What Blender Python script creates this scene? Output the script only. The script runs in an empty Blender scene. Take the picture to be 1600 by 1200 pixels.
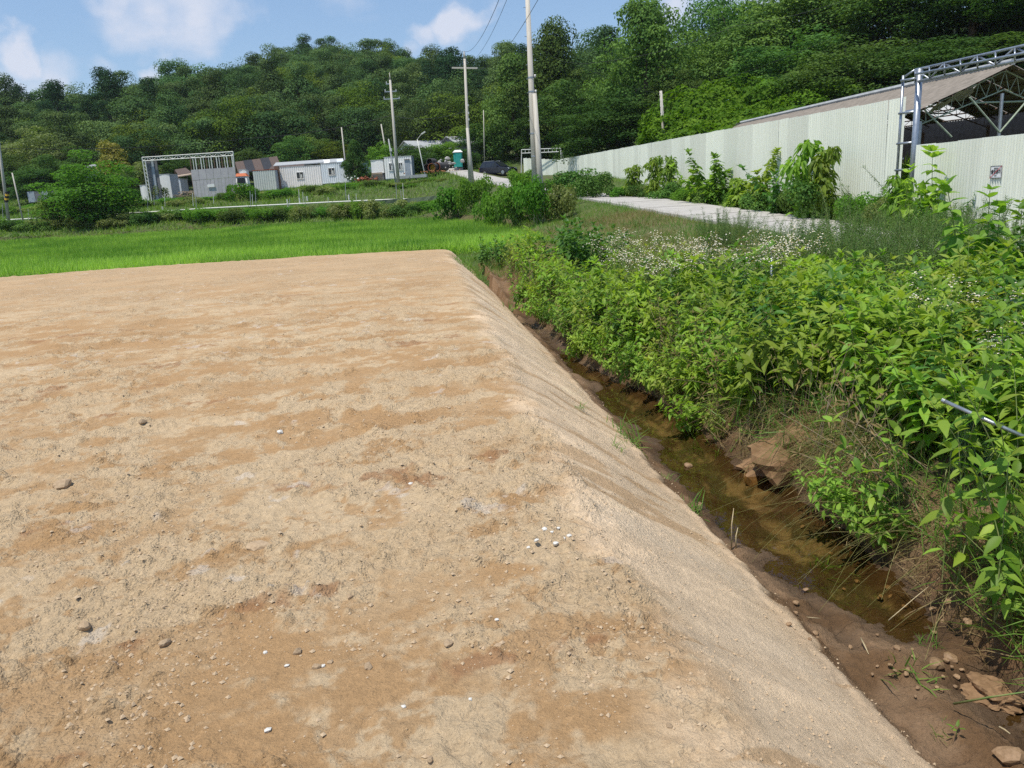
import bpy, math, random
import numpy as np
from mathutils import Vector, Matrix
R = math.radians
rng = np.random.default_rng(7)
random.seed(7)
sc = bpy.context.scene
COL = sc.collection

# ------------------------------------------------------------------ camera, world, sun, exposure
PITCH, ROLL, HCAM = R(14.0), R(3.2), 1.65
fw = np.array([0, math.cos(PITCH), -math.sin(PITCH)])
r0 = np.array([1., 0, 0]); u0 = np.cross(r0, fw)
# verticals of the place lean left in the picture: the camera is turned clockwise about its axis
cr = r0 * math.cos(ROLL) - u0 * math.sin(ROLL)
cu = r0 * math.sin(ROLL) + u0 * math.cos(ROLL)
CAM = np.array([0, 0, HCAM])
cam = bpy.data.cameras.new('camera'); camo = bpy.data.objects.new('camera', cam); COL.objects.link(camo)
M = Matrix(((cr[0], cu[0], -fw[0], 0), (cr[1], cu[1], -fw[1], 0), (cr[2], cu[2], -fw[2], HCAM), (0, 0, 0, 1)))
camo.matrix_world = M
cam.lens = 27.0; cam.sensor_width = 36.0; cam.clip_end = 3000; cam.clip_start = .05
sc.camera = camo

TOSUN_AZ = np.array([-.75, -.66]); SUN_EL = R(69)
sun = bpy.data.lights.new('sun', 'SUN'); suno = bpy.data.objects.new('sun', sun); COL.objects.link(suno)
sun.energy = 4.8; sun.angle = R(.53); sun.color = (1, .94, .83)
h_ = TOSUN_AZ / np.linalg.norm(TOSUN_AZ) * math.cos(SUN_EL)
tosun = Vector((h_[0], h_[1], math.sin(SUN_EL)))
suno.rotation_euler = tosun.to_track_quat('Z', 'Y').to_euler()

world = bpy.data.worlds.new('World'); sc.world = world; world.use_nodes = True
wt = world.node_tree; wt.nodes.clear()
def N(t, typ, **kw):
    n = t.nodes.new(typ)
    for k, v in kw.items(): setattr(n, k, v)
    return n
wo = N(wt, 'ShaderNodeOutputWorld'); bg = N(wt, 'ShaderNodeBackground')
sky = N(wt, 'ShaderNodeTexSky'); sky.sky_type = 'NISHITA'; sky.sun_disc = False
sky.sun_elevation = SUN_EL; sky.sun_rotation = math.atan2(h_[0], h_[1])
sky.air_density = 1.15; sky.dust_density = .45; sky.ozone_density = 2.6; sky.altitude = 50
bg.inputs['Strength'].default_value = .13
# clouds: soft cumulus banks placed by direction, broken up by noise
geo = N(wt, 'ShaderNodeTexCoord')
mp = N(wt, 'ShaderNodeMapping'); mp.inputs['Scale'].default_value = (1, 1, 1.7)
wt.links.new(geo.outputs['Generated'], mp.inputs['Vector'])
nz = N(wt, 'ShaderNodeTexNoise'); nz.inputs['Scale'].default_value = 13.0; nz.inputs['Detail'].default_value = 9; nz.inputs['Roughness'].default_value = .58
nz.inputs['Distortion'].default_value = .25
wt.links.new(mp.outputs['Vector'], nz.inputs['Vector'])
def pdir(px, py):
    d = fw * 1200 + cr * (px - 800) - cu * (py - 600)
    return d / np.linalg.norm(d)
acc = None
nw = N(wt, 'ShaderNodeTexNoise'); nw.inputs['Scale'].default_value = 11; nw.inputs['Detail'].default_value = 6; wt.links.new(geo.outputs['Generated'], nw.inputs['Vector'])
wsc = N(wt, 'ShaderNodeVectorMath', operation='MULTIPLY_ADD'); wsc.inputs[1].default_value = (.16, .16, .16); wsc.inputs[2].default_value = (-.08, -.08, -.08); wt.links.new(nw.outputs['Color'], wsc.inputs[0])
wad = N(wt, 'ShaderNodeVectorMath', operation='ADD'); wt.links.new(geo.outputs['Generated'], wad.inputs[0]); wt.links.new(wsc.outputs[0], wad.inputs[1])
def wmath(op, a, b=None, clamp=False):
    n = N(wt, 'ShaderNodeMath', operation=op, use_clamp=clamp)
    for i, s in enumerate((a, b)):
        if s is None: continue
        if isinstance(s, (int, float)): n.inputs[i].default_value = s
        else: wt.links.new(s, n.inputs[i])
    return n.outputs[0]
clouds = [(265, 25, .085, .9), (200, 10, .05, .7), (340, 35, .05, .6), (62, 62, .038, .95), (30, 115, .06, .75), (100, 110, .045, .45), (180, 118, .03, .35), (258, 120, .018, .7),
          (715, 22, .05, 1.05), (665, 45, .035, .7), (740, 60, .04, .4), (1075, 20, .06, .7), (640, 78, .03, .45), (1200, -60, .15, .7), (-150, 60, .12, .8), (480, -120, .13, .7), (900, -220, .16, .7), (-400, -100, .2, .7), (1700, -300, .25, .7)]
for px, py, rad, st in clouds:
    d = pdir(px, py)
    vm = N(wt, 'ShaderNodeVectorMath', operation='SUBTRACT'); vm.inputs[1].default_value = tuple(d)
    wt.links.new(wad.outputs[0], vm.inputs[0])
    sq = N(wt, 'ShaderNodeVectorMath', operation='MULTIPLY'); sq.inputs[1].default_value = (1, 1, 1.35); wt.links.new(vm.outputs[0], sq.inputs[0])
    ln = N(wt, 'ShaderNodeVectorMath', operation='LENGTH'); wt.links.new(sq.outputs[0], ln.inputs[0])
    m = N(wt, 'ShaderNodeMapRange', interpolation_type='SMOOTHSTEP'); wt.links.new(ln.outputs['Value'], m.inputs['Value'])
    m.inputs['From Min'].default_value = rad * 1.25; m.inputs['From Max'].default_value = 0; m.inputs['To Min'].default_value = 0; m.inputs['To Max'].default_value = st
    acc = m.outputs['Result'] if acc is None else wmath('MAXIMUM', acc, m.outputs['Result'])
dens = wmath('MULTIPLY', wmath('ADD', wmath('SUBTRACT', acc, .16), wmath('MULTIPLY', wmath('SUBTRACT', nz.outputs['Fac'], .5), .9)), 1.7, True)
dens = wmath('MULTIPLY', dens, wmath('MULTIPLY', acc, 2.6, True))
dens = wmath('MULTIPLY', dens, .80)
mx = N(wt, 'ShaderNodeMixRGB'); wt.links.new(dens, mx.inputs['Fac']); 
# a light summer veil over the whole sky
hz = N(wt, 'ShaderNodeMixRGB'); hz.inputs['Fac'].default_value = .30; hz.inputs['Color2'].default_value = (2.3, 3.9, 6.9, 1)
wt.links.new(sky.outputs['Color'], hz.inputs['Color1'])
wt.links.new(hz.outputs['Color'], mx.inputs['Color1']); mx.inputs['Color2'].default_value = (5.9, 6.1, 6.9, 1)
wt.links.new(mx.outputs['Color'], bg.inputs['Color']); wt.links.new(bg.outputs[0], wo.inputs['Surface'])

sc.view_settings.view_transform = 'Standard'; sc.view_settings.look = 'None'
sc.view_settings.exposure = 0; sc.view_settings.gamma = 1; sc.view_settings.use_curve_mapping = False
sc.cycles.max_bounces = 7; sc.cycles.diffuse_bounces = 3; sc.cycles.glossy_bounces = 3; sc.cycles.transmission_bounces = 4; sc.cycles.transparent_max_bounces = 6
sc.cycles.use_adaptive_sampling = True; sc.cycles.adaptive_threshold = .01; sc.cycles.use_denoising = False

# ------------------------------------------------------------------ helpers
def ray(px, py): return fw * 1200 + cr * (px - 800) - cu * (py - 600)
def at(px, py, Y):
    d = ray(px, py); return CAM + d * (Y / d[1])
def onz(px, py, z):
    d = ray(px, py); return CAM + d * ((z - HCAM) / d[2])
def proj(P):
    d = np.asarray(P, float) - CAM; z = d @ fw
    return 800 + 1200 * (d @ cr) / z, 600 - 1200 * (d @ cu) / z, z

def hsh(ix, iy, seed):
    h = (ix.astype(np.int64) * 374761393 + iy.astype(np.int64) * 668265263 + seed * 974634777) & 0xffffffff
    h = ((h ^ (h >> 13)) * 1274126177) & 0xffffffff
    h = ((h ^ (h >> 16)) * 2246822519) & 0xffffffff
    h = h ^ (h >> 15)
    return (h & 0xffffff) / float(0xffffff)
def vnoise(x, y, seed=0):
    ix = np.floor(x); iy = np.floor(y); fx = x - ix; fy = y - iy
    fx = fx * fx * fx * (fx * (fx * 6 - 15) + 10); fy = fy * fy * fy * (fy * (fy * 6 - 15) + 10)
    ix = ix.astype(np.int64); iy = iy.astype(np.int64)
    a = hsh(ix, iy, seed); b = hsh(ix + 1, iy, seed); c = hsh(ix, iy + 1, seed); d = hsh(ix + 1, iy + 1, seed)
    return (a * (1 - fx) + b * fx) * (1 - fy) + (c * (1 - fx) + d * fx) * fy - .5
def fbm(x, y, sc_, octv=4, seed=0, gain=.5):
    x = np.asarray(x, float) / sc_; y = np.asarray(y, float) / sc_; a = 1.; s = 0.
    for o in range(octv):
        s = s + a * vnoise(x * 1.0 + 17.3 * o, y + 9.1 * o, seed + o); x = x * 2.03; y = y * 2.03; a *= gain
    return s
def clods(x, y, cell, seed, fill=.6):
    gx = x / cell; gy = y / cell; ix = np.floor(gx).astype(np.int64); iy = np.floor(gy).astype(np.int64)
    out = np.zeros_like(gx)
    for dx in (-1, 0, 1):
        for dy in (-1, 0, 1):
            cx = ix + dx; cy = iy + dy
            px = cx + .15 + .7 * hsh(cx, cy, seed); py = cy + .15 + .7 * hsh(cx, cy, seed + 1)
            r = .15 + .42 * hsh(cx, cy, seed + 2) ** 2
            on = hsh(cx, cy, seed + 3) < fill
            an = hsh(cx, cy, seed + 4) * 3.14; el = .6 + .8 * hsh(cx, cy, seed + 5)
            ux = (gx - px) * np.cos(an) + (gy - py) * np.sin(an); uy = -(gx - px) * np.sin(an) + (gy - py) * np.cos(an)
            q = 1 - (ux * ux * el + uy * uy / el) / (r * r)
            out = np.maximum(out, np.where(on & (q > 0), np.sqrt(np.maximum(q, 0)) * r, 0))
    return out * cell
def sstep(a, b, x):
    t = np.clip((x - a) / (b - a), 0, 1); return t * t * (3 - 2 * t)

def npmesh(name, V, F, mats=(), smooth=False, attrs=None, mi=None):
    """F: (n,3) or (n,4) array or a list of such arrays"""
    me = bpy.data.meshes.new(name)
    Fs = F if isinstance(F, list) else [F]
    Fs = [np.asarray(f, np.int32) for f in Fs if len(f)]
    V = np.asarray(V, np.float32)
    me.vertices.add(len(V)); me.vertices.foreach_set('co', V.ravel())
    tot = sum(f.size for f in Fs); nf = sum(len(f) for f in Fs)
    me.loops.add(tot); me.polygons.add(nf)
    me.loops.foreach_set('vertex_index', np.concatenate([f.ravel() for f in Fs]))
    sizes = np.concatenate([np.full(len(f), f.shape[1], np.int32) for f in Fs])
    st = np.concatenate([[0], np.cumsum(sizes)[:-1]]).astype(np.int32)
    me.polygons.foreach_set('loop_start', st); me.polygons.foreach_set('loop_total', sizes)
    me.polygons.foreach_set('use_smooth', np.full(nf, bool(smooth)))
    for m in mats: me.materials.append(m)
    if mi is not None: me.polygons.foreach_set('material_index', np.asarray(mi, np.int32))
    for k, a in (attrs or {}).items():
        a = np.asarray(a, np.float32)
        if a.ndim == 1:
            at_ = me.attributes.new(k, 'FLOAT', 'POINT'); at_.data.foreach_set('value', a)
        else:
            at_ = me.attributes.new(k, 'FLOAT_COLOR', 'POINT')
            c = np.ones((len(a), 4), np.float32); c[:, :3] = a; at_.data.foreach_set('color', c.ravel())
    me.update(calc_edges=True)
    return me
def link(name, data, parent=None, loc=(0, 0, 0), rz=0, kind=None, label=None, cat=None, group=None, scale=None, rot=None):
    o = bpy.data.objects.new(name, data); COL.objects.link(o)
    o.location = loc; o.rotation_euler = rot if rot else (0, 0, rz)
    if scale is not None: o.scale = scale if hasattr(scale, '__len__') else (scale,) * 3
    if parent: o.parent = parent
    tag(o, label, cat, group, kind); return o
def tag(o, label=None, cat=None, group=None, kind=None):
    if label: o['label'] = label
    if cat: o['category'] = cat
    if group: o['group'] = group
    if kind: o['kind'] = kind
    return o
def thing(name, label, cat, loc=(0, 0, 0), rz=0, group=None):
    return link(name, None, None, tuple(float(v) for v in loc), rz, None, label, cat, group)

class MB:
    """collects simple shapes, builds ONE mesh object"""
    def __init__(s): s.v = []; s.f = []; s.m = []; s.cm = 0
    def box(s, c, d, rz=0, ry=0, rx=0, m=None):
        c = Vector(c); d = Vector(d) / 2
        rot = Matrix.Rotation(rz, 3, 'Z') @ Matrix.Rotation(ry, 3, 'Y') @ Matrix.Rotation(rx, 3, 'X')
        b = len(s.v)
        for x, y, z in ((-1, -1, -1), (1, -1, -1), (1, 1, -1), (-1, 1, -1), (-1, -1, 1), (1, -1, 1), (1, 1, 1), (-1, 1, 1)):
            s.v.append(tuple(c + rot @ Vector((x * d.x, y * d.y, z * d.z))))
        for q in ((0, 3, 2, 1), (4, 5, 6, 7), (0, 1, 5, 4), (1, 2, 6, 5), (2, 3, 7, 6), (3, 0, 4, 7)): s.f.append([b + i for i in q]); s.m.append(s.cm if m is None else m)
        return s
    def bar(s, p, q, w, h=None, m=None):
        return s.tube([p, q], [w / 2 * 1.414, w / 2 * 1.414], 4, m, math.pi / 4)
    def tube(s, pts, rad, n=8, m=None, ph=0, cap=True):
        pts = [Vector([float(t) for t in p]) for p in pts]
        if not hasattr(rad, '__len__'): rad = [rad] * len(pts)
        b = len(s.v); up = None
        for i, p in enumerate(pts):
            t = (pts[min(i + 1, len(pts) - 1)] - pts[max(i - 1, 0)]).normalized()
            a = Vector((0, 0, 1)) if abs(t.z) < .9 else Vector((0, 1, 0))
            X = t.cross(a).normalized(); Y = X.cross(t).normalized()
            for k in range(n):
                an = ph + 2 * math.pi * k / n
                s.v.append(tuple(p + X * math.cos(an) * rad[i] + Y * math.sin(an) * rad[i]))
        mm = s.cm if m is None else m
        for i in range(len(pts) - 1):
            for k in range(n):
                s.f.append([b + i * n + k, b + i * n + (k + 1) % n, b + (i + 1) * n + (k + 1) % n, b + (i + 1) * n + k]); s.m.append(mm)
        if cap:
            s.f.append([b + k for k in range(n)][::-1]); s.m.append(mm)
            s.f.append([b + (len(pts) - 1) * n + k for k in range(n)]); s.m.append(mm)
        return s
    def poly(s, pts, m=None):
        b = len(s.v); s.v += [tuple(map(float, p)) for p in pts]; s.f.append(list(range(b, b + len(pts)))); s.m.append(s.cm if m is None else m); return s
    def loft(s, rings, m=None, cap=True):
        b = len(s.v); n = len(rings[0]); mm = s.cm if m is None else m
        for r_ in rings: s.v += [tuple(map(float, p)) for p in r_]
        for i in range(len(rings) - 1):
            for k in range(n):
                s.f.append([b + i * n + k, b + i * n + (k + 1) % n, b + (i + 1) * n + (k + 1) % n, b + (i + 1) * n + k]); s.m.append(mm)
        if cap:
            s.f.append([b + k for k in range(n)][::-1]); s.m.append(mm); s.f.append([b + (len(rings) - 1) * n + k for k in range(n)]); s.m.append(mm)
        return s
    def mesh(s, name, mats, smooth=False):
        me = bpy.data.meshes.new(name); me.from_pydata(s.v, [], s.f)
        for m in (mats if isinstance(mats, (list, tuple)) else [mats]): me.materials.append(m)
        me.polygons.foreach_set('material_index', s.m)
        if smooth: me.polygons.foreach_set('use_smooth', [True] * len(s.f))
        me.update(); return me
    def build(s, name, mats, parent=None, smooth=False, org=None, **kw):
        if org is not None: s.v = [(a - org[0], b - org[1], c - org[2]) for a, b, c in s.v]
        return link(name, s.mesh(name, mats, smooth), parent, **kw)

# ------------------------------------------------------------------ materials
def lin(c): return tuple((v / 12.92 if v <= .04045 else ((v + .055) / 1.055) ** 2.4) for v in c)
def mat(name, c1, c2=None, scale=8, rough=.8, bump=0, bscale=40, metal=0, spec=.3, detail=5, streak=None, objvar=0):
    m = bpy.data.materials.new(name); m.use_nodes = True; t = m.node_tree; p = t.nodes['Principled BSDF']
    p.inputs['Roughness'].default_value = rough; p.inputs['Metallic'].default_value = metal; p.inputs['Specular IOR Level'].default_value = spec
    c1 = tuple(c1) + (1,)
    p.inputs['Base Color'].default_value = c1
    tc = N(t, 'ShaderNodeTexCoord'); vec = tc.outputs['Object']
    if streak:
        mpn = N(t, 'ShaderNodeMapping'); mpn.inputs['Scale'].default_value = streak; t.links.new(vec, mpn.inputs['Vector']); vec = mpn.outputs[0]
    if c2:
        n = N(t, 'ShaderNodeTexNoise'); n.inputs['Scale'].default_value = scale; n.inputs['Detail'].default_value = detail; n.inputs['Roughness'].default_value = .65
        t.links.new(vec, n.inputs['Vector'])
        cr_ = N(t, 'ShaderNodeValToRGB'); cr_.color_ramp.elements[0].position = .35; cr_.color_ramp.elements[1].position = .68
        cr_.color_ramp.elements[0].color = c1; cr_.color_ramp.elements[1].color = tuple(c2) + (1,)
        t.links.new(n.outputs['Fac'], cr_.inputs['Fac']); out = cr_.outputs[0]
        if objvar:
            oi = N(t, 'ShaderNodeObjectInfo'); hs = N(t, 'ShaderNodeHueSaturation'); mr = N(t, 'ShaderNodeMapRange')
            mr.inputs['To Min'].default_value = 1 - objvar; mr.inputs['To Max'].default_value = 1 + objvar
            t.links.new(oi.outputs['Random'], mr.inputs['Value']); t.links.new(mr.outputs[0], hs.inputs['Value']); t.links.new(out, hs.inputs['Color']); out = hs.outputs[0]
        t.links.new(out, p.inputs['Base Color'])
    if bump:
        n2 = N(t, 'ShaderNodeTexNoise'); n2.inputs['Scale'].default_value = bscale; n2.inputs['Detail'].default_value = 6
        t.links.new(tc.outputs['Object'], n2.inputs['Vector'])
        b = N(t, 'ShaderNodeBump'); b.inputs['Strength'].default_value = bump; b.inputs['Distance'].default_value = .02
        t.links.new(n2.outputs['Fac'], b.inputs['Height']); t.links.new(b.outputs[0], p.inputs['Normal'])
    return m
def leafmat(name, c1, c2, trans=.35, objvar=.12, huevar=.012, rough=.5, spec=.25, tcol=1.6):
    """c1..c2 mixed by the per-leaf value; each plant shifts a little"""
    m = bpy.data.materials.new(name); m.use_nodes = True; t = m.node_tree; p = t.nodes['Principled BSDF']; o = t.nodes['Material Output']
    a = N(t, 'ShaderNodeAttribute'); a.attribute_name = 'rnd'
    r_ = N(t, 'ShaderNodeMixRGB'); r_.inputs[1].default_value = tuple(c1) + (1,); r_.inputs[2].default_value = tuple(c2) + (1,)
    t.links.new(a.outputs['Fac'], r_.inputs['Fac'])
    oi = N(t, 'ShaderNodeObjectInfo'); hs = N(t, 'ShaderNodeHueSaturation')
    mr = N(t, 'ShaderNodeMapRange'); mr.inputs['To Min'].default_value = 1 - objvar; mr.inputs['To Max'].default_value = 1 + objvar
    mh = N(t, 'ShaderNodeMapRange'); mh.inputs['To Min'].default_value = .5 - huevar; mh.inputs['To Max'].default_value = .5 + huevar
    w = N(t, 'ShaderNodeMath', operation='FRACT'); w7 = N(t, 'ShaderNodeMath', operation='MULTIPLY'); w7.inputs[1].default_value = 7.31
    t.links.new(oi.outputs['Random'], mr.inputs['Value']); t.links.new(oi.outputs['Random'], w7.inputs[0]); t.links.new(w7.outputs[0], w.inputs[0]); t.links.new(w.outputs[0], mh.inputs['Value'])
    t.links.new(mr.outputs[0], hs.inputs['Value']); t.links.new(mh.outputs[0], hs.inputs['Hue']); t.links.new(r_.outputs[0], hs.inputs['Color'])
    t.links.new(hs.outputs[0], p.inputs['Base Color']); p.inputs['Roughness'].default_value = rough; p.inputs['Specular IOR Level'].default_value = spec
    tr = N(t, 'ShaderNodeBsdfTranslucent'); tm = N(t, 'ShaderNodeMixRGB', blend_type='MULTIPLY'); tm.inputs['Fac'].default_value = 1; tm.inputs[2].default_value = (tcol, tcol * 1.05, tcol * .45, 1)
    t.links.new(hs.outputs[0], tm.inputs[1]); t.links.new(tm.outputs[0], tr.inputs['Color'])
    ms = N(t, 'ShaderNodeMixShader'); ms.inputs[0].default_value = trans
    t.links.new(p.outputs[0], ms.inputs[1]); t.links.new(tr.outputs[0], ms.inputs[2]); t.links.new(ms.outputs[0], o.inputs['Surface'])
    return m
MT = {
 'weed': leafmat('weed_leaf', (.088, .188, .018), (.265, .39, .050), .40, .24, .018),
 'weedy': leafmat('yellowish_weed_leaf', (.12, .19, .025), (.30, .36, .06), .4),
 'weedd': leafmat('dark_weed_leaf', (.04, .115, .018), (.10, .21, .032), .33),
 'mug': leafmat('mugwort_leaf', (.06, .125, .032), (.125, .215, .055), .3),
 'grass': leafmat('grass_blade', (.07, .17, .022), (.16, .26, .045), .35),
 'crumb': mat('soil_crumb', (.42, .31, .20), (.50, .38, .25), 60, .95),
 'drygrass': leafmat('dry_grass_blade', (.22, .16, .07), (.34, .27, .13), .25, tcol=1.2),
 'straw': leafmat('straw_blade', (.26, .27, .08), (.42, .38, .17), .25, tcol=1.2),
 'rice': leafmat('rice_blade', (.078, .225, .022), (.32, .53, .080), .42),
 'hill': leafmat('hill_leaf', (.034, .080, .028), (.125, .198, .064), .20, .34, .022, .9, .04),
 'hilly': leafmat('yellow_green_leaf', (.07, .125, .018), (.15, .21, .03), .22, .15, .012, .9, .04),
 'pale': leafmat('pale_leaf', (.07, .125, .05), (.12, .185, .075), .3, .12, .012, .9, .04),
 'pine': leafmat('pine_needles', (.018, .05, .022), (.04, .085, .035), .15, .18, .012, .9, .04),
 'near': leafmat('broadleaf', (.034, .090, .022), (.15, .245, .054), .28, .34, .022, .8, .07),
 'dark': leafmat('dark_leaf', (.026, .072, .018), (.075, .14, .032), .28, .12, .012, .85, .05),
 'bright': leafmat('bright_leaf', (.075, .18, .02), (.13, .27, .035), .38, .12, .012, .7, .1),
 'vine': leafmat('vine_leaf', (.055, .15, .012), (.14, .27, .022), .35, .1, .012, .7, .1),
 'olive': leafmat('olive_leaf', (.11, .16, .035), (.23, .27, .075), .3, .15),
 'yellow': leafmat('yellowing_leaf', (.16, .17, .025), (.30, .24, .04), .3, .12),
 'flower': mat('white_petal', (.82, .82, .78), rough=.6),
 'stem': mat('green_stem', (.12, .20, .05), (.22, .22, .09), 12, .6),
 'bark': mat('bark', (.10, .075, .055), (.17, .135, .10), 6, .9, .6, 30, streak=(3, 3, .5)),
 'twig': mat('dead_twig', (.20, .15, .10), (.32, .26, .18), 15, .85),
 'concrete': mat('pole_concrete', (.56, .53, .47), (.42, .39, .34), 3, .85, .3, 30, streak=(6, 6, .35)),
 'roadc': None,
 'steel': mat('galvanised_steel', (.42, .45, .49), (.30, .33, .37), 12, .38, .05, 30, metal=.75),
 'whitemetal': mat('weathered_white_paint', (.66, .67, .64), (.50, .50, .46), 7, .5, .1),
 'sheet': mat('pale_green_coated_sheet', (.77, .80, .71), (.67, .70, .61), 2.2, .42, .05, 20, streak=(2.5, 2.5, .35), objvar=.09),
 'greenmetal': mat('pale_green_steel', (.42, .50, .38), (.28, .31, .22), 9, .5),
 'rustmetal': mat('rusting_steel', (.20, .12, .08), (.10, .07, .055), 10, .8),
 'asbestos': mat('brown_cement_roofing', (.17, .15, .125), (.27, .235, .20), 3, .9, .4, 30, streak=(1, 3, 1)),
 'brownroof': mat('brown_slatted_roofing', (.075, .052, .042), (.13, .095, .08), 4, .85),
 'darkroof': mat('black_sheeting_and_dim_wall', (.02, .02, .022), (.04, .04, .045), 5, .6),
 'greyroof': mat('grey_roofing', (.42, .44, .45), (.30, .31, .32), 3, .7),
 'whiteroof': mat('translucent_white_roofing', (.75, .75, .72), (.6, .6, .55), 3, .6),
 'white': mat('white_panel', (.86, .85, .82), (.80, .79, .77), 3, .5, objvar=.03),
 'bluewhite': mat('pale_blue_grey_panel', (.70, .75, .79), (.62, .68, .73), 3, .5),
 'offwhite': mat('off_white_panel', (.84, .82, .79), (.74, .72, .70), 3, .55),
 'palegreen': mat('grey_green_panel', (.52, .57, .53), (.44, .48, .45), 3, .55),
 'greyshade': mat('grey_panel_and_shaded_side', (.36, .40, .45), (.30, .34, .38), 3, .6),  # plain grey boards, and painted shade on the right ends of pale cabins
 'ply': mat('lilac_grey_board', (.48, .46, .47), (.40, .385, .40), 3, .8, objvar=.06),
 'plywood': mat('old_plywood', (.42, .33, .25), (.34, .26, .19), 4, .8),
 'darkpanel': mat('dark_grey_board', (.13, .13, .14), (.20, .20, .21), 3, .8),
 'bluehut': mat('light_blue_cladding', (.36, .50, .66), (.30, .44, .60), 3, .6),
 'spill': mat('orange_soil', (.36, .17, .07), (.25, .13, .06), 5, .9),
 'orange': mat('orange_paint', (.58, .14, .035), (.45, .10, .03), 5, .6),
 'redbrown': mat('red_brown_tarp', (.30, .085, .04), (.20, .06, .03), 4, .7),
 'teal': mat('teal_plastic', (.03, .33, .28), (.05, .40, .34), 4, .5),
 'glass': mat('dark_window_glass', (.02, .025, .03), rough=.08, spec=.6),
 'carpaint': mat('dark_navy_car_paint', (.012, .014, .026), rough=.18, spec=.7),
 'tyre': mat('tyre_rubber', (.02, .02, .02), rough=.9),
 'rim': mat('alloy_rim', (.45, .46, .47), rough=.35, metal=.8),
 'lamp': mat('headlight_glass', (.7, .72, .74), rough=.15, spec=.7),
 'plate': mat('white_plate', (.75, .75, .73), rough=.5),
 'wire': mat('black_wire', (.025, .025, .03), rough=.6),
 'ins': mat('porcelain', (.55, .55, .54), rough=.3),
 'yellowpaint': mat('yellow_stripe', (.70, .42, .03), rough=.6), 'black': mat('black_stripe', (.02, .02, .02), rough=.6),
 'rock': mat('earthy_stone', (.29, .205, .125), (.40, .295, .19), 3, .9, .12, 5, objvar=.15),
 'wetrock': mat('brown_wet_stone', (.20, .125, .065), (.31, .20, .115), 3, .6, .12, 5, objvar=.15),
 'whiterock': mat('white_stone', (.60, .58, .53), (.62, .60, .55), 3, .7, .1, 5),
 'pipeblack': mat('black_corrugated_pipe', (.05, .05, .055), (.09, .085, .08), 6, .7),
 'fibc': mat('grey_rubble_sack', (.30, .29, .27), (.45, .44, .42), 6, .9, .5, 12),
 'white_pl': mat('white_plastic', (.74, .74, .70), (.60, .60, .54), 6, .5),
 'earth': mat('orange_brown_earth', (.17, .10, .05), (.27, .165, .088), 3, .95, .25, 7),
 'net': mat('green_net_cord', (.015, .045, .028), rough=.7),
 'red': mat('red_print', (.50, .03, .04), rough=.5), 'ink': mat('black_print', (.02, .02, .025), rough=.5),
 'signw': mat('sign_white', (.78, .78, .78), rough=.45),
}

# ------------------------------------------------------------------ ground shape
def x_edge(y): return .60 - .105 * (y - 1.9)
def x_toe(y): return 1.80 - .121 * (y - 2.84)
_wy = [0, 3, 4.7, 5.5, 6.3, 6.9, 7.85, 9.86, 11.6, 13.5, 17, 21]; _wx = [2.7, 2.42, 2.60, 2.5, 2.46, 2.22, 2.16, 1.80, 1.18, .95, .42, .0]
def x_bank(y): return np.interp(y, _wy, _wx)
ROAD = [(11.2, -6, -.3), (10.9, 4, -.25), (10.0, 14, -.08), (9.2, 20, .08), (8.55, 25, .28), (8.15, 28, .40), (7.3, 36, .70), (6.3, 43, 1.0), (4.6, 53, 1.32), (2.6, 63, 1.9), (.5, 73, 2.55), (-2.2, 86, 3.4), (-5, 100, 4.45), (-8, 114, 5.5), (-13, 132, 7)]
ROADW = 1.5
_ra = np.array(ROAD)
def _smooth_road():
    # Catmull-Rom through the points
    out = []
    P = [_ra[0] * 2 - _ra[1]] + list(_ra) + [_ra[-1] * 2 - _ra[-2]]
    for i in range(1, len(P) - 2):
        for t in np.linspace(0, 1, 8, endpoint=False):
            p0, p1, p2, p3 = P[i - 1:i + 3]
            out.append(.5 * (2 * p1 + (p2 - p0) * t + (2 * p0 - 5 * p1 + 4 * p2 - p3) * t * t + (3 * p1 - p0 - 3 * p2 + p3) * t ** 3))
    out.append(P[-2]); return np.array(out)
RD = _smooth_road()
def road_near(x, y):
    x = np.atleast_1d(x); y = np.atleast_1d(y)
    best = np.full(x.shape, 1e9); z = np.zeros(x.shape)
    for a, b in zip(RD[:-1], RD[1:]):
        d = b - a; L = d[0] ** 2 + d[1] ** 2
        t = np.clip(((x - a[0]) * d[0] + (y - a[1]) * d[1]) / L, 0, 1)
        q = (x - a[0] - t * d[0]) ** 2 + (y - a[1] - t * d[1]) ** 2
        w = q < best; best = np.where(w, q, best); z = np.where(w, a[2] + t * d[2], z)
    return np.sqrt(best), z
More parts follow.
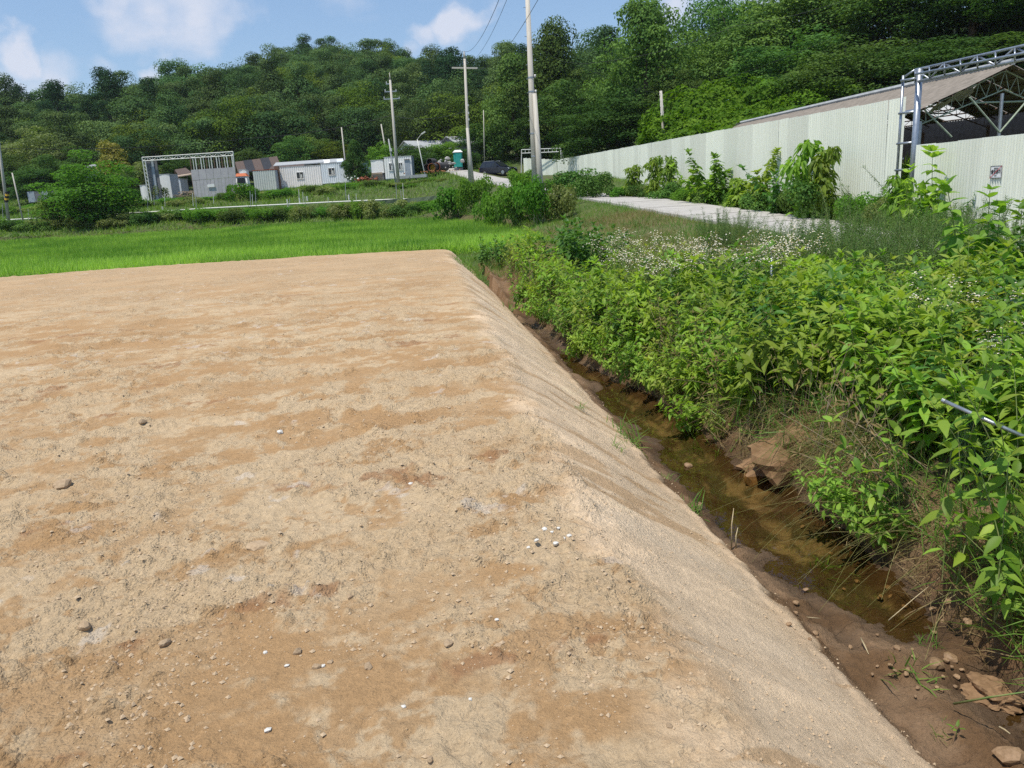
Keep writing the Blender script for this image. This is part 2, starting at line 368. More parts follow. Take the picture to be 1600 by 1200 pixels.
anch = [(-80, 0, -.3), (-40, 20, -.3), (-60, 60, -.2), (-30, 40, -.3), (-10, 30, -.35), (-5, 60, -.2), (-1, 45, -.1), (1.3, 29, -.3), (1.2, 38, -.1), (2.6, 33, .25),
        (-38, 72, .1), (-20, 75, .1), (-6, 71, .3), (-40, 81, 1.55), (-20, 81, 1.45), (-6, 80, 1.3), (-70, 80, 1.5), (0, 60, 1.2), (-3, 72, 1.9),
        (-45, 97, 3.0), (-25, 99, 3.4), (-12, 96, 3.8), (-5, 90, 3.4), (-70, 100, 3), (-42, 108, 3.4), (-20, 110, 4.1), (-60, 118, 4.6), (-30, 122, 5.5), (-14, 118, 5.5), (-90, 120, 5),
        (5, 100, 4.6), (7, 85, 3.2), (9, 70, 2.7), (9.5, 55, 2.2), (10.4, 40, 1.7), (11.6, 28, 1.15), (11.8, 23, .9), (11.2, 19.5, .33), (11.3, 15, .15), (12, 5, 0), (20, 0, 0),
        (14, 40, 1.9), (20, 30, 1.3), (20, 48, 2.2), (30, 25, 1.2), (40, 10, 1), (26, 58, 4), (60, 20, 4),
        (3, -.5, -.35), (3.2, 6, -.38), (3.0, 10, -.35), (2.4, 13, -.35), (6, 4, -.3), (6, 9, -.2), (5, 14, -.15), (1.8, 18, -.3), (4.5, 20, -.05), (1.2, 22, -.45), (.6, 24, -.4), (5, 27, .25), (0, -10, -.3), (-30, -30, -.3), (30, -30, -.2), (5.3, 34, .55),(4, 43, 1.0)]
for px, py, D, th in [(-200, 170, 205, 14), (0, 142, 205, 14), (150, 130, 215, 15), (230, 131, 220, 19), (290, 129, 225, 17), (370, 94, 230, 14), (450, 60, 235, 10), (510, 57, 235, 9), (600, 77, 240, 15), (700, 90, 245, 15), (800, 97, 220, 14),
                      (900, 85, 165, 10), (1000, 75, 130, 10), (1060, 62, 112, 10), (1130, 28, 102, 10), (1300, -70, 96, 10), (1600, -150, 88, 10), (2100, -200, 80, 8), (-500, 150, 200, 9)]:
    p = at(px, py, D); anch.append((p[0], D, p[2] - th))
    anch.append((p[0] * (D + 70) / D, D + 70, p[2] - th - 18)); 
anch += [(60, 50, 16), (-200, 60, 8), (-200, -50, 0), (0, -150, 0), (200, -50, 10), (-300, 400, 0), (0, 500, 0), (300, 400, 10), (250, 150, 40), (-600, 0, 0), (600, 0, 0), (0, -600, 0), (0, 700, 0), (-600, 600, 0), (600, 600, 0), (26, 66, 9), (.5, 98, 3.65), (2.5, 99, 3.8), (0, 92, 3.25), (1, 86, 2.85), (16, 72, 5.5), (18, 60, 3.6), (40, 60, 12)]
anch += [tuple(p) for p in _ra]
AN = np.array(anch, float)
def _rbf_fit():
    X = AN[:, :2]; d = np.sqrt(((X[:, None] - X[None]) ** 2).sum(-1)); n = len(X)
    A = np.zeros((n + 3, n + 3)); A[:n, :n] = d + 1e-6 * np.eye(n); A[:n, n] = 1; A[n, :n] = 1; A[:n, n + 1:] = X; A[n + 1:, :n] = X.T
    b = np.zeros(n + 3); b[:n] = AN[:, 2]
    return np.linalg.solve(A, b)
_W = _rbf_fit()
def rbf(x, y):
    x = np.asarray(x, float).ravel(); y = np.asarray(y, float).ravel(); out = np.empty(len(x)); n = len(AN)
    for i in range(0, len(x), 20000):
        xs = x[i:i + 20000]; ys = y[i:i + 20000]
        d = np.sqrt((xs[:, None] - AN[:, 0]) ** 2 + (ys[:, None] - AN[:, 1]) ** 2)
        out[i:i + 20000] = d @ _W[:n] + _W[n] + _W[n + 1] * xs + _W[n + 2] * ys
    return out
_fe = [(-60, 14), (-30, 20.4), (-15.8, 24.4), (-9.4, 26.0), (-2.0, 26.3), (0, 25), (3, 22)]
def y_far(x): return np.interp(x, [p[0] for p in _fe], [p[1] for p in _fe])
def in_rice(x, y):
    """the paddy: near edge just past the filled plot, far edge at about 72 m"""
    yn = np.interp(x, [-60, -15.8, -9.4, -2, 1.5], [21.5, 25.6, 27.0, 27.9, 28.2]); yf = np.interp(x, [-60, -38, -20, -6, 0, 1.6], [70, 70.5, 73.5, 68, 48, 33])
    return (y > yn) & (y < yf) & (x < np.interp(y, [26, 30, 39, 50, 70], [1.5, 1.5, 1.3, -.6, -5.5]))
def ditch_z(x, y):
    e = x_edge(y); t = x_toe(y); b = x_bank(y); t = np.minimum(t, b - .1)
    d = x - e
    rm = .5 * (d + np.sqrt(d * d + .10 ** 2)); z = -.93 * np.clip(rm / (t - e), 0, 1.02)
    bed = -.93 - .105 * sstep(0, .24, x - t) - .085 * sstep(.24, .55, x - t) + .15 * sstep(4.6, 3.7, y) * sstep(0, .3, x - t)
    z = np.where(x > t, bed, z)
    rise = np.interp(x - b, [-.25, 0, .10, .28, .55, 1.3], [-1.12, -1.0, -.80, -.56, -.42, -.36])
    z = np.where(x > b - .25, np.maximum(z, rise), z)
    # the ditch runs out against a bank before the paddy
    k = sstep(15, 24, y); z = np.where(x > e, z * (1 - .0 * k) + k * np.where(x > t, .52, .0), z)
    return z
def ground(x, y):
    """height of the ground (without fine relief)"""
    x = np.atleast_1d(np.asarray(x, float)); y = np.atleast_1d(np.asarray(y, float)); sh = x.shape; x = x.ravel(); y = y.ravel()
    z = rbf(x, y)
    hill = sstep(3.5, 12, z); z = z + hill * fbm(x, y, 25, 3, 5) * 2.2 + (1 - hill) * fbm(x, y, 6, 3, 8) * .12
    rd, rz = road_near(x, y); k = sstep(4.5, 1.5, rd); z = z * (1 - k) + (rz - .05) * k
    z = np.where(in_rice(x, y), -.42, z)
    pad = (x < x_edge(y)) & (y < y_far(x)); z = np.where(pad, 0, z)
    dz = ditch_z(x, y); b = x_bank(y)
    ind = (x >= x_edge(y)) & (y < 26)
    w = sstep(b + 1.7, b + .7, x) * sstep(26, 22.5, y); z = np.where(ind, z * (1 - w) + dz * w, z)
    return z.reshape(sh)
def g(x, y): return float(ground([x], [y])[0])

# ------------------------------------------------------------------ terrain sheet
def soilnodes(name, rough=.95, bump=.5, bscale=(90, 30), wet=False, grains=False):
    """base colour from the 'tint' attribute times fine grain; relief by bump"""
    m = bpy.data.materials.new(name); m.use_nodes = True; t = m.node_tree; p = t.nodes['Principled BSDF']
    a = N(t, 'ShaderNodeAttribute'); a.attribute_name = 'tint'; tc = N(t, 'ShaderNodeTexCoord')
    n = N(t, 'ShaderNodeTexNoise'); n.inputs['Scale'].default_value = bscale[0]; n.inputs['Detail'].default_value = 7; n.inputs['Roughness'].default_value = .7
    n2 = N(t, 'ShaderNodeTexNoise'); n2.inputs['Scale'].default_value = bscale[1]; n2.inputs['Detail'].default_value = 6; n2.inputs['Roughness'].default_value = .65
    for q in (n, n2): t.links.new(tc.outputs['Object'], q.inputs['Vector'])
    mr = N(t, 'ShaderNodeMapRange'); mr.inputs['From Min'].default_value = .25; mr.inputs['From Max'].default_value = .75; mr.inputs['To Min'].default_value = .80; mr.inputs['To Max'].default_value = 1.20
    t.links.new(n.outputs['Fac'], mr.inputs['Value'])
    mu = N(t, 'ShaderNodeMixRGB', blend_type='MULTIPLY'); mu.inputs['Fac'].default_value = 1
    t.links.new(a.outputs['Color'], mu.inputs[1]); t.links.new(mr.outputs[0], mu.inputs[2]); mr2 = N(t, 'ShaderNodeMapRange'); mr2.inputs['From Min'].default_value = .3; mr2.inputs['From Max'].default_value = .7; mr2.inputs['To Min'].default_value = .84; mr2.inputs['To Max'].default_value = 1.14; t.links.new(n2.outputs['Fac'], mr2.inputs['Value']); mu2 = N(t, 'ShaderNodeMixRGB', blend_type='MULTIPLY'); mu2.inputs['Fac'].default_value = 1; t.links.new(mu.outputs[0], mu2.inputs[1]); t.links.new(mr2.outputs[0], mu2.inputs[2]); t.links.new(mu2.outputs[0], p.inputs['Base Color'])
    ad = N(t, 'ShaderNodeMath', operation='ADD'); t.links.new(n.outputs['Fac'], ad.inputs[0]); t.links.new(n2.outputs['Fac'], ad.inputs[1])
    if grains:
        # crumbs of soil: rounded grains of two sizes, stronger where a broad noise says so
        for sc_v, amt in ((32, .75), (75, .7)):
            wv = N(t, 'ShaderNodeMixRGB', blend_type='ADD'); wv.inputs[0].default_value = .012; t.links.new(tc.outputs['Object'], wv.inputs[1]); t.links.new(n2.outputs['Color'], wv.inputs[2])
            vo = N(t, 'ShaderNodeTexVoronoi'); vo.inputs['Scale'].default_value = sc_v; t.links.new(wv.outputs[0], vo.inputs['Vector'])
            q1 = N(t, 'ShaderNodeMapRange'); q1.inputs['From Min'].default_value = .65; q1.inputs['From Max'].default_value = 0; t.links.new(vo.outputs['Distance'], q1.inputs['Value'])
            wa2 = N(t, 'ShaderNodeAttribute'); wa2.attribute_name = 'grain'
            q2 = N(t, 'ShaderNodeMath', operation='MULTIPLY'); t.links.new(q1.outputs[0], q2.inputs[0]); t.links.new(wa2.outputs['Fac'], q2.inputs[1])
            q3 = N(t, 'ShaderNodeMath', operation='MULTIPLY_ADD'); t.links.new(q2.outputs[0], q3.inputs[0]); q3.inputs[1].default_value = amt; t.links.new(ad.outputs[0], q3.inputs[2]); ad = q3
    b = N(t, 'ShaderNodeBump'); b.inputs['Strength'].default_value = bump; b.inputs['Distance'].default_value = .012
    t.links.new(ad.outputs[0], b.inputs['Height']); t.links.new(b.outputs[0], p.inputs['Normal'])
    wa = N(t, 'ShaderNodeAttribute'); wa.attribute_name = 'wet'; wr = N(t, 'ShaderNodeMapRange'); wr.inputs['To Min'].default_value = rough; wr.inputs['To Max'].default_value = .32
    t.links.new(wa.outputs['Fac'], wr.inputs['Value']); t.links.new(wr.outputs[0], p.inputs['Roughness'])
    p.inputs['Specular IOR Level'].default_value = .25
    return m
SOIL = soilnodes('fill_soil', bump=1.0, bscale=(120, 28), grains=True)
LAND = soilnodes('grassy_earth', bump=.5, bscale=(14, 3))

def grid_faces(nr, nc, closed=False):
    i = np.arange(nr - 1)[:, None]; j = np.arange(nc - (0 if closed else 1))[None]
    a = i * nc + j; b = i * nc + (j + 1) % nc
    return np.stack([a, b, b + nc, a + nc], -1).reshape(-1, 4)
rad = np.concatenate([[0.3], np.geomspace(1.0, 520, 250)]); ang = np.linspace(0, 2 * np.pi, 300, endpoint=False)
RR, AA = np.meshgrid(rad, ang, indexing='ij'); X = (RR * np.cos(AA)).ravel(); Y = (RR * np.sin(AA)).ravel()
Z = ground(X, Y)
Zt = Z.copy()
under = (Y < y_far(X) - .3) & (X < x_bank(Y) + 1.2) & (Y > 1.35) & (X > -.9 * Y + .3)
near = (Y < y_far(X) + .3) & (X < x_bank(Y) + 1.6)
Zt = np.where(near, Z - np.where(X < x_edge(Y) - .3, .10, .16), Z)
soil = np.array([.49, .36, .215]); grs = np.array([.075, .105, .03]); brn = np.array([.17, .125, .065]); fst = np.array([.022, .030, .012]); mud = np.array([.085, .055, .03])
n1 = sstep(-.25, .35, fbm(X, Y, 5, 4, 31))[:, None]
fy_ = sstep(55, 68, Y)[:, None]; T = grs * (1 - n1 * .65) + brn * n1 * .65; T = T * (1 - fy_ * .6) + np.array([.055, .085, .026]) * fy_ * .6
hillw = sstep(6, 11, Z)[:, None]; T = T * (1 - hillw) + fst * hillw
# yard earth round the containers
yard = (np.exp(-((X + 28) / 24) ** 2 - ((Y - 107) / 8) ** 2) > .5)[:, None]; T = np.where(yard, np.array([.30, .24, .17]), T)
T = np.where(in_rice(X, Y)[:, None], mud, T)
T = np.where(((X < x_edge(Y)) & (Y < y_far(X)))[:, None], soil, T)
me = npmesh('terrain', np.stack([X, Y, Zt], 1), grid_faces(len(rad), len(ang), True), [LAND], True, {'tint': T, 'wet': np.zeros(len(X))})
link('terrain', me, kind='structure')

# ------------------------------------------------------------------ filled plot with its slope and the ditch
NR, NC = 730, 640
t = np.linspace(0, 1, NR)[:, None]; u = np.linspace(0, 1, NC)[None]
s = -1.0 + u * 1.86
yf0 = 26.0
Yg = 1.2 * np.exp(t * math.log(yf0 / 1.2)) * np.ones_like(u)
Xg = s * (Yg + 1)
Xg = np.minimum(Xg, x_bank(Yg) + 1.5 - .02 * (1 - u) * 0)          # stop under the weeds
# pull the last rows to the ragged far edge of the fill
yy = Yg.copy(); ft = y_far(Xg) + .22 * fbm(Xg, Xg * 0, 1.3, 4, 3) - .02
for it in range(3):
    Yg = np.where(t > .5, yy + (y_far(s * (Yg + 1)) + .45 * fbm(s * (Yg + 1), s * 0, 1.6, 4, 3) - yf0) * sstep(.5, 1, t), yy)
Xg = np.minimum(s * (Yg + 1), x_bank(Yg) + 1.5)
x = Xg.ravel(); y = Yg.ravel()
wb = .13 * fbm(y, x * .3, 1.6, 4, 15) + .05 * fbm(x, y, .35, 3, 16); z = np.where(x < x_edge(y) - 1.2, 0, ditch_z(x + wb * sstep(x_toe(y) + .1, x_edge(y) + .5, x), y))
# regions
wob = fbm(x, y, .9, 4, 11) * .22
d = x - x_edge(y) + fbm(x, y, 1.5, 3, 12) * .10
slope = sstep(-.05, .15, d); slopec = sstep(-.22, .20, d + fbm(x, y, .5, 4, 14, .6) * .35)
tw = x - x_toe(y) + .12 + wob * .55 + .07 * fbm(x, y, .12, 3, 13)
toe = sstep(-.03, .03, tw)
bank = sstep(-.1, .15, x - x_bank(y) + wob * .5)
pad = 1 - slope
# scraped streaks run across the plot and climb to the right
th = R(17); ax = x * math.cos(th) + y * math.sin(th); ay = -x * math.sin(th) + y * math.cos(th)
st = fbm(ax / 4.2, ay, .34, 5, 21); st2 = fbm(ax / 3, ay, 1.1, 4, 22); big = fbm(ax / 1.8, ay, 2.6, 3, 23)
rough = sstep(-.26, .18, st * .58 + st2 * .42 + fbm(x, y, .24, 5, 26, .68) * .85)
# relief
lod = np.clip(1.0 / (1 + (y / 16) ** 3), .0, 1)
cx = x + .03 * fbm(x, y, .08, 2, 41); cy = y + .03 * fbm(x, y, .08, 2, 42)
c1 = clods(cx, cy, .20, 50, .24); c2 = clods(cx, cy, .085, 60, .38); c3 = clods(cx, cy, .04, 70, .65)
msk = sstep(-.15, .40, fbm(x, y, .8, 4, 24) + rough * .40 - .02)
rel = pad * (big * .045 + st2 * .012 + st * .010 + (fbm(x, y, .11, 4, 25, .62) * .016 + fbm(x, y, .06, 3, 37, .6) * .012) * (.12 + rough) + (c1 * .38 + c2 * .75 + c3 * .9) * (msk * .93 + .07))
lines = fbm(ax / 9, ay, .09, 3, 27); rel += pad * lines * .006 * (.5 + .5 * rough)
# track ruts near the middle
for off, w in ((-2.35, .22), (-3.8, .25)):
    q = (x - x_edge(y) - off + .25 * fbm(y, y * 0, 4, 2, 77)) / w; rel += pad * -.012 * np.exp(-q * q)
# slope: fine, combed downhill-and-along, with little runnels
sl = (x - x_edge(y)) * .9 + y * .36; sa = (x - x_edge(y)) * .36 - y * .9
sn = fbm(sl / 7, sa, .16, 5, 28); sn2 = fbm(sl / 5, sa, .5, 3, 29)
c4 = clods(cx, cy, .05, 80, .3)
lump = sstep(.05, .4, fbm(x, y, .6, 3, 30))
srel = sn * .011 + sn2 * .009 + fbm(x, y, .035, 3, 33) * .004 + c4 * .4 * lump + c3 * .12
rel += slope * (1 - toe) * srel
mrel = fbm(x, y, .50, 6, 34, .66) * .125 + c2 * .35 * sstep(-.1, .3, fbm(x, y, .5, 2, 35)) + c3 * .35
rel += toe * mrel * (.6 + .4 * bank)
z = z + rel * (.35 + .65 * lod) - .012 * (1 - toe) * 0
# crumbly lip where the fill ends above the wet mud
z += .028 * np.exp(-((tw + .04) / .05) ** 2) * sstep(.6, .9, slope)
edgefall = sstep(.985, 1.0, np.repeat(t, NC, 1).ravel()); z -= edgefall * .22
WL = -1.02
# colours of the soils
dry = np.array([.545, .408, .252]); dry2 = np.array([.51, .368, .216]); moist = np.array([.425, .262, .126]); red = np.array([.31, .155, .07]); grey = np.array([.50, .44, .36])
n5 = fbm(x, y, .5, 5, 90)
k = rough[:, None]
C = moist * (1 - k) + dry * k
k2 = sstep(-.25, .45, n5)[:, None] * .5; C = C * (1 - k2) + (dry2 * k2)
mo = sstep(.24, .36, -st * .68 - st2 * .38 + fbm(x, y, .2, 5, 91, .7) * .85)[:, None]; mo = mo * (1 - .5 * sstep(6, 14, y)[:, None]); C = C * (1 - mo * .8) + moist * mo * .8
rd_ = (sstep(.50, .66, fbm(ax / 2, ay, .35, 4, 92) + .22 * fbm(x, y, .05, 2, 93)))[:, None] * .7; C = C * (1 - rd_) + red * rd_
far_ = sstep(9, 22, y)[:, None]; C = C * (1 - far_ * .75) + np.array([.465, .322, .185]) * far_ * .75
li = sstep(.50, .60, fbm(x, y, .22, 4, 94, .7) * (fbm(x, y, 1.8, 2, 99) > .12))[:, None] * .35; C = C * (1 - li) + np.array([.66, .62, .56]) * li
sc_ = np.array([.70, .525, .345]); S = sc_ * (1 + .26 * sn[:, None]) * (1 + .1 * n5[:, None])
pl = sstep(.12, .4, sn2)[:, None] * .5; S = S * (1 - pl) + np.array([.69, .545, .385]) * pl
dk = sstep(.36, .46, -sn - .35 * sn2 + .25 * fbm(x, y, .25, 3, 95))[:, None]; S = S * (1 - dk * .6) + moist * 1.1 * dk * .6
C = C * (1 - slopec[:, None]) + S * slopec[:, None]
wet = sstep(.06, -.03, z - WL) * toe
mudc = np.array([.15, .086, .042]); mudl = np.array([.26, .165, .095]); mk = sstep(-.3, .4, fbm(x, y, .3, 5, 96))[:, None]
Mu = mudc * (1 - mk) + mudl * mk * .9
Mu = Mu * (1 - .55 * sstep(.10, .0, z - WL)[:, None])
gr = (bank * sstep(-.05, .3, fbm(x, y, .4, 4, 97)))[:, None] * .85; Mu = Mu * (1 - gr) + np.array([.075, .068, .030]) * gr
# shallow bed: ochre silt and dark weed patches
bedk = sstep(-.05, -.10, z - WL)[:, None]; bn = sstep(-.15, .40, fbm(x * 1.6, y, .30, 6, 98, .72))[:, None]
Bd = np.array([.085, .072, .036]) * (1 - bn) + np.array([.26, .195, .115]) * bn
Mu = Mu * (1 - bedk) + Bd * bedk
C = C * (1 - toe[:, None]) + Mu * toe[:, None]
damp = (sstep(-.30, -.02, tw + wob * .6 + .1 * sn) * slope * (1 - toe))[:, None] * .35; C = C * (1 - damp) + mudl * 1.1 * damp
F = grid_faces(NR, NC)
V = np.stack([x, y, z], 1)
# drop squeezed cells under the weeds
a = V[F[:, 0]]; b = V[F[:, 1]]; keep = (b[:, 0] - a[:, 0]) > 1e-5; F = F[keep]
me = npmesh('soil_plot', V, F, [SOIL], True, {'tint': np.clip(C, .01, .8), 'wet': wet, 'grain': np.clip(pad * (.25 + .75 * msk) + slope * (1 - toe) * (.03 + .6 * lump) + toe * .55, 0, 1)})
link('soil_plot', me, kind='structure')
# height lookup on the fine sheet
def soil_h(px, py):
    tt = math.log(py / 1.2) / math.log(yf0 / 1.2); i = int(np.clip(round(tt * (NR - 1)), 0, NR - 1)); j = int(np.clip(round((px / (py + 1) + 1.0) / 1.86 * (NC - 1)), 0, NC - 1))
    return float(z[i * NC + j])

# ------------------------------------------------------------------ water in the ditch
ys = np.linspace(3.0, 12.6, 110); Vw = []; 
for yv in ys:
    a_ = x_toe(yv) - .25; b_ = x_bank(yv) + .45
    for q in np.linspace(0, 1, 12): Vw.append((a_ + (b_ - a_) * q, yv, WL))
wm = bpy.data.materials.new('ditch_water'); wm.use_nodes = True; t_ = wm.node_tree; t_.nodes.remove(t_.nodes['Principled BSDF']); o_ = t_.nodes['Material Output']
gl = N(t_, 'ShaderNodeBsdfGlossy'); gl.inputs['Roughness'].default_value = .015; tp = N(t_, 'ShaderNodeBsdfTransparent'); tp.inputs['Color'].default_value = (.78, .71, .52, 1)
fr = N(t_, 'ShaderNodeFresnel'); fr.inputs['IOR'].default_value = 1.36; ms_ = N(t_, 'ShaderNodeMixShader')
nn = N(t_, 'ShaderNodeTexNoise'); nn.inputs['Scale'].default_value = 9; nn.inputs['Detail'].default_value = 2; bb = N(t_, 'ShaderNodeBump'); bb.inputs['Strength'].default_value = .06; bb.inputs['Distance'].default_value = .02
tc_ = N(t_, 'ShaderNodeTexCoord'); t_.links.new(tc_.outputs['Object'], nn.inputs['Vector']); t_.links.new(nn.outputs['Fac'], bb.inputs['Height']); t_.links.new(bb.outputs[0], gl.inputs['Normal']); t_.links.new(bb.outputs[0], fr.inputs['Normal'])
t_.links.new(fr.outputs[0], ms_.inputs[0]); t_.links.new(tp.outputs[0], ms_.inputs[1]); t_.links.new(gl.outputs[0], ms_.inputs[2]); t_.links.new(ms_.outputs[0], o_.inputs['Surface'])
link('ditch_water', npmesh('ditch_water', Vw, grid_faces(110, 12), [wm], True), kind='structure')

# ------------------------------------------------------------------ concrete lane
def roadmat():
    m = mat('lane_concrete', (.45, .43, .395), (.36, .34, .315), 1.4, .9, .25, 40)
    return m
RM = roadmat()
Vr = []; n = len(RD)
for i, p in enumerate(RD):
    tn = RD[min(i + 1, n - 1)] - RD[max(i - 1, 0)]; tn = tn[:2] / np.linalg.norm(tn[:2]); nr = np.array([tn[1], -tn[0]])
    for k_, dz in ((-1, -.12), (-.99, .05), (-.5, .055), (0, .06), (.5, .055), (.99, .05), (1, -.12)):
        w_ = ROADW + .06 * math.sin(i * 1.7 + k_ * 3); Vr.append((p[0] + nr[0] * k_ * w_, p[1] + nr[1] * k_ * w_, p[2] + dz))
Fr = grid_faces(n, 7)
# cut into cast slabs, a joint every few metres
cuts = list(range(0, n, 4)); slab_i = 0
road = link('road', npmesh('road', Vr, Fr[:, ::-1], [RM], False), kind='structure')
MT['joint'] = mat('joint_tar', (.22, .20, .17), rough=.9)
for i in range(6, n - 2, 5):
    p = RD[i]; tn = RD[i + 1] - RD[i - 1]; tn = tn[:2] / np.linalg.norm(tn[:2]); nr = np.array([tn[1], -tn[0]])
    q0 = p[:2] - nr * (ROADW - .03); q1 = p[:2] + nr * (ROADW - .03)
    if p[1] > 75: break
    mb = MB(); mb.box((p[0], p[1], p[2] + .0635), (2 * ROADW - .1, .035, .006), rz=math.atan2(nr[1], nr[0])); mb.build('road_joint', MT['joint'], road)

# ------------------------------------------------------------------ foliage makers
def norm(a): return a / np.maximum(np.linalg.norm(a, axis=-1, keepdims=True), 1e-9)
def leaf_tpl(kind):
    """leaf lying along +y from the origin, face up +z; returns V, F(list)"""
    if kind == 'lance':      # folded, drooping, pointed
        t = np.array([0, .16, .42, .70, 1.0]); w = np.array([0, .13, .175, .105, 0]); dr = -.28 * t ** 2; 
        V = [(0, 0, 0)]; V += [(s * w[i], t[i], dr[i] + .045) for i in (1, 2, 3) for s in (-1, 1)] + [(0, t[i], dr[i] - .0) for i in (1, 2, 3)] + [(0, 1, dr[4])]
        # index: 0 base; L1=1 R1=2 L2=3 R2=4 L3=5 R3=6 M1=7 M2=8 M3=9 tip=10
        F3 = [(0, 7, 1), (0, 2, 7), (5, 9, 10), (9, 6, 10)]; F4 = [(1, 7, 8, 3), (7, 2, 4, 8), (3, 8, 9, 5), (8, 4, 6, 9)]
        return np.array(V, float), [np.array(F3), np.array(F4)]
    if kind == 'broad':
        t = np.array([0, .12, .40, .72, 1.0]); w = np.array([0, .26, .36, .20, 0]); dr = -.22 * t ** 2
        V = [(0, 0, 0)]; V += [(s * w[i], t[i], dr[i] + .07) for i in (1, 2, 3) for s in (-1, 1)] + [(0, t[i], dr[i]) for i in (1, 2, 3)] + [(0, 1, dr[4])]
        F3 = [(0, 7, 1), (0, 2, 7), (5, 9, 10), (9, 6, 10)]; F4 = [(1, 7, 8, 3), (7, 2, 4, 8), (3, 8, 9, 5), (8, 4, 6, 9)]
        return np.array(V, float), [np.array(F3), np.array(F4)]
    if kind == 'card':
        V = [(0, -.5, 0), (.42, -.05, .06), (0, .5, -.02), (-.42, -.05, .06)]
        return np.array(V, float), [np.array([(0, 1, 2), (0, 2, 3)])]
    if kind == 'slim':
        V = [(0, 0, 0), (.10, .45, .02), (0, 1, -.18), (-.10, .45, .02)]
        return np.array(V, float), [np.array([(0, 1, 2), (0, 2, 3)])]
    if kind == 'tri':
        V = [(-.013, 0, 0), (.013, 0, 0), (0, 1, -.1)]
        return np.array(V, float), [np.array([(0, 1, 2)])]
    if kind == 'blade':      # bent grass blade
        V = [(-.012, 0, 0), (.012, 0, 0), (-.010, .5, .0), (.010, .5, .0), (0, 1, -.16)]
        return np.array(V, float), [np.array([(2, 3, 4)]), np.array([(0, 1, 3, 2)])]
def place(tpl, P, D, Nn, S, W=None):
    """copies of the template at P, along D, facing Nn, length S (width factor W)"""
    V, Fs = tpl; D = norm(D); X = norm(np.cross(D, Nn)); Z = np.cross(X, D)
    S = np.asarray(S, float)[:, None, None]; Wd = S if W is None else np.asarray(W, float)[:, None, None]
    out = P[:, None] + X[:, None] * V[None, :, 0:1] * Wd + D[:, None] * V[None, :, 1:2] * S + Z[:, None] * V[None, :, 2:3] * S
    n = len(V); off = (np.arange(len(P)) * n)
    return out.reshape(-1, 3), [(f[None] + off[:, None, None]).reshape(-1, f.shape[1]) for f in Fs]
class Veg:
    def __init__(s): s.V = []; s.F = []; s.n = 0; s.r = []; s.m = []
    def add(s, V, Fs, r, m=0):
        s.V.append(V); s.F += [(f + s.n, m) for f in Fs]; s.n += len(V); s.r.append(r)
        return s
    def leaves(s, tpl, P, D, Nn, S, W=None, m=0, r=None):
        V, Fs = place(tpl, P, D, Nn, S, W); k = len(tpl[0]); r = rng.random(len(P)) if r is None else r
        return s.add(V, Fs, np.repeat(r, k), m)
    def tube(s, pts, rad, n=5, m=0):
        pts = np.asarray(pts, float); rad = np.broadcast_to(rad, (len(pts),)); V = []
        for i, p in enumerate(pts):
            tt = norm(pts[min(i + 1, len(pts) - 1)] - pts[max(i - 1, 0)]); a_ = np.array([0, 0, 1.]) if abs(tt[2]) < .9 else np.array([0, 1., 0])
            X_ = norm(np.cross(tt, a_)); Y_ = np.cross(X_, tt)
            for k in range(n): an = 2 * math.pi * k / n; V.append(p + (X_ * math.cos(an) + Y_ * math.sin(an)) * rad[i])
        Fq = [(i * n + k, i * n + (k + 1) % n, (i + 1) * n + (k + 1) % n, (i + 1) * n + k) for i in range(len(pts) - 1) for k in range(n)]
        return s.add(np.array(V), [np.array(Fq)], np.full(len(V), rng.random()), m)
    def mesh(s, name, mats):
        V = np.concatenate(s.V); r = np.concatenate(s.r); F4 = [(f, m) for f, m in s.F if f.shape[1] == 4]; F3 = [(f, m) for f, m in s.F if f.shape[1] == 3]
        Fs = []; mi = []
        for grp in (F3, F4):
            if grp: Fs.append(np.concatenate([f for f, m in grp])); mi.append(np.concatenate([np.full(len(f), m) for f, m in grp]))
        return npmesh(name, V, Fs, mats, False, {'rnd': r}, np.concatenate(mi))
TP = {k: leaf_tpl(k) for k in ('lance', 'broad', 'card', 'slim', 'blade', 'tri')}
def rdir(n, up=0., spread=1.):
    v = rng.normal(size=(n, 3)) * spread; v[:, 2] += up; return norm(v)

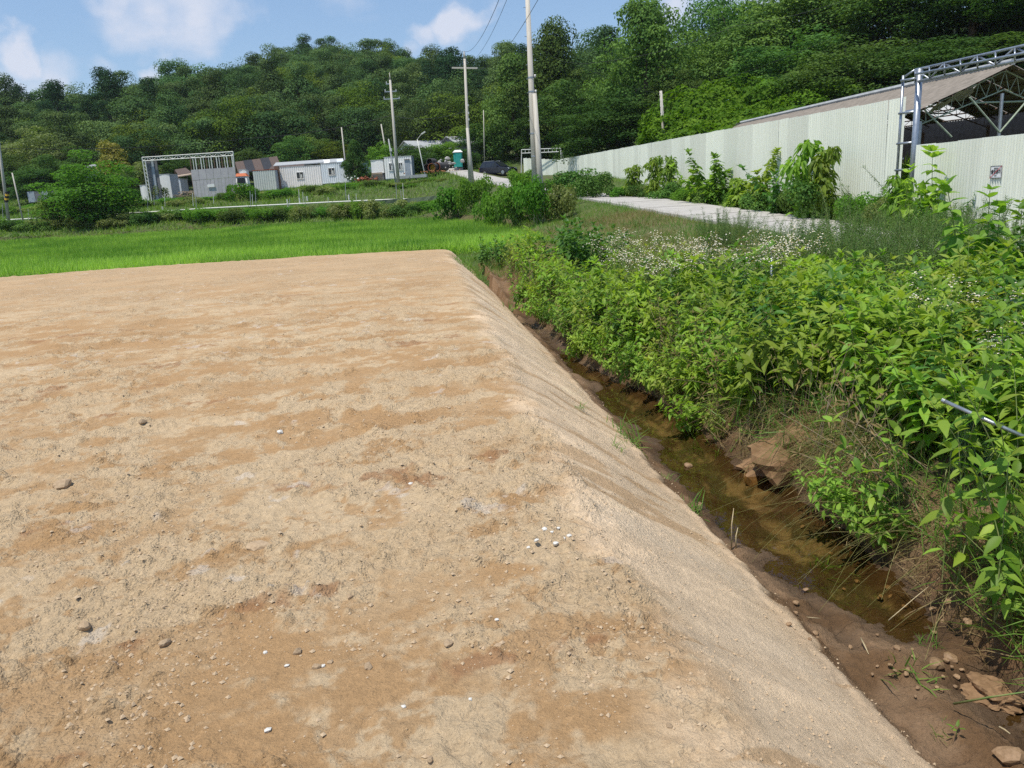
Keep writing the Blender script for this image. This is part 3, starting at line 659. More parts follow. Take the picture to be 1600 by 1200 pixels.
# ---- tree crowns (unit: metres, base of trunk at the origin)
def crown_mesh(name, lm, H, Wd, base=.25, nclump=55, per=90, leaf=.3, flat=.62, ragged=.25, trunk=True, droop=0, seed=0, shape='round', parts=False):
    global rng
    keep = rng; rng = np.random.default_rng(1000 + seed)
    v = Veg(); tr = Veg()
    cz0 = H * base; ch = H - cz0; R_ = Wd / 2
    cl = []
    while len(cl) < nclump:
        p = rng.normal(size=3); p /= np.linalg.norm(p); rr = rng.random() ** .35
        if shape == 'round': q = np.array([p[0] * R_ * rr, p[1] * R_ * rr, cz0 + ch * (.5 + .5 * p[2] * rr)])
        elif shape == 'cone': hh = rng.random() ** .8; k_ = (1 - hh) ** .75 * .95 + .06; an = rng.random() * 6.283; q = np.array([math.cos(an) * R_ * k_ * rr, math.sin(an) * R_ * k_ * rr, cz0 + ch * hh])
        else: hh = rng.random(); k_ = math.sin(min(1, hh * 1.15 + .12) * math.pi) ** .5; an = rng.random() * 6.283; q = np.array([math.cos(an) * R_ * k_ * rr, math.sin(an) * R_ * k_ * rr, cz0 + ch * hh])
        if q[2] < cz0 + ch * .06 and rng.random() < .7: continue
        q += rng.normal(size=3) * ragged * R_ * .35; cl.append(q)
    cl = np.array(cl); cr0 = R_ * (.28 + .24 * rng.random(len(cl))) * (1.0 if nclump < 80 else .8)
    for c, rc in zip(cl, cr0):
        n = int(per * (.6 + .8 * rng.random())); d = rdir(n, .35); rad_ = rc * (.55 + .5 * rng.random(n) ** .5)
        # a lumpy clump: directions bunch into sprays
        P = c + d * rad_[:, None] * np.array([1, 1, flat])
        out = norm(d + (.30 if leaf > .26 else .34) * rng.normal(size=(n, 3)) + np.array([0, 0, .30]))
        D = norm(np.cross(out, rng.normal(size=(n, 3)))); 
        if droop: D = norm(D + np.array([0, 0, -droop]))
        v.leaves(TP['card'], P, D, out, leaf * (.6 + .8 * rng.random(n)), leaf * (.6 + .8 * rng.random(n)), 0, np.clip(rng.random() * .5 + .5 * rng.random(n), 0, 1))
    top = cz0 + ch * .7
    tgt = tr if parts else v; mi_ = 0 if parts else 1
    if trunk:
        r0_ = max(.07, H * .022); pts = [np.array([0, 0, -.4]), np.array([0, 0, cz0 * .5]), np.array([.05 * R_, .03 * R_, cz0 + ch * .25]), np.array([-.04 * R_, .06 * R_, top])]
        tgt.tube(pts, [r0_ * 1.35, r0_, r0_ * .7, r0_ * .2], 7, mi_)
        for c in cl[rng.choice(len(cl), min(len(cl), 16), False)]:
            b0 = np.array([0, 0, cz0 * .6 + (top - cz0 * .6) * rng.random() * .7]); mid = (b0 + c) / 2 + np.array([0, 0, -.06 * H]) * rng.random()
            tgt.tube([b0, mid, c], [r0_ * .4, r0_ * .22, r0_ * .07], 4, mi_)
    rng = keep
    if parts: return v.mesh(name + '_crown', [lm]), tr.mesh(name + '_trunk', [MT['bark']])
    return v.mesh(name, [lm, MT['bark']])

MARKS = [(-999, 40, 'the pole at the left edge'), (40, 200, 'the spreading sapling'), (200, 240, 'the tall grey slabs'), (240, 298, 'the open steel frame'), (298, 372, 'the lilac grey board wall'), (372, 436, 'the grey-green container'), (436, 504, 'the off-white container cabin'), (504, 550, 'the blue-grey container cabin'), (550, 600, 'the light blue hut'), (600, 650, 'the small white cabin'), (650, 705, 'the stacked pipes'), (705, 760, 'the crossarm pole'), (760, 815, 'the parked car'), (815, 890, 'the doubled pole'), (890, 960, 'the far part of the wall'), (960, 1060, 'the thin hillside pole'), (1060, 1150, 'the vine thicket'), (1150, 1300, 'the long shed roof'), (1300, 1430, 'the near end of the wall'), (1430, 1600, 'the open gable'), (1600, 9999, 'the right edge of the picture')]
def mark(x_, y_, z_=None):
    px_ = proj((x_, y_, g(x_, y_) if z_ is None else z_))[0]
    return next(m_[2] for m_ in MARKS if m_[0] <= px_ < m_[1])
def weedspot(x_, y_):
    a_ = 'beside the slanted grey tube' if y_ < 5.8 else 'behind the earth mound' if y_ < 7.6 else 'opposite the open water' if y_ < 9.6 else 'where the water begins' if y_ < 12 else 'by the white flower patch' if y_ < 15 else 'towards the ditch end'
    b_ = 'at the very edge of the ditch' if x_ - x_bank(y_) < .75 else 'in the second rank from the ditch' if x_ - x_bank(y_) < 2 else 'deep in the stand away from the ditch'
    return f'{b_}, {a_}'
# ------------------------------------------------------------------ forested hills: trees of a wood, nearest three hundred as things
HILLV = {}
HV = [('hill', crown_mesh('hill_tree', MT['hill'], 10, 11.0, .12, 34, 300, .29, .6, .3, True, 0, i)) for i in range(4)]
HV += [('hill', crown_mesh('hill_tree', MT['hill'], 11.5, 9.5, .15, 38, 260, .28, .7, .35, True, 0, 10 + i, 'col')) for i in range(2)]
HY = [crown_mesh('yellow_green_tree', MT['hilly'], 10, 10.5, .12, 32, 300, .29, .6, .3, True, 0, 20 + i) for i in range(2)]
HP = [crown_mesh('pale_tree', MT['pale'], 9, 10, .12, 34, 280, .27, .6, .3, True, 0, 30)]
HN = [crown_mesh('pine_tree', MT['pine'], 12, 7.5, .25, 60, 90, .26, .38, .25, True, 0, 40 + i, 'col') for i in range(2)]
spots = []
rg = np.random.default_rng(99)
sp = 7.6
for gy in np.arange(108, 262, sp * .92):
    for gx in np.arange(-190, 110, sp):
        px_ = gx + rg.uniform(-.45, .45) * sp; py_ = gy + rg.uniform(-.45, .45) * sp
        spots.append((px_, py_))
S_ = np.array(spots); SZ = ground(S_[:, 0], S_[:, 1])
eps = 3.0
sel = []
for (x_, y_), z_ in zip(S_, SZ):
    if z_ < 6.8: continue
    P_ = proj((x_, y_, z_ + 9))
    if not (-60 < P_[0] < 1660) or P_[1] < -60: continue
    if x_ > -6 and y_ < 125 + 0 * x_ and not (x_ > 8 and y_ > 92): continue
    sel.append((x_, y_, z_, math.hypot(x_, y_)))
# drop trees hidden behind the crest: the line of sight passes under higher ground nearer by
vis = []
for (x_, y_, z_, d_) in sel:
    k = np.linspace(.55, .965, 14); gz = ground(x_ * k, y_ * k); line = HCAM + (z_ + 10.5 - HCAM) * k
    if np.any(gz + 6.5 > line): continue
    pj = proj((x_, y_, z_ + 10.5))
    if 1015 < pj[0] < 1125 and pj[1] < 52: continue
    vis.append((x_, y_, z_, d_))
vis.sort(key=lambda q: q[3])
print('hill trees visible', len(vis))
dens_n = np.array([(a_[0], a_[1]) for a_ in vis])
for i, (x_, y_, z_, d_) in enumerate(vis[:600]):
    nn_ = float(fbm([x_], [y_], 38, 2, 201)[0]); q = rg.random()
    if i < 300: grp = 'trees on the wooded hill'
    pick = HV[rg.integers(len(HV))][1]; nm = 'hill_tree'; lab = 'dark green broadleaf tree in the dense wood on the hillside'; cat = 'tree'
    if nn_ > .20 and q < .55 or q < .05: pick = HY[rg.integers(2)]; nm = 'yellow_green_tree'; lab = 'lighter yellow-green broadleaf tree among the dark wood on the hillside'
    elif nn_ < -.24 and q < .6: pick = HN[rg.integers(2)]; nm = 'pine_tree'; lab = 'blackish pine with narrow layered crown among the broadleaf trees of the hillside'
    elif q > .975: pick = HP[0]; nm = 'pale_tree'; lab = 'silvery pale green tree standing out in the dark hillside wood'
    s_ = rg.uniform(.78, 1.12)
    lab = {'hill_tree': 'dark green broadleaf tree', 'yellow_green_tree': 'lighter yellow-green broadleaf tree', 'pine_tree': 'blackish narrow layered pine', 'pale_tree': 'silvery pale green tree'}[nm] + (' at the hill foot' if z_ < 15 else ' halfway up the wooded hill' if z_ < 32 else ' near the crest of the wooded hill') + ' above ' + mark(x_, y_, z_ + 9)
    if i < 300:
        link(nm, pick, None, (x_, y_, z_ - .4), rg.uniform(0, 6.28), None, lab, cat, nm.replace('_', ' ') + 's on the wooded hill', (s_, s_, s_ * rg.uniform(.85, 1.1)))
    else:
        HILLV.setdefault(pick.name, []).append((x_, y_, z_ - .4, rg.uniform(0, 6.28), s_))
# beyond the three hundred: one mass, points carrying the same crowns
if HILLV:
    pts = [(a_, nm_) for nm_, L in HILLV.items() for a_ in L]
    names = list(HILLV.keys()); colc = bpy.data.collections.new('wood_sources')
    srcs = []
    for nm_ in names:
        so = bpy.data.objects.new('wood_source', bpy.data.meshes[nm_]); colc.objects.link(so); srcs.append(so)
    # one low-weight mesh of the far crowns joined directly
    VV = []; FF = []; RRn = []; MI = []; off = 0
    for (x_, y_, z_, a_, s_), nm_ in pts:
        m_ = bpy.data.meshes[nm_]; nv = len(m_.vertices); co = np.empty(nv * 3, np.float32); m_.vertices.foreach_get('co', co); co = co.reshape(-1, 3)[:]
        nf4 = nv // 4
        pickn = np.arange(0, nf4 - 40, 4); q4 = co[:nf4 * 4].reshape(-1, 4, 3)[pickn]
        cen = q4.mean(1, keepdims=True); q4 = cen + (q4 - cen) * 1.9
        c_, s2 = math.cos(a_), math.sin(a_); w_ = q4.reshape(-1, 3) * s_
        W2 = np.stack([w_[:, 0] * c_ - w_[:, 1] * s2 + x_, w_[:, 0] * s2 + w_[:, 1] * c_ + y_, w_[:, 2] + z_], 1)
        k_ = len(pickn); idx = off + np.arange(k_)[:, None] * 4 + np.array([0, 1, 2, 3])[None]
        VV.append(W2); FF.append(idx); RRn.append(np.repeat(rg.random(k_), 4)); MI.append(np.full(k_, names.index(nm_))); off += k_ * 4
    mats_ = [bpy.data.meshes[n_].materials[0] for n_ in names]
    me = npmesh('far_wood', np.concatenate(VV), [np.concatenate(FF)], mats_, False, {'rnd': np.concatenate(RRn)}, np.concatenate(MI))
    link('far_wood', me, kind='stuff', label='dense mass of further trees closing the crest of the hill', cat='woodland')
    for so in srcs: bpy.data.objects.remove(so)
    bpy.data.collections.remove(colc)

# ------------------------------------------------------------------ nearer trees, each its own
def tree(px, py, D, wpx, lm, label, name='broadleaf_tree', base=.15, shape='round', ncl=110, per=150, leaf=.2, flat=.6, ragged=.35, droop=0, seed=0, group=None, sink=0):
    p = at(px, py, D); gz = g(p[0], D) - sink; H = max(1.5, p[2] - gz); W_ = wpx / 1200 * D * 1.03
    cls = 4 if W_ < 5.5 else 7.5 if W_ < 9.5 else 12; key = (lm, shape, droop, cls, seed % 2, ragged > .3)
    if key not in TCACHE:
        f_ = cls / 8; TCACHE[key] = crown_mesh(name, MT[lm], cls * 1.15, cls, .04, int(50 + 6 * cls), int(112 + 5 * cls), .125 + .0145 * cls, flat, ragged, True, droop, 300 + seed, shape, True)
    cm, tm = TCACHE[key]; hh_ = H / (cls * 1.15) * .97; sx_ = W_ / cls
    r_ = thing(name, label, 'tree', (p[0], D, gz), random.uniform(0, 6), group)
    for n_, m_ in (('trunk', tm), ('crown', cm)): link(n_, m_, r_, scale=(sx_, sx_, hh_))
    return r_
TCACHE = {}
k = 0
TREES = [
 # px, top py, depth, width px, leaf, label, extras
 (1012, -2, 78, 150, 'near', 'tall open-crowned tree standing clear against the sky on the right hill foot', dict(shape='col', ragged=.5, ncl=150, per=110, leaf=.2, base=.1)),
 (862, 52, 107, 124, 'near', 'tall dense dark green tree directly behind the doubled concrete pole', dict(shape='col', ncl=150, base=.05, leaf=.24)),
 (800, 92, 110, 100, 'near', 'leafy tree rising between the two big concrete poles behind the parked car', dict(shape='col', ncl=120, base=.02, leaf=.26)),
 (905, 118, 92, 110, 'near', 'broad mid-green tree to the right of the doubled pole', dict(shape='round', ncl=110, base=.02)),
 (925, 62, 122, 130, 'pale', 'pale green tree on the skyline behind the dark rounded tree', dict(leaf=.3, base=.1)),
 (955, 150, 76, 165, 'dark', 'dark rounded tree whose foot is hidden by the pale sheet wall', dict(shape='round', ncl=130, per=170, leaf=.17, base=.02, flat=.5)),
 (1035, 200, 66, 60, 'dark', 'small dark tree right of the rounded one beside the thin hillside pole', dict(ncl=50)),
 (768, 192, 114, 95, 'dark', 'low shady tree overhanging the lane behind the dark car', dict(base=.0, ncl=80, leaf=.26)),
 (838, 180, 106, 76, 'dark', 'dark leafy tree behind the lattice gate frame at the wall end', dict(base=.0, ncl=80)),
 (1100, 42, 88, 120, 'dark', 'dark tree at the left edge of the right-hand wooded slope', dict(ncl=110, base=.1)),
 (1060, 105, 74, 90, 'near', 'mid-green tree on the slope above the bright vine thicket', dict(ncl=80, base=.0)),
 (1130, -20, 96, 120, 'near', 'tree on the skyline shoulder of the right slope', dict(ncl=90, leaf=.26)),
 (1180, 8, 78, 170, 'near', 'wide spreading tree above the bright vine thicket', dict(ncl=130, base=.05)),
 (1290, -45, 76, 200, 'near', 'large tree filling the top of the picture above the sheet wall', dict(ncl=140, base=.05)),
 (1405, -60, 70, 200, 'near', 'large feathery tree above the near end of the long shed roof', dict(ncl=150, base=.05, flat=.45)),
 (1530, -60, 64, 220, 'dark', 'dark tree above the steel lattice beam', dict(ncl=150, base=.05)),
 (1640, -40, 58, 200, 'near', 'bright-edged tree at the right edge of the picture above the lattice beam', dict(ncl=130, base=.02)),
 (1230, 62, 66, 150, 'near', 'leafy tree low on the slope left of the dark hollow', dict(ncl=110, base=.0)),
 (1340, 62, 60, 190, 'near', 'broad tree low on the slope directly behind the shed roof', dict(ncl=140, base=.0)),
 (1470, 62, 56, 200, 'dark', 'shaded tree behind the steel post and roof edge', dict(ncl=140, base=.0)),
 (1600, 55, 54, 170, 'near', 'tree behind the open gable of the shed', dict(ncl=110, base=.0)),
 (1290, 130, 58, 110, 'vine', 'bright creeper-covered tree at the right end of the vine thicket', dict(ncl=80, base=.0, leaf=.24)),
 (1215, 120, 62, 90, 'bright', 'fresh green tree with big leaves beside the vine thicket', dict(ncl=60, base=.0, leaf=.3)),
 # the yard and the far left
 (62, 203, 126, 100, 'olive', 'rounded willow-like olive green tree on the far left', dict(ncl=120, per=170, leaf=.24, droop=.8, base=.05, ragged=.15)),
 (15, 238, 118, 70, 'near', 'mid-green tree at the left edge below the willow-like tree', dict(ncl=70, base=.0, leaf=.24)),
 (92, 238, 112, 78, 'near', 'mid-green tree in front of the willow-like tree', dict(ncl=90, base=.0, leaf=.24)),
 (50, 262, 108, 80, 'dark', 'dark low tree behind the grey boundary fence on the left', dict(ncl=70, base=.0, leaf=.24)),
 (173, 231, 109, 52, 'yellow', 'yellowing narrow tree left of the steel frame', dict(ncl=60, per=80, shape='cone', base=.05)),
 (212, 254, 106, 62, 'olive', 'olive green bushy tree against the left leg of the steel frame', dict(ncl=60, base=.0)),
 (190, 262, 100, 40, 'near', 'small green tree between the yellowing tree and the boarded fence', dict(ncl=40, base=.0)),
 (553, 220, 104, 34, 'dark', 'dark upright column-shaped shrub at the right end of the blue-grey cabin', dict(shape='col', ncl=60, per=150, leaf=.16, base=.0, ragged=.15)),
 (598, 226, 110, 46, 'bright', 'small round green tree left of the thick banded pole', dict(ncl=60, base=.1)),
 (640, 226, 112, 60, 'dark', 'dark tree in front of the pale barn gable', dict(ncl=60, base=.0)),
 (655, 236, 104, 50, 'dark', 'dark shrubby tree behind the street lamp', dict(ncl=50, base=.0)),
 (692, 222, 114, 54, 'bright', 'light green tree beside the stacked pipes', dict(ncl=70, base=.0)),
 (725, 236, 106, 40, 'dark', 'dark bushy tree beside the teal booth', dict(ncl=50, base=.0)),
 (455, 212, 124, 60, 'near', 'green tree behind the long grey roof, left one of three', dict(ncl=70, base=.0, leaf=.28)),
 (485, 214, 127, 60, 'near', 'green tree behind the long grey roof, middle one of three', dict(ncl=70, base=.0, leaf=.28)),
 (518, 222, 125, 56, 'hilly', 'yellowish green tree behind the long grey roof, right one of three', dict(ncl=60, base=.0, leaf=.28)),
 (285, 240, 122, 60, 'near', 'green tree seen through the open part of the steel frame', dict(ncl=60, base=.0, leaf=.28)),
 (388, 232, 124, 50, 'near', 'green tree behind the slatted brown roofs', dict(ncl=50, base=.0, leaf=.28)),
]
for i, (px, py, D, w_, lm, lab, kw) in enumerate(TREES): tree(px, py, D, w_, lm, lab, seed=i, **kw)
# sapling with an open crown at the left field edge
tree(128, 256, 76, 128, 'bright', 'open spreading sapling in front of the hedge at the left field edge', name='sapling', base=.05, shape='round', ncl=64, per=80, leaf=.2, ragged=.6, seed=90)
tree(95, 300, 76.5, 70, 'near', 'low bush at the left foot of the spreading sapling', name='sapling', base=.0, ncl=30, per=80, leaf=.18, ragged=.5, seed=91)

# ------------------------------------------------------------------ shrubs and weeds
def shrub_mesh(name, lm, H, W_, n=1600, leaf=.09, seed=0, tpl='card', lump=7):
    global rng; keep = rng; rng = np.random.default_rng(2000 + seed); v = Veg()
    C_ = np.stack([rng.normal(size=lump) * W_ * .24, rng.normal(size=lump) * W_ * .24, H * (.25 + .5 * rng.random(lump))], 1)
    for c in C_:
        m_ = n // lump; d = rdir(m_, .3); P = c + d * (np.array([W_ * .24, W_ * .24, H * .27]) * (.6 + .5 * rng.random((m_, 1))))
        P[:, 2] = np.maximum(P[:, 2], .02); out = norm(d + .6 * rng.normal(size=(m_, 3)) + np.array([0, 0, .4])); D = norm(np.cross(out, rng.normal(size=(m_, 3))))
        v.leaves(TP[tpl], P, D, out, leaf * (.6 + .8 * rng.random(m_)), None, 0, np.clip(rng.random() * .4 + .6 * rng.random(m_), 0, 1))
        v.tube([np.array([0, 0, -.1]), c * .5, c], [.02, .014, .006], 4, 1)
    rng = keep; return v.mesh(name, [lm, MT['stem']])
def weed_mesh(name, lm, H=.95, nst=6, spread=.16, nodes=11, leaf=.11, tpl='lance', lean=.25, seed=0, bare=.28, stemr=.005, opp=2, top=1.0, leafparts=False, wf=1.0, hmin=.68):
    """several stems from one foot, leaves in pairs up each stem"""
    global rng; keep = rng; rng = np.random.default_rng(3000 + seed); v = Veg(); LP = []
    for s_ in range(nst):
        b0 = np.array([rng.normal() * spread * .5, rng.normal() * spread * .5, -.08]); ln = rng.normal(size=2) * lean; h = H * rng.uniform(hmin, 1.08)
        ts = np.linspace(0, 1, 6); pts = np.stack([b0[0] + ln[0] * h * ts ** 1.6, b0[1] + ln[1] * h * ts ** 1.6, b0[2] + (h + .08) * ts], 1)
        v.tube(pts, np.linspace(stemr, stemr * .4, 6), 4, 1)
        ph = rng.random() * 6.28
        for q in range(nodes):
            tq = bare + (1 - bare) * (q / (nodes - 1)) ** .85; i_ = min(int(tq * 5), 4); f_ = tq * 5 - i_; p = pts[i_] * (1 - f_) + pts[i_ + 1] * f_
            ph += 1.45 + rng.normal() * .25; L = leaf * (1.15 - .55 * abs(tq - .62) / .5) * rng.uniform(.6, 1.3) * (top if tq > .9 else 1)
            nn_ = opp + (2 if q == nodes - 1 else 0)
            an = ph + np.arange(nn_) * 2 * math.pi / nn_ + rng.normal(size=nn_) * .2
            el = rng.normal(size=nn_) * .28 - .12 - .25 * (1 - tq) + .75 * (tq > .93)
            D = np.stack([np.cos(an) * np.cos(el), np.sin(an) * np.cos(el), np.sin(el)], 1); up = norm(np.array([0, 0, 1.]) + rng.normal(size=(nn_, 3)) * .25)
            Pp = p + D * .012; Ls = np.full(nn_, L) * rng.uniform(.85, 1.1, nn_)
            if leafparts: LP += [(Pp[j], D[j], up[j], Ls[j]) for j in range(nn_)]
            else: v.leaves(TP[tpl], Pp, D, up, Ls, Ls * wf, 0, np.clip(.25 + .5 * tq + rng.normal(size=nn_) * .22, 0, 1))
    rng = keep; me_ = v.mesh(name, [lm, MT['stem']]); return (me_, LP) if leafparts else me_
WE = [weed_mesh('leafy_weed', MT[('weed', 'weed', 'weed', 'weedd', 'weed', 'weed', 'weedy')[i]], .95, 7, .24, 10 + i % 3, .145 + .02 * (i % 3), 'lance', .24 + .04 * (i % 2), i, wf=1.15 + .1 * (i % 2)) for i in range(7)]
WD = [weed_mesh('dark_weed', MT['weedd'], .9, 6, .2, 11, .15, 'broad', .25, 20 + i, wf=.8) for i in range(3)]
WM = [weed_mesh('feathery_weed', MT['mug'], 1.05, 9, .25, 26, .055, 'slim', .16, 40 + i, bare=.15, opp=3, wf=1.3) for i in range(4)]
# fleabane: thin branching stems with small white heads
def fleabane_mesh(seed):
    global rng; keep = rng; rng = np.random.default_rng(4000 + seed); v = Veg()
    for s_ in range(7):
        h = rng.uniform(.75, 1.05); b0 = np.append(rng.normal(size=2) * .08, -.05); e = np.array([rng.normal() * .16, rng.normal() * .16, h * .72]); v.tube([b0, (b0 + e) / 2 + rng.normal(size=3) * .02, e], [.004, .003, .002], 3, 1)
        n = 12; tq = rng.random(n); P = b0 + (e - b0) * tq[:, None]; D = rdir(n, .3); v.leaves(TP['slim'], P, D, rdir(n, 1.), np.full(n, .07), None, 0)
        for b_ in range(7):
            tip = e + np.array([rng.normal() * .07, rng.normal() * .07, h * rng.uniform(.12, .30)]); v.tube([e, (e + tip) / 2 + rng.normal(size=3) * .01, tip], [.002, .0015, .001], 3, 1)
            for f_ in range(3):
                c = tip + rng.normal(size=3) * np.array([.025, .025, .012]); up = norm(np.array([rng.normal() * .3, rng.normal() * .3, 1.])); X_ = norm(np.cross(up, [1, 0, .1])); Y_ = np.cross(up, X_)
                an = np.linspace(0, 2 * np.pi, 8, endpoint=False); ring = c + (X_ * np.cos(an)[:, None] + Y_ * np.sin(an)[:, None]) * .0088 + up * .002
                V = np.concatenate([[c - up * .001], ring]); v.add(V, [np.array([(0, 1 + i, 1 + (i + 1) % 8) for i in range(8)])], np.zeros(9), 2)
                ring2 = c + (X_ * np.cos(an)[:, None] + Y_ * np.sin(an)[:, None]) * .0036 + up * .003; V = np.concatenate([[c + up * .006], ring2]); v.add(V, [np.array([(0, 1 + i, 1 + (i + 1) % 8) for i in range(8)])], np.zeros(9), 3)
    rng = keep; return v.mesh('white_flowered_weed', [MT['weed'], MT['stem'], MT['flower'], MT['yellowpaint']])
FB = [fleabane_mesh(i) for i in range(3)]
def grass_tuft(name, lm, n=60, L=.45, spread=.10, lean=.6, w=1., seed=0):
    global rng; keep = rng; rng = np.random.default_rng(5000 + seed); v = Veg()
    P = np.stack([rng.normal(size=n) * spread, rng.normal(size=n) * spread, np.full(n, -.02)], 1); D = rdir(n, 1 / max(lean, .05)); 
    v.leaves(TP['blade'], P, D, norm(np.array([0, 0, 1.]) + D * .2 + rng.normal(size=(n, 3)) * .2), L * rng.uniform(.5, 1.1, n), np.full(n, L * w)); rng = keep; return v.mesh(name, [lm])

def scatter(n, poly, seed, mind=0.):
    rg_ = np.random.default_rng(seed); poly = np.array(poly, float); lo = poly.min(0); hi = poly.max(0); out = []
    tries = 0
    while len(out) < n and tries < n * 60:
        tries += 1; p = lo + rg_.random(2) * (hi - lo); ins = False; j = len(poly) - 1
        for i in range(len(poly)):
            if (poly[i, 1] > p[1]) != (poly[j, 1] > p[1]) and p[0] < (poly[j, 0] - poly[i, 0]) * (p[1] - poly[i, 1]) / (poly[j, 1] - poly[i, 1]) + poly[i, 0]: ins = not ins
            j = i
        if not ins: continue
        if mind and out and min((p[0] - o[0]) ** 2 + (p[1] - o[1]) ** 2 for o in out) < mind ** 2: continue
        out.append((p[0], p[1]))
    return out
rg = np.random.default_rng(17)
def put(meshes, pts, name, lab, cat, grp, smin=.8, smax=1.2, tilt=.08, dz=-.02, hs=None):
    for (x_, y_) in pts:
        s_ = rg.uniform(smin, smax) * (hs(x_, y_) if hs else 1); z_ = g(x_, y_) + dz
        link(name, meshes[rg.integers(len(meshes))], None, (x_, y_, z_), 0, None, lab if isinstance(lab, str) else lab(x_, y_), cat, grp, (s_, s_, s_ * rg.uniform(.85, 1.15)), (rg.normal() * tilt, rg.normal() * tilt, rg.uniform(0, 6.28)))
xb = lambda y: float(x_bank(y))
# leafy weeds crowding the right bank of the ditch, nearest 290
edge_pts = [(xb(y_) + .16 + rg.uniform(-.1, .4), y_) for y_ in np.arange(7.3, 13.5, .13)] + [(xb(y_) + np.interp(y_, [4.9, 5.7, 6.3, 7.2], [.55, .5, .8, .62]) + rg.uniform(-.1, .3), y_) for y_ in np.arange(4.9, 7.2, .12)]
edge_pts += [(xb(y_) + .2 + rg.uniform(-.1, .4), y_) for y_ in np.arange(13.5, 21, .26)]
body = scatter(170, [(3.4, 4.3), (6.4, 6.2), (6.6, 8.8), (4.6, 10.8), (2.2, 15.5), (2.9, 9), (3.2, 6)], 5, .28)
def hsw(x_, y_): return float(np.interp(x_ - xb(y_), [.15, .7, 2.2, 5], [.72, 1.0, .93, .82])) * float(np.interp(y_, [4.3, 6, 14], [.78, 1, 1.0]))
pts_ = edge_pts + body; pts_ = pts_[:295]
put(WE, pts_, 'leafy_weed', lambda x_, y_: 'green lance-leaved weed ' + weedspot(x_, y_), 'weed', 'leafy weeds crowding the right bank of the ditch', .8, 1.15, .10, -.03, hsw)
# dead brown stems among them
DE = [weed_mesh('dead_weed', MT['drygrass'], .8, 9, .22, 4, .09, 'slim', .4, 400 + i, bare=.2, stemr=.0045) for i in range(3)]
for m_ in DE: m_.materials[1] = MT['twig']
put(DE, [(xb(y_) + rg.uniform(.1, .45), y_) for y_ in np.arange(5.2, 18, .33)], 'dead_weed', lambda x_, y_: 'dead brown weed stems under the green weeds ' + weedspot(x_, y_).split(', ')[1], 'dead weed', 'dead weeds on the ditch bank', .6, 1.05, .35)
# low weeds hanging from the bank over the water
hang = [(xb(y_) + rg.uniform(.02, .22), y_) for y_ in list(np.arange(5.0, 5.8, .22)) + list(np.arange(7.6, 17.5, .25))]
for (x_, y_) in hang:
    s_ = rg.uniform(.35, .66); link('hanging_weed', WE[rg.integers(len(WE))], None, (x_, y_, g(x_, y_) - .05), 0, None, 'low leafy weed hanging over the ditch ' + weedspot(x_, y_).split(', ')[1], 'weed', 'low weeds hanging over the ditch water', (s_, s_, s_), (rg.normal() * .12, -rg.uniform(.35, .85), rg.normal() * .35))
# dark broad-leaved weeds: clump where the ditch ends, and between road and ditch
put(WD, scatter(14, [(1.0, 17.5), (2.6, 17.5), (3.1, 20.6), (1.6, 21)], 8, .35), 'dark_weed', 'dark broad-leaved weed in the clump where the ditch ends', 'weed', 'dark weeds at the ditch end', .9, 1.3)
put(WD, scatter(5, [(-1.0, 23.5), (-.2, 22.8), (.3, 24), (-.4, 24.8)], 9, .3), 'dark_weed', 'dark broad-leaved weed on the end bank beside the corner of the plot', 'weed', 'dark weeds on the end bank', .7, .9)
put(WD, scatter(30, [(6.2, 7.5), (8.5, 7), (10, 10.5), (8, 11.2)], 10, .4), 'dark_weed', 'dark broad-leaved weed at the right edge behind the bright leafy weeds', 'weed', 'dark weeds at the right edge', .7, .95)
put(WM, scatter(140, [(5.0, 11.2), (8.6, 9.8), (9.0, 15.2), (7.6, 16.4), (5.8, 16.2), (4.8, 15)], 11, .28), 'feathery_weed', lambda x_, y_: ('grey-green feathery weed, ' + ('lane side' if y_ > 13.2 else 'ditch side') + ' of the thicket, below ' + mark(x_, y_)), 'weed', 'feathery weeds beside the lane', .85, 1.1)
put(WM, scatter(16, [(4.6, 18.5), (5.9, 17.5), (6.4, 20.5), (5.2, 21)], 12, .3), 'feathery_weed', 'feathery weed in the small dark clump at the near edge of the lane', 'weed', 'feathery weeds in the small clump at the lane edge', .75, .95)
put(WM, scatter(20, [(9.9, 15.0), (11, 14), (11.0, 20.5), (10.0, 21)], 13, .5), 'feathery_weed', 'feathery weed growing against the foot of the shorter sheet wall', 'weed', 'feathery weeds at the shorter wall', .6, .85)
put(FB, scatter(33, [(1.7, 12.6), (3.9, 9.8), (4.4, 11.6), (3.4, 13.6), (1.9, 15.6)], 14, .22), 'white_flowered_weed', 'weed with sprays of tiny white flowers in the patch near the ditch end', 'flowering weed', 'white-flowered weeds near the ditch end', .98, 1.22)
put(FB, scatter(6, [(3.2, 5.3), (4.3, 5.3), (4.6, 7.2), (3.4, 7.2)], 15, .3), 'white_flowered_weed', 'white-flowered weed standing among the leafy weeds in the middle of the bank', 'flowering weed', 'white-flowered weeds among the leafy weeds', .85, 1.02)

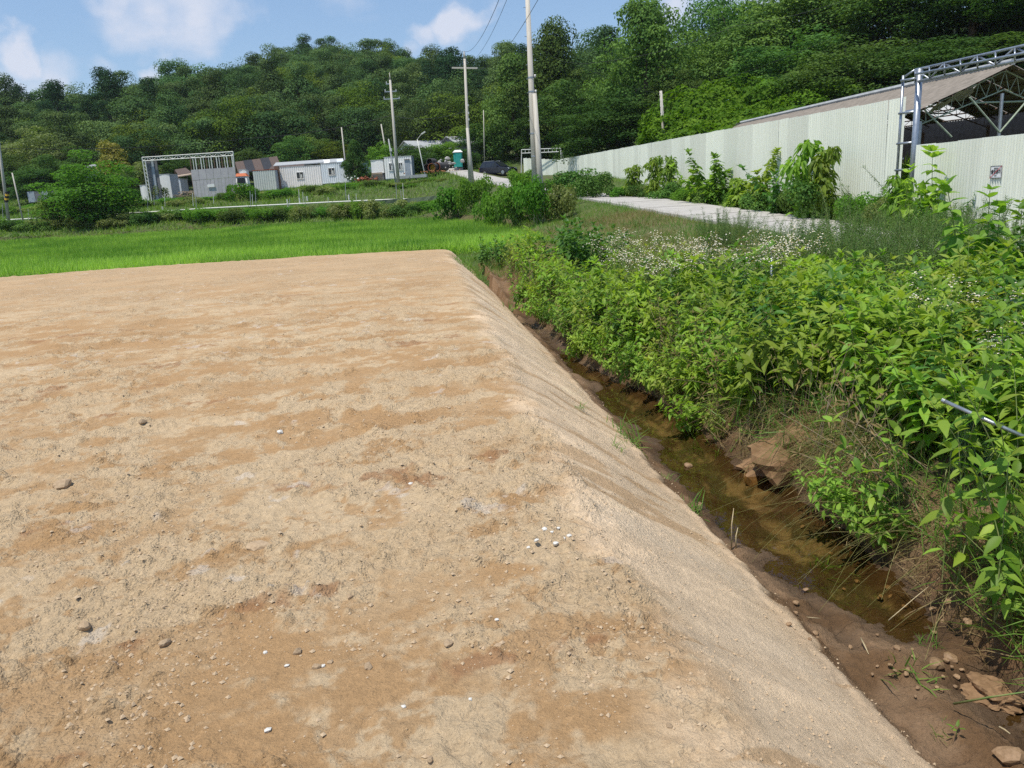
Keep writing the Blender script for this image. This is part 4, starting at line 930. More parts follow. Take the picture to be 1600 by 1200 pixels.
# nearest plants at the lower right: every leaf a part of its own
LEAFM = {}
for kk in range(6):
    V_, F_ = TP['lance']; LEAFM[kk] = npmesh('leaf', V_ * np.array([1.15, 1, 1]), F_, [MT['weed']], True, {'rnd': np.full(len(V_), kk / 6 + .08)})
near_lab = ['leafy weed whose lowest leaves touch the pebbly mud at the right', 'tall leafy weed at the right edge between the drooping ones', 'tallest leafy weed cut by the right edge near the lower corner', 'leafy weed just above the drooping one at the right edge', 'leafy weed beside the flattened straw near the right edge', 'weed with large drooping leaves hanging over the mud at the lower right', 'tall leafy weed at the right edge above the pale lump of earth', 'small leafy weed sprouting in the mud behind the drooping one', 'leafy weed leaning out from the bank over the shallow water', 'single thin seedling standing at the foot of the slope beside the mud', 'leafy weed leaning over the water left of the earth mound', 'small weed growing up out of the ditch water']
near_at = [(2.62, 4.05, -.62, .75, .14, 3), (3.15, 3.85, -.5, 1.0, .15, 4), (2.95, 3.55, -.55, .9, .15, 4), (3.2, 4.4, -.42, 1.0, .14, 5), (3.05, 4.75, -.45, .95, .13, 5), (2.52, 3.62, -.62, .95, .16, 3), (2.95, 4.05, -.50, 1.0, .15, 4), (2.86, 3.55, -.75, .55, .12, 3), (2.62, 4.9, -.6, .8, .14, 3), (1.94, 3.02, -.98, .17, .055, 1), (2.25, 8.2, -.78, .42, .12, 1), (2.05, 7.35, -1.05, .26, .09, 1)]
for i, (x_, y_, z_, H_, lf, ns_) in enumerate(near_at):
    me_, LP = weed_mesh('stem', MT['stem'], H_, ns_, .1, 7 if ns_ > 1 else 4, lf, 'lance', .35, 70 + i, leafparts=True, bare=.25)
    x_ -= .12 if x_ > 2.55 else 0
    r_ = thing('leafy_weed', near_lab[i], 'weed', (x_, y_, z_), 0, None)
    link('stem', me_, r_)
    for (P_, D_, U_, L_) in LP:
        Dn = norm(D_); X_ = norm(np.cross(Dn, U_)); Z_ = np.cross(X_, Dn); lo = link('leaf', LEAFM[random.randrange(6)], r_)
        lo.matrix_local = Matrix(((X_[0] * L_, Dn[0] * L_, Z_[0] * L_, P_[0]), (X_[1] * L_, Dn[1] * L_, Z_[1] * L_, P_[1]), (X_[2] * L_, Dn[2] * L_, Z_[2] * L_, P_[2]), (0, 0, 0, 1)))

# tall weeds in front of the sheet walls: each its own look
def wallweed(px, pytop, D, wpx, label, lm='weed', tpl='broad', leaf=.2, seed=0, nst=4, nodes=14, lean=.3, H=None, wf=.9, bare=.12, cat='weed', name='tall_weed'):
    p = at(px, pytop, D); gz = g(p[0], D); H_ = max(.5, p[2] - gz); me_ = weed_mesh(name, MT[lm], H_ / 1.0, nst + 4, wpx / 1200 * D * .8, int(nodes * 1.1), leaf * (1.45 if tpl == 'broad' and D > 15 else 1), tpl, lean, 120 + seed, bare, .012, 3, 1., wf=wf, hmin=.28)
    link(name, me_, None, (p[0], D, gz), random.uniform(0, 6), None, label, cat)
def bigleaf(seed):
    global rng; keep = rng; rng = np.random.default_rng(7000 + seed); v = Veg(); n = 520
    for c in range(13):
        zc = .12 + .85 * (c / 12); rr_ = .42 * (1 - .45 * abs(zc - .4) - .25 * zc); cc = np.array([rng.normal() * .16, rng.normal() * .16, zc]); m_ = n // 13; d = rdir(m_, .25); P = cc + d * np.array([rr_, rr_, .10]) * rng.uniform(.5, 1, (m_, 1))
        D = norm(d * np.array([1, 1, .2]) + np.array([0, 0, -.35]) + rng.normal(size=(m_, 3)) * .25); v.leaves(TP['broad'], P, D, norm(np.array([0, 0, 1.]) + d * .5 + rng.normal(size=(m_, 3)) * .3), .20 * rng.uniform(.5, 1.25, m_), .2 * rng.uniform(.5, 1.0, m_), 0, np.clip(rng.random() * .4 + .6 * rng.random(m_), 0, 1))
        v.tube([np.array([0, 0, -.05]), cc * .5, cc], [.015, .01, .004], 4, 1)
    rng = keep; return v.mesh('tall_weed', [MT['weed'], MT['stem']])
BL = [bigleaf(i) for i in range(4)]
def wallbush(px, pytop, D, wpx, label, *a, seed=0, **kw):
    p = at(px, pytop, D); gz = g(p[0], D); H_ = max(.5, p[2] - gz); W_ = wpx / 1200 * D; s_ = W_ / .95
    link('tall_weed', BL[seed % 4], None, (p[0], D, gz), random.uniform(0, 6), None, label, 'weed', None, (s_, s_, H_ / 1.08))
wallbush(986, 256, 44, 26, 'small weed with a rounded leafy head, first against the wall from the lattice gate', seed=1, leaf=.24)
wallbush(1020, 243, 42, 26, 'tall leafy weed, left one of the touching pair against the wall', seed=2, leaf=.26, nodes=18)
wallbush(1045, 240, 41, 30, 'tall leafy weed, right one of the touching pair against the wall', seed=3, leaf=.26, nodes=18)
wallweed(1084, 266, 38, 36, 'low leafy weed left of the slim tall weed at the wall', seed=4, leaf=.22)
wallweed(1108, 253, 36, 22, 'slim weed leaning beside the tallest spike at the wall', seed=5, leaf=.2)
wallweed(1124, 238, 35, 26, 'slim tall spike-like weed at the wall', seed=6, leaf=.22, nodes=22)
wallbush(1155, 276, 32, 36, 'low bushy weed between two tall spikes at the wall', seed=7, leaf=.22)
wallweed(1191, 242, 30, 26, 'narrow column-like weed standing against the wall', seed=8, leaf=.2, nodes=22)
wallweed(1228, 262, 28, 34, 'dark weed at the left foot of the largest weed on the wall', 'weedd', seed=9, leaf=.2)
wallbush(1268, 214, 25.5, 60, 'largest weed on the wall, tall with layered palm-shaped leaves', 'weed', seed=10, leaf=.24, nst=5, nodes=22)
wallbush(1292, 226, 25, 44, 'tall weed merging with the right side of the largest one on the wall', 'weedd', seed=11, leaf=.24, nst=4, nodes=20)
wallweed(1345, 268, 22.5, 60, 'loose feathery weed right of the largest weed on the wall', 'mug', 'slim', .09, seed=12, nst=9, nodes=30, wf=1.4)
wallbush(1410, 270, 20.5, 40, 'leafy weed at the foot of the steel post', 'weed', seed=13, leaf=.2, nst=4, nodes=16)
wallweed(1446, 238, 19.5, 30, 'thin weed with a few big leaf tufts against the shorter wall', 'weed', seed=14, leaf=.24, nst=1, nodes=9, bare=.35)
wallweed(1455, 300, 18.5, 60, 'dense dark weed below the thin one at the shorter wall', 'weedd', 'lance', .14, seed=15, nst=9, nodes=18)
wallweed(1580, 276, 9.6, 110, 'large-leaved weed rising at the right edge in front of the no-entry sign', 'weed', 'broad', .21, seed=16, nst=4, nodes=13, lean=.2)
wallweed(1610, 330, 8.6, 110, 'dark large-leaved weed at the right edge below the taller one', 'weedd', 'broad', .2, seed=17, nst=5, nodes=12, lean=.25)
wallweed(1530, 318, 10.6, 60, 'small weed with palm-shaped leaf tuft left of the large-leaved one', 'weed', 'broad', .16, seed=18, nst=2, nodes=7, lean=.2, bare=.5)

# bushes round the doubled pole and along the field edge
BUS = [shrub_mesh('bush', MT['near'], 1.9, 2.2, 3000, .11, i, lump=9) for i in range(3)]; BUB = [shrub_mesh('bush', MT['bright'], 1.7, 2.0, 2600, .12, 10 + i, lump=9) for i in range(3)]
BUO = [shrub_mesh('bush', MT['olive'], 1.5, 2.0, 2200, .11, 20 + i, lump=9) for i in range(2)]
def bush(px, pytop, D, wpx, meshes, lab, hh=None, grp=None, name='bush'):
    p = at(px, pytop, D); gz = g(p[0], D) - .1; H_ = max(.4, p[2] - gz); W_ = wpx / 1200 * D; m_ = meshes[rg.integers(len(meshes))]
    zz = max(v.co.z for v in m_.vertices); link(name, m_, None, (p[0], D, gz), rg.uniform(0, 6), None, lab, 'bush', grp, (W_ / 2.1, W_ / 2.1, H_ / zz))
bush(812, 270, 41, 64, BUB, 'dense bush at the foot of the doubled concrete pole'); bush(845, 282, 40, 44, BUO, 'brownish bush on the right side of the doubled pole foot')
bush(834, 272, 38.2, 48, BUB, 'bush directly in front of the foot of the doubled pole'); bush(872, 286, 38, 50, BUO, 'low brownish bush between the doubled pole and the lane end'); bush(795, 290, 41, 34, BUS, 'bright bush hiding the left side of the doubled pole foot'); bush(778, 285, 44, 50, BUB, 'light green bush left of the dense one by the doubled pole'); bush(733, 272, 57, 44, BUB, 'fresh green bush at the foot of the crossarm pole')
bush(760, 298, 50, 34, BUB, 'low light green bush between the two big poles'); bush(705, 285, 60, 60, BUB, 'green bush left of the crossarm pole foot')
bush(905, 262, 47, 76, BUS, 'rounded grassy bush against the far part of the wall'); bush(935, 268, 45, 46, BUS, 'bush on the right flank of the rounded one at the wall'); bush(875, 274, 49, 50, BUB, 'light bush right of the doubled pole at the wall foot')
for px, py, D, w_, mm, lb in ((968, 283, 44, 40, BUB, 'low bush at the wall foot before the first small weed'), (1003, 280, 42.5, 40, BUS, 'low bush at the wall foot under the first weeds'), (1038, 278, 40.5, 50, BUS, 'low bush under the touching pair of tall weeds'), (1072, 284, 38, 44, BUB, 'low bush between the pair of tall weeds and the slim ones'),
    (1108, 286, 35.5, 46, BUS, 'low bush under the slim weeds at the wall'), (1150, 290, 32.5, 50, BUB, 'low bush in the middle of the wall foot'), (1190, 290, 29.8, 50, BUS, 'low bush under the narrow column-like weed'), (1235, 284, 27.5, 52, BUS, 'dense low bush left of the largest weed on the wall'), (1280, 270, 25.3, 84, BUS, 'dense bush at the foot of the largest weed on the wall'), (1330, 292, 23.2, 70, BUB, 'low bush right of the largest weed on the wall'), (1380, 300, 21.6, 60, BUO, 'brownish low bush near the end of the long wall'), (1420, 296, 20.6, 56, BUS, 'bush around the foot of the steel post'), (1465, 318, 18.8, 60, BUB, 'low bush at the foot of the shorter wall')):
    bush(px, py + 7, D, w_ * .9, mm, lb)
bush(820, 262, 60, 36, BUB, 'leafy climber bush covering the end of the wall')
bush(384, 285, 90, 36, [shrub_mesh('bush', MT['vine'], 1.8, 2.2, 2600, .14, 30, lump=9)], 'bright yellow-green bush in front of the small white cab')
bush(245, 285, 97, 24, BUO, 'olive bush growing beside the grey slabs of the steel frame')
rgn = np.random.default_rng(3)
# hedge beyond the paddy
for i, px in enumerate(np.arange(-30, 720, 15.5)):
    py = np.interp(px, [0, 400, 700], [340, 321, 307]) + rgn.uniform(-3, 9); D = np.interp(px, [0, 400, 700], [74.5, 77, 71]) + rgn.uniform(-2, 1.5)
    kq = int(rgn.integers(4)); bush(px, py, D, rgn.uniform(30, 46), [BUS, BUO, BUB, BUB][kq], {0: 'dark', 1: 'brownish olive', 2: 'bright green', 3: 'fresh green'}[kq] + ' hedge shrub beyond the paddy, below ' + next(m_[2] for m_ in MARKS if m_[0] <= px < m_[1]), grp='shrubs of the hedge strip beyond the paddy', name='hedge_shrub')
# rough growth in front of the cabins
for i, px in enumerate(np.arange(-10, 700, 19)):
    py = np.interp(px, [0, 230, 450, 560, 700], [322, 312, 293, 283, 284]) + rgn.uniform(-2, 5); D = rgn.uniform(88, 95)
    kq = int(rgn.integers(3)); bush(px, py, D, rgn.uniform(26, 46), [BUS, BUB, BUO][kq], ['dark', 'bright green', 'brownish olive'][kq] + ' low wild bush in front of ' + next(m_[2] for m_ in MARKS if m_[0] <= px < m_[1]), grp='low bushes in front of the cabins', name='wild_bush')

# ------------------------------------------------------------------ things nobody could count
def rnd_pts(n, x0, x1, y0, y1, test, seed, dpow=1.):
    r_ = np.random.default_rng(seed); X_ = []; Y_ = []; tot = 0
    while tot < n:
        yy_ = y0 + (y1 - y0) * r_.random(n) ** dpow; a0 = x0(yy_) if callable(x0) else x0; a1 = x1(yy_) if callable(x1) else x1
        xx_ = a0 + (a1 - a0) * r_.random(n); k_ = test(xx_, yy_); X_.append(xx_[k_]); Y_.append(yy_[k_]); tot += k_.sum()
        if k_.sum() == 0: break
    return np.concatenate(X_)[:n], np.concatenate(Y_)[:n]
# rice: tufts on rows
rr = np.random.default_rng(4); xs_, ys_ = rnd_pts(49000, lambda y_: -.76 * y_, lambda y_: 2 + 0 * y_, 25, 75, in_rice, 6, 1.35)
row = .34; th2 = R(8); a1 = xs_ * math.cos(th2) + ys_ * math.sin(th2); a2 = -xs_ * math.sin(th2) + ys_ * math.cos(th2); a2 = np.round(a2 / row) * row + rr.normal(size=len(a2)) * .04
xs_ = a1 * math.cos(th2) - a2 * math.sin(th2); ys_ = a1 * math.sin(th2) + a2 * math.cos(th2); k_ = in_rice(xs_, ys_); xs_ = xs_[k_]; ys_ = ys_[k_]
nb = 5; P = np.repeat(np.stack([xs_, ys_, np.full(len(xs_), -.42)], 1), nb, 0); P[:, :2] += rr.normal(size=(len(P), 2)) * .035
keep = rng; rng = rr; D = rdir(len(P), 2.6); hgt = .52 + .10 * np.repeat(fbm(xs_, ys_, 5, 3, 55), nb); L = hgt * rr.uniform(.7, 1.15, len(P))
v = Veg(); NN_ = norm(rr.normal(size=(len(P), 3)) + np.array([0, -.6, .6])); WW_ = L * 1.5 * np.interp(P[:, 1], [26, 70], [1.1, 2.2]); CC_ = np.clip(.5 + .9 * np.repeat(fbm(xs_, ys_, 3, 3, 56), nb) + .28 * rr.normal(size=len(P)), 0, 1)
for tk_, kk_ in (('blade', P[:, 1] < 33), ('tri', P[:, 1] >= 33)): v.leaves(TP[tk_], P[kk_], D[kk_], NN_[kk_], L[kk_], WW_[kk_], 0, CC_[kk_])
rng = keep
link('rice', v.mesh('rice', [MT['rice']]), kind='stuff', label='bright green rice growing in the flooded paddy', cat='rice')

def grass_field(name, lab, lm, n, region, seed, L=.3, lean=.8, w=1.4, blades=4, spread=.08, wdist=0):
    global rng; xs_, ys_ = region; r_ = np.random.default_rng(seed); zz_ = ground(xs_, ys_); nb_ = blades; P = np.repeat(np.stack([xs_, ys_, zz_ - .02], 1), nb_, 0); P[:, :2] += r_.normal(size=(len(P), 2)) * spread
    kp = rng; rng = r_; D = rdir(len(P), 1 / lean); L_ = L * r_.uniform(.45, 1.15, len(P)) * (1 + .5 * np.repeat(fbm(xs_, ys_, 1.5, 3, seed), nb_)); W_ = L_ * w * (1 + wdist * P[:, 1] / 40)
    v_ = Veg(); NN_ = norm(r_.normal(size=(len(P), 3)) * .5 + np.array([0, 0, 1.])); CC_ = np.clip(.5 + .9 * np.repeat(fbm(xs_, ys_, 1.2, 3, seed + 1), nb_) + .25 * r_.normal(size=len(P)), 0, 1)
    for tk_, kk_ in (('blade', P[:, 1] < 14), ('tri', P[:, 1] >= 14)):
        if kk_.any(): v_.leaves(TP[tk_], P[kk_], D[kk_], NN_[kk_], L_[kk_], W_[kk_], 0, CC_[kk_])
    rng = kp
    link(name, v_.mesh(name, [MT[lm]]), kind='stuff', label=lab, cat='grass')
nopad = lambda x_, y_: ~((x_ < x_edge(y_) + .1) & (y_ < y_far(x_) + .15)) & ~in_rice(x_, y_) & (road_near(x_, y_)[0] > ROADW + .05) & (x_ > np.where(y_ < 21.5, x_bank(y_) + .14, -1e3)) & ~((np.abs(x_ - .2) < 3.4) & (y_ > 78) & (y_ < 101))
reg = rnd_pts(14500, lambda y_: np.where(y_ < 21, x_bank(y_) + .12, x_edge(y_)), lambda y_: np.minimum(.8 * y_ + 1, 11), 3.0, 24, nopad, 31, 1.2)
grass_field('undergrowth', 'tangled green grass under the weeds on the right bank', 'grass', 0, reg, 32, .36, .9, 1.1, 4, .09)
reg = rnd_pts(3800, lambda y_: x_bank(y_) + .0, lambda y_: x_bank(y_) + .7, 3.6, 22, lambda x_, y_: x_ > 0 * y_ - 9, 33, 1.2)
grass_field('dry_grass', 'matted dry grass hanging down the lower right bank of the ditch', 'drygrass', 0, reg, 34, .26, 1.5, .9, 4, .06)
lane = lambda x_, y_: nopad(x_, y_) & (fbm(x_, y_, 1.6, 3, 61) > -.05)
reg = rnd_pts(7500, lambda y_: -.5 + 0 * y_, lambda y_: 8 + 0 * y_, 17.5, 34, lane, 35, 1.1)
grass_field('dry_grass', 'brown dead grass between the lane and the end of the ditch', 'drygrass', 0, reg, 36, .34, 1.0, 1.2, 4, .1)
reg = rnd_pts(17000, lambda y_: -3 + 0 * y_, lambda y_: np.minimum(.75 * y_, 14), 20, 62, nopad, 37, 1.0)
grass_field('verge_grass', 'green verge grass on both sides of the concrete lane', 'grass', 0, reg, 38, .30, .9, 1.5, 4, .12, .8)
edgeg = lambda x_, y_: (np.abs(y_ - y_far(x_) - .35) < .42)
reg = rnd_pts(4200, lambda y_: -24 + 0 * y_, lambda y_: .2 + 0 * y_, 20, 28, edgeg, 39); grass_field('border_grass', 'fringe of short grass between the bare plot and the paddy', 'grass', 0, reg, 40, .17, 1.2, 1.6, 4, .07)
reg = rnd_pts(900, lambda y_: -24 + 0 * y_, lambda y_: .2 + 0 * y_, 20, 28, edgeg, 41); grass_field('border_dry_grass', 'dry grass along the far rim of the bare plot', 'drygrass', 0, reg, 42, .15, 1.4, 1.6, 4, .07)
reg = rnd_pts(26000, lambda y_: -.78 * y_, lambda y_: 2 + 0 * y_, 68, 118, lambda x_, y_: nopad(x_, y_), 43, 1.1)
grass_field('field_grass', 'rough green grass and weeds on the field before the cabins', 'grass', 0, reg, 44, .55, 1.1, 4.0, 3, .35, .3)
reg = rnd_pts(9000, lambda y_: 8 + 0 * y_, lambda y_: .8 * y_ + 2, 24, 75, lambda x_, y_: (x_ > 12.8 - .06 * y_), 45, 1.0)
grass_field('slope_grass', 'rough undergrowth on the slope behind the sheet wall', 'vine', 0, reg, 46, .6, 1.1, 4.0, 3, .3, .3)
# creeper thicket: a leaf-covered mound
rr = np.random.default_rng(12); pc = [at(1150, 125, 63), at(1085, 150, 60), at(1225, 160, 58), at(1060, 185, 56), at(1140, 175, 54), at(1250, 140, 62), at(1190, 190, 51), at(1100, 205, 50)]
P = []; O = []
for c in pc:
    gz = g(c[0], c[1]); R3 = np.array([4.6, 3.8, max(1.6, c[2] - gz)]); n = 6500; d = rr.normal(size=(n, 3)); d[:, 2] = np.abs(d[:, 2]); d = norm(d); lum = 1 + .34 * fbm(d[:, 0] * 5 + c[0], d[:, 1] * 5 + d[:, 2] * 3, 1, 3, 70)
    P.append(np.array([c[0], c[1], gz]) + d * R3 * lum[:, None]); O.append(norm(d / R3 + .0))
P = np.concatenate(P); O = np.concatenate(O); kk_ = P[:, 0] > 12.4 - .0882 * (P[:, 1] - 23) + .9; P = P[kk_]; O = norm(O[kk_] + rr.normal(size=P.shape) * .45); v = Veg()
v.leaves(TP['card'], P, norm(np.cross(O, rr.normal(size=P.shape))), O, .30 * rr.uniform(.6, 1.3, len(P)), None, 0, np.clip(.5 + .8 * fbm(P[:, 0] + P[:, 2], P[:, 1] - P[:, 2], 1.6, 3, 71) + .2 * rr.normal(size=len(P)), 0, 1))
link('vine_thicket', v.mesh('vine_thicket', [MT['vine']]), kind='stuff', label='bright green creeper thicket covering the slope behind the wall', cat='creeper')
# bent straw over the water
rr = np.random.default_rng(77); v = Veg()
def strands(cx, cy, cz, n, L, dirx, spread, lm_r, rad=.0018, droop=.25, jit=.25):
    for i in range(n):
        b0 = np.array([cx, cy, cz]) + rr.normal(size=3) * np.array([jit, jit, .06]); a_ = math.atan2(dirx[1], dirx[0]) + rr.normal() * spread; l = L * rr.uniform(.4, 1.2); e0 = rr.uniform(.0, .5)
        ts = np.linspace(0, 1, 6); pts = np.stack([b0[0] + math.cos(a_) * l * ts, b0[1] + math.sin(a_) * l * ts, b0[2] + l * (e0 * ts - (droop + e0) * ts ** 2)], 1); v.tube(pts, np.linspace(rad, rad * .5, 6), 3, 0)
strands(3.5, 5.9, -.42, 170, 1.25, (-1, -.1), .35, 0); strands(3.3, 6.3, -.45, 90, 1.0, (-1, .2), .6, 0); strands(2.9, 7.4, -.5, 90, .8, (-1, -.4), .5, 0); strands(2.7, 8.8, -.55, 120, .85, (-1, -.35), .5, 0)
strands(2.3, 10.2, -.6, 60, .8, (-1, -.3), .5, 0); strands(2.9, 4.4, -.6, 40, .8, (-1, .1), .7, 0); strands(2.9, 5.2, -.72, 45, .9, (-1, .0), .4, 0)
link('fallen_straw', v.mesh('fallen_straw', [MT['straw']]), kind='stuff', label='flattened yellow-green grass stalks hanging over the ditch water', cat='grass')

# ------------------------------------------------------------------ sheet walls
def corr(w, h, pitch, amp, name='sheet', mats=None, n4=4):
    """corrugated sheet, width along x from 0, bottom at z 0, facing -y"""
    nr = max(1, round(w / pitch)); p = w / nr; xs = []; ys = []
    for i in range(nr):
        for fx, fy in ((0, 0), (.25, 0), (.50, -1), (.75, -1)): xs.append((i + fx) * p); ys.append(fy * amp)
    xs.append(w); ys.append(0); n = len(xs)
    V = [(a, b, 0) for a, b in zip(xs, ys)] + [(a, b, h) for a, b in zip(xs, ys)]
    F = [(i, i + 1, n + i + 1, n + i) for i in range(n - 1)]
    return npmesh(name, V, [np.array(F)], mats or [MT['sheet']])
SHT = corr(.80, 1.0, .133, .040)
SHT2 = corr(.76, 1.0, .095, .034)
def sheetwall(name, label, pts, ztop, zbot, root_cat='fence', sh=SHT, sw=.8, bw=.80, missing=()):
    """pts polyline in plan (x,y), facing left of travel from far to near"""
    r_ = thing(name, label, root_cat, (pts[0][0], pts[0][1], g(*pts[0])))
    rl = Vector(r_.location); i = 0; rails = MB()
    for a, b in zip(pts[:-1], pts[1:]):
        a = np.array(a); b = np.array(b); L = np.linalg.norm(b - a); n = max(1, round(L / bw)); d = (b - a) / L; ang_ = math.atan2(d[1], d[0])
        for k_ in range(n):
            p = a + d * (k_ * L / n); m_ = p + d * L / n / 2; zt = ztop(m_) + random.uniform(-.012, .012); zb = zbot(m_)
            o = link('sheet', sh, r_, (p[0] - rl.x, p[1] - rl.y, zb - rl.z), ang_, scale=(L / n / sw * 1.012, 1, zt - zb)); o.rotation_euler = (random.gauss(0, .004), random.gauss(0, .0025), ang_ + random.gauss(0, .006)); i += 1
        nrm = np.array([-d[1], d[0]]) 
        for hz_ in (.15, .5, .86):
            pa = np.append(a + nrm * .05, zbot(a) + (ztop(a) - zbot(a)) * hz_); pb = np.append(b + nrm * .05, zbot(b) + (ztop(b) - zbot(b)) * hz_)
            mb = MB(); mb.tube([pa, pb], .025, 6); mb.build('rail', MT['steel'], r_, org=rl)
        for k_ in range(int(L / 3) + 1):
            p = a + d * min(L, k_ * 3) + nrm * .10; mb = MB(); mb.tube([(p[0], p[1], zbot(p) - .2), (p[0], p[1], ztop(p) - .03)], .03, 6); mb.build('post', MT['steel'], r_, org=rl)
    return r_
WA = (6.15, 85.0); WB = (11.62, 23.0)
w1_top = lambda p: 3.66 + .0172 * (p[1] - 23) + (.55 * max(0, (p[1] - 85)) / 7)
w1_bot = lambda p: g(p[0], p[1]) - .12
w1 = sheetwall('sheet_wall', 'long pale green corrugated sheet wall running up beside the lane', [(2.75, 92), WA, (7.7, 67), (10.42, 36), WB][1:], w1_top, w1_bot)
w1b = sheetwall('sheet_wall', 'short end piece of pale sheet wall turned across behind the doubled pole', [(2.75, 92), (6.1, 85.2)], lambda p: w1_top(p), w1_bot)
w2 = sheetwall('sheet_wall', 'shorter and lower pale corrugated wall with the no-entry sign at the right edge', [(10.98, 21.0), (11.12, 18.4), (11.2, 16.2), (11.35, 12.5)], lambda p: 2.27 + .0 * p[1], lambda p: g(p[0], p[1]) - .02 + .0, sh=SHT2, sw=.76, bw=.76)
# no-entry sign on the shorter wall
sp = at(1559.5, 268.5, 16.9); sgn = thing('no_entry_sign', 'small white square sign with red diagonal line and black Korean lettering on the shorter wall', 'sign', (11.125, 17.25, 0)); 
# find the place where the line of sight meets the wall
best = min(((abs(at(1559.5, 268.5, yy_)[0] - np.interp(yy_, [12.5, 16.2, 18.4, 21], [11.35, 11.2, 11.12, 10.98])), yy_) for yy_ in np.linspace(15, 20, 200)))
sy = best[1]; spp = at(1559.5, 268.5, sy); SL = Vector((spp[0] - .045, sy, spp[2])); sgn.location = SL
SW, SH_ = .47, .245
SW = .40; SH_ = .27
f_ = Matrix.Rotation(-math.pi / 2 + .03, 4, 'Z')
def onsign(name, me_, dx, dz, dd, rot=0):
    o = link(name, me_, sgn); o.matrix_local = f_ @ Matrix.Translation((dx, -dd, dz)) @ Matrix.Rotation(math.pi / 2, 4, 'X') @ Matrix.Rotation(rot, 4, 'Z'); return o
mb = MB(); mb.box((0, 0, 0), (SW, SH_, .004)); onsign('plate', mb.mesh('plate', MT['signw']), 0, 0, 0)
mb = MB()
for c_, d_ in (((0, SH_ / 2 - .006, 0), (SW, .010, .003)), ((0, -SH_ / 2 + .006, 0), (SW, .010, .003)), ((SW / 2 - .008, 0, 0), (.015, SH_ - .025, .003)), ((-SW / 2 + .008, 0, 0), (.015, SH_ - .025, .003))): mb.box(c_, d_)
onsign('border', mb.mesh('border', MT['ink']), 0, 0, .005)
mb = MB(); mb.box((0, 0, 0), (math.hypot(SW, SH_) * .97, .013, .002)); onsign('red_line', mb.mesh('red_line', MT['red']), 0, 0, .011, math.atan2(SH_, SW))
def text(body, size, dx, dz, name='lettering', m='ink', dd=.007, sx=1.0):
    cu_ = bpy.data.curves.new(name, 'FONT'); cu_.body = body; cu_.size = size; cu_.align_x = 'CENTER'; cu_.align_y = 'CENTER'; cu_.extrude = .0008; cu_.offset = size * .03
    cu_.materials.append(MT[m]); o = onsign(name, cu_, dx, dz, dd); bpy.context.view_layer.update(); dm_ = bpy.data.meshes.new_from_object(o.evaluated_get(bpy.context.evaluated_depsgraph_get())); ml_ = o.matrix_local.copy(); bpy.data.objects.remove(o); o = link(name, dm_, sgn); o.matrix_local = ml_ @ Matrix.Scale(sx, 4, (1, 0, 0)); return o
print('sign', len(text('출입금지', .095, 0, 0, sx=.95).data.polygons)); text('관계자외', .034, 0, .075, sx=1.2); text('경고', .034, 0, -.082, sx=1.2)

# ------------------------------------------------------------------ steel post with lattice beam
pb = at(1424, 300, 21.9); PX, PY = pb[0], 21.9; ptop = at(1429, 108, 21.9)[2]
gp = thing('lattice_gate_frame', 'galvanised steel post and lattice beam climbing out of the upper right', 'gate frame', (PX, PY, g(PX, PY))); L0 = gp.location
mb = MB(); mb.tube([(PX, PY, g(PX, PY) - .3), (PX, PY, ptop)], .085, 14); mb.build('post', MT['steel'], gp, True, org=L0)
sx_, sy_ = PX - .22, PY + .55
s2 = at(1411.5, 118, 22.4)
mb = MB(); mb.tube([(s2[0], 22.4, 1.2), (s2[0], 22.4, s2[2])], .036, 10); mb.build('side_post', MT['steel'], gp, True, org=L0)
for pz in (at(1420, 175, 22)[2], at(1420, 223, 22)[2], at(1420, 265, 22)[2], at(1420, 123, 22)[2]):
    mb = MB(); mb.tube([(s2[0] - .06, 22.4, pz), (PX, PY, pz)], .032, 8); mb.build('bracket', MT['steel'], gp, True, org=L0)
# chords: two upper, one lower, running towards the viewer's right
E_ = np.array([14.6, 12.0])                                   # beyond the right edge of the picture
def chord(px, py, Y): return at(px, py, Y)
cA = [np.array(at(1430, 110, 22.1)), None]
end1 = at(1600, 71, 18.2); end2 = at(1600, 83, 17.9); end3 = at(1600, 93, 18.2)
st1 = at(1430, 109, 22.2); st2_ = at(1430, 116, 21.7); st3 = at(1430, 128, 22.0)
def ext(a, b, k): a = np.array(a); b = np.array(b); return a + (b - a) * k
for a, b, r__ in ((st1, end1, .032), (st2_, end2, .032), (st3, end3, .036)):
    mb = MB(); mb.tube([a, ext(a, b, 1.6)], r__, 8); mb.build('chord', MT['steel'], gp, True, org=L0)
a0 = at(1411.5, 121, 22.5); mb = MB(); mb.tube([a0, st1], .03, 8); mb.build('chord', MT['steel'], gp, True, org=L0)
nb_ = 10
for i in range(nb_ + 1):
    k = i / nb_ * 1.55; A_ = ext(st1, end1, k); B_ = ext(st2_, end2, k); C_ = ext(st3, end3, k)
    for p, q in ((B_, C_), (A_, B_)): mb = MB(); mb.tube([p, q], .020, 6); mb.build('web_bar', MT['steel'], gp, True, org=L0)
    if i < nb_:
        k2 = (i + 1) / nb_ * 1.55; A2 = ext(st1, end1, k2); C2 = ext(st3, end3, k2)
        mb = MB(); mb.tube([A_, C2] if i % 2 == 0 else [C_, A2], .024, 6); mb.build('diagonal_bar', MT['steel'], gp, True, org=L0)

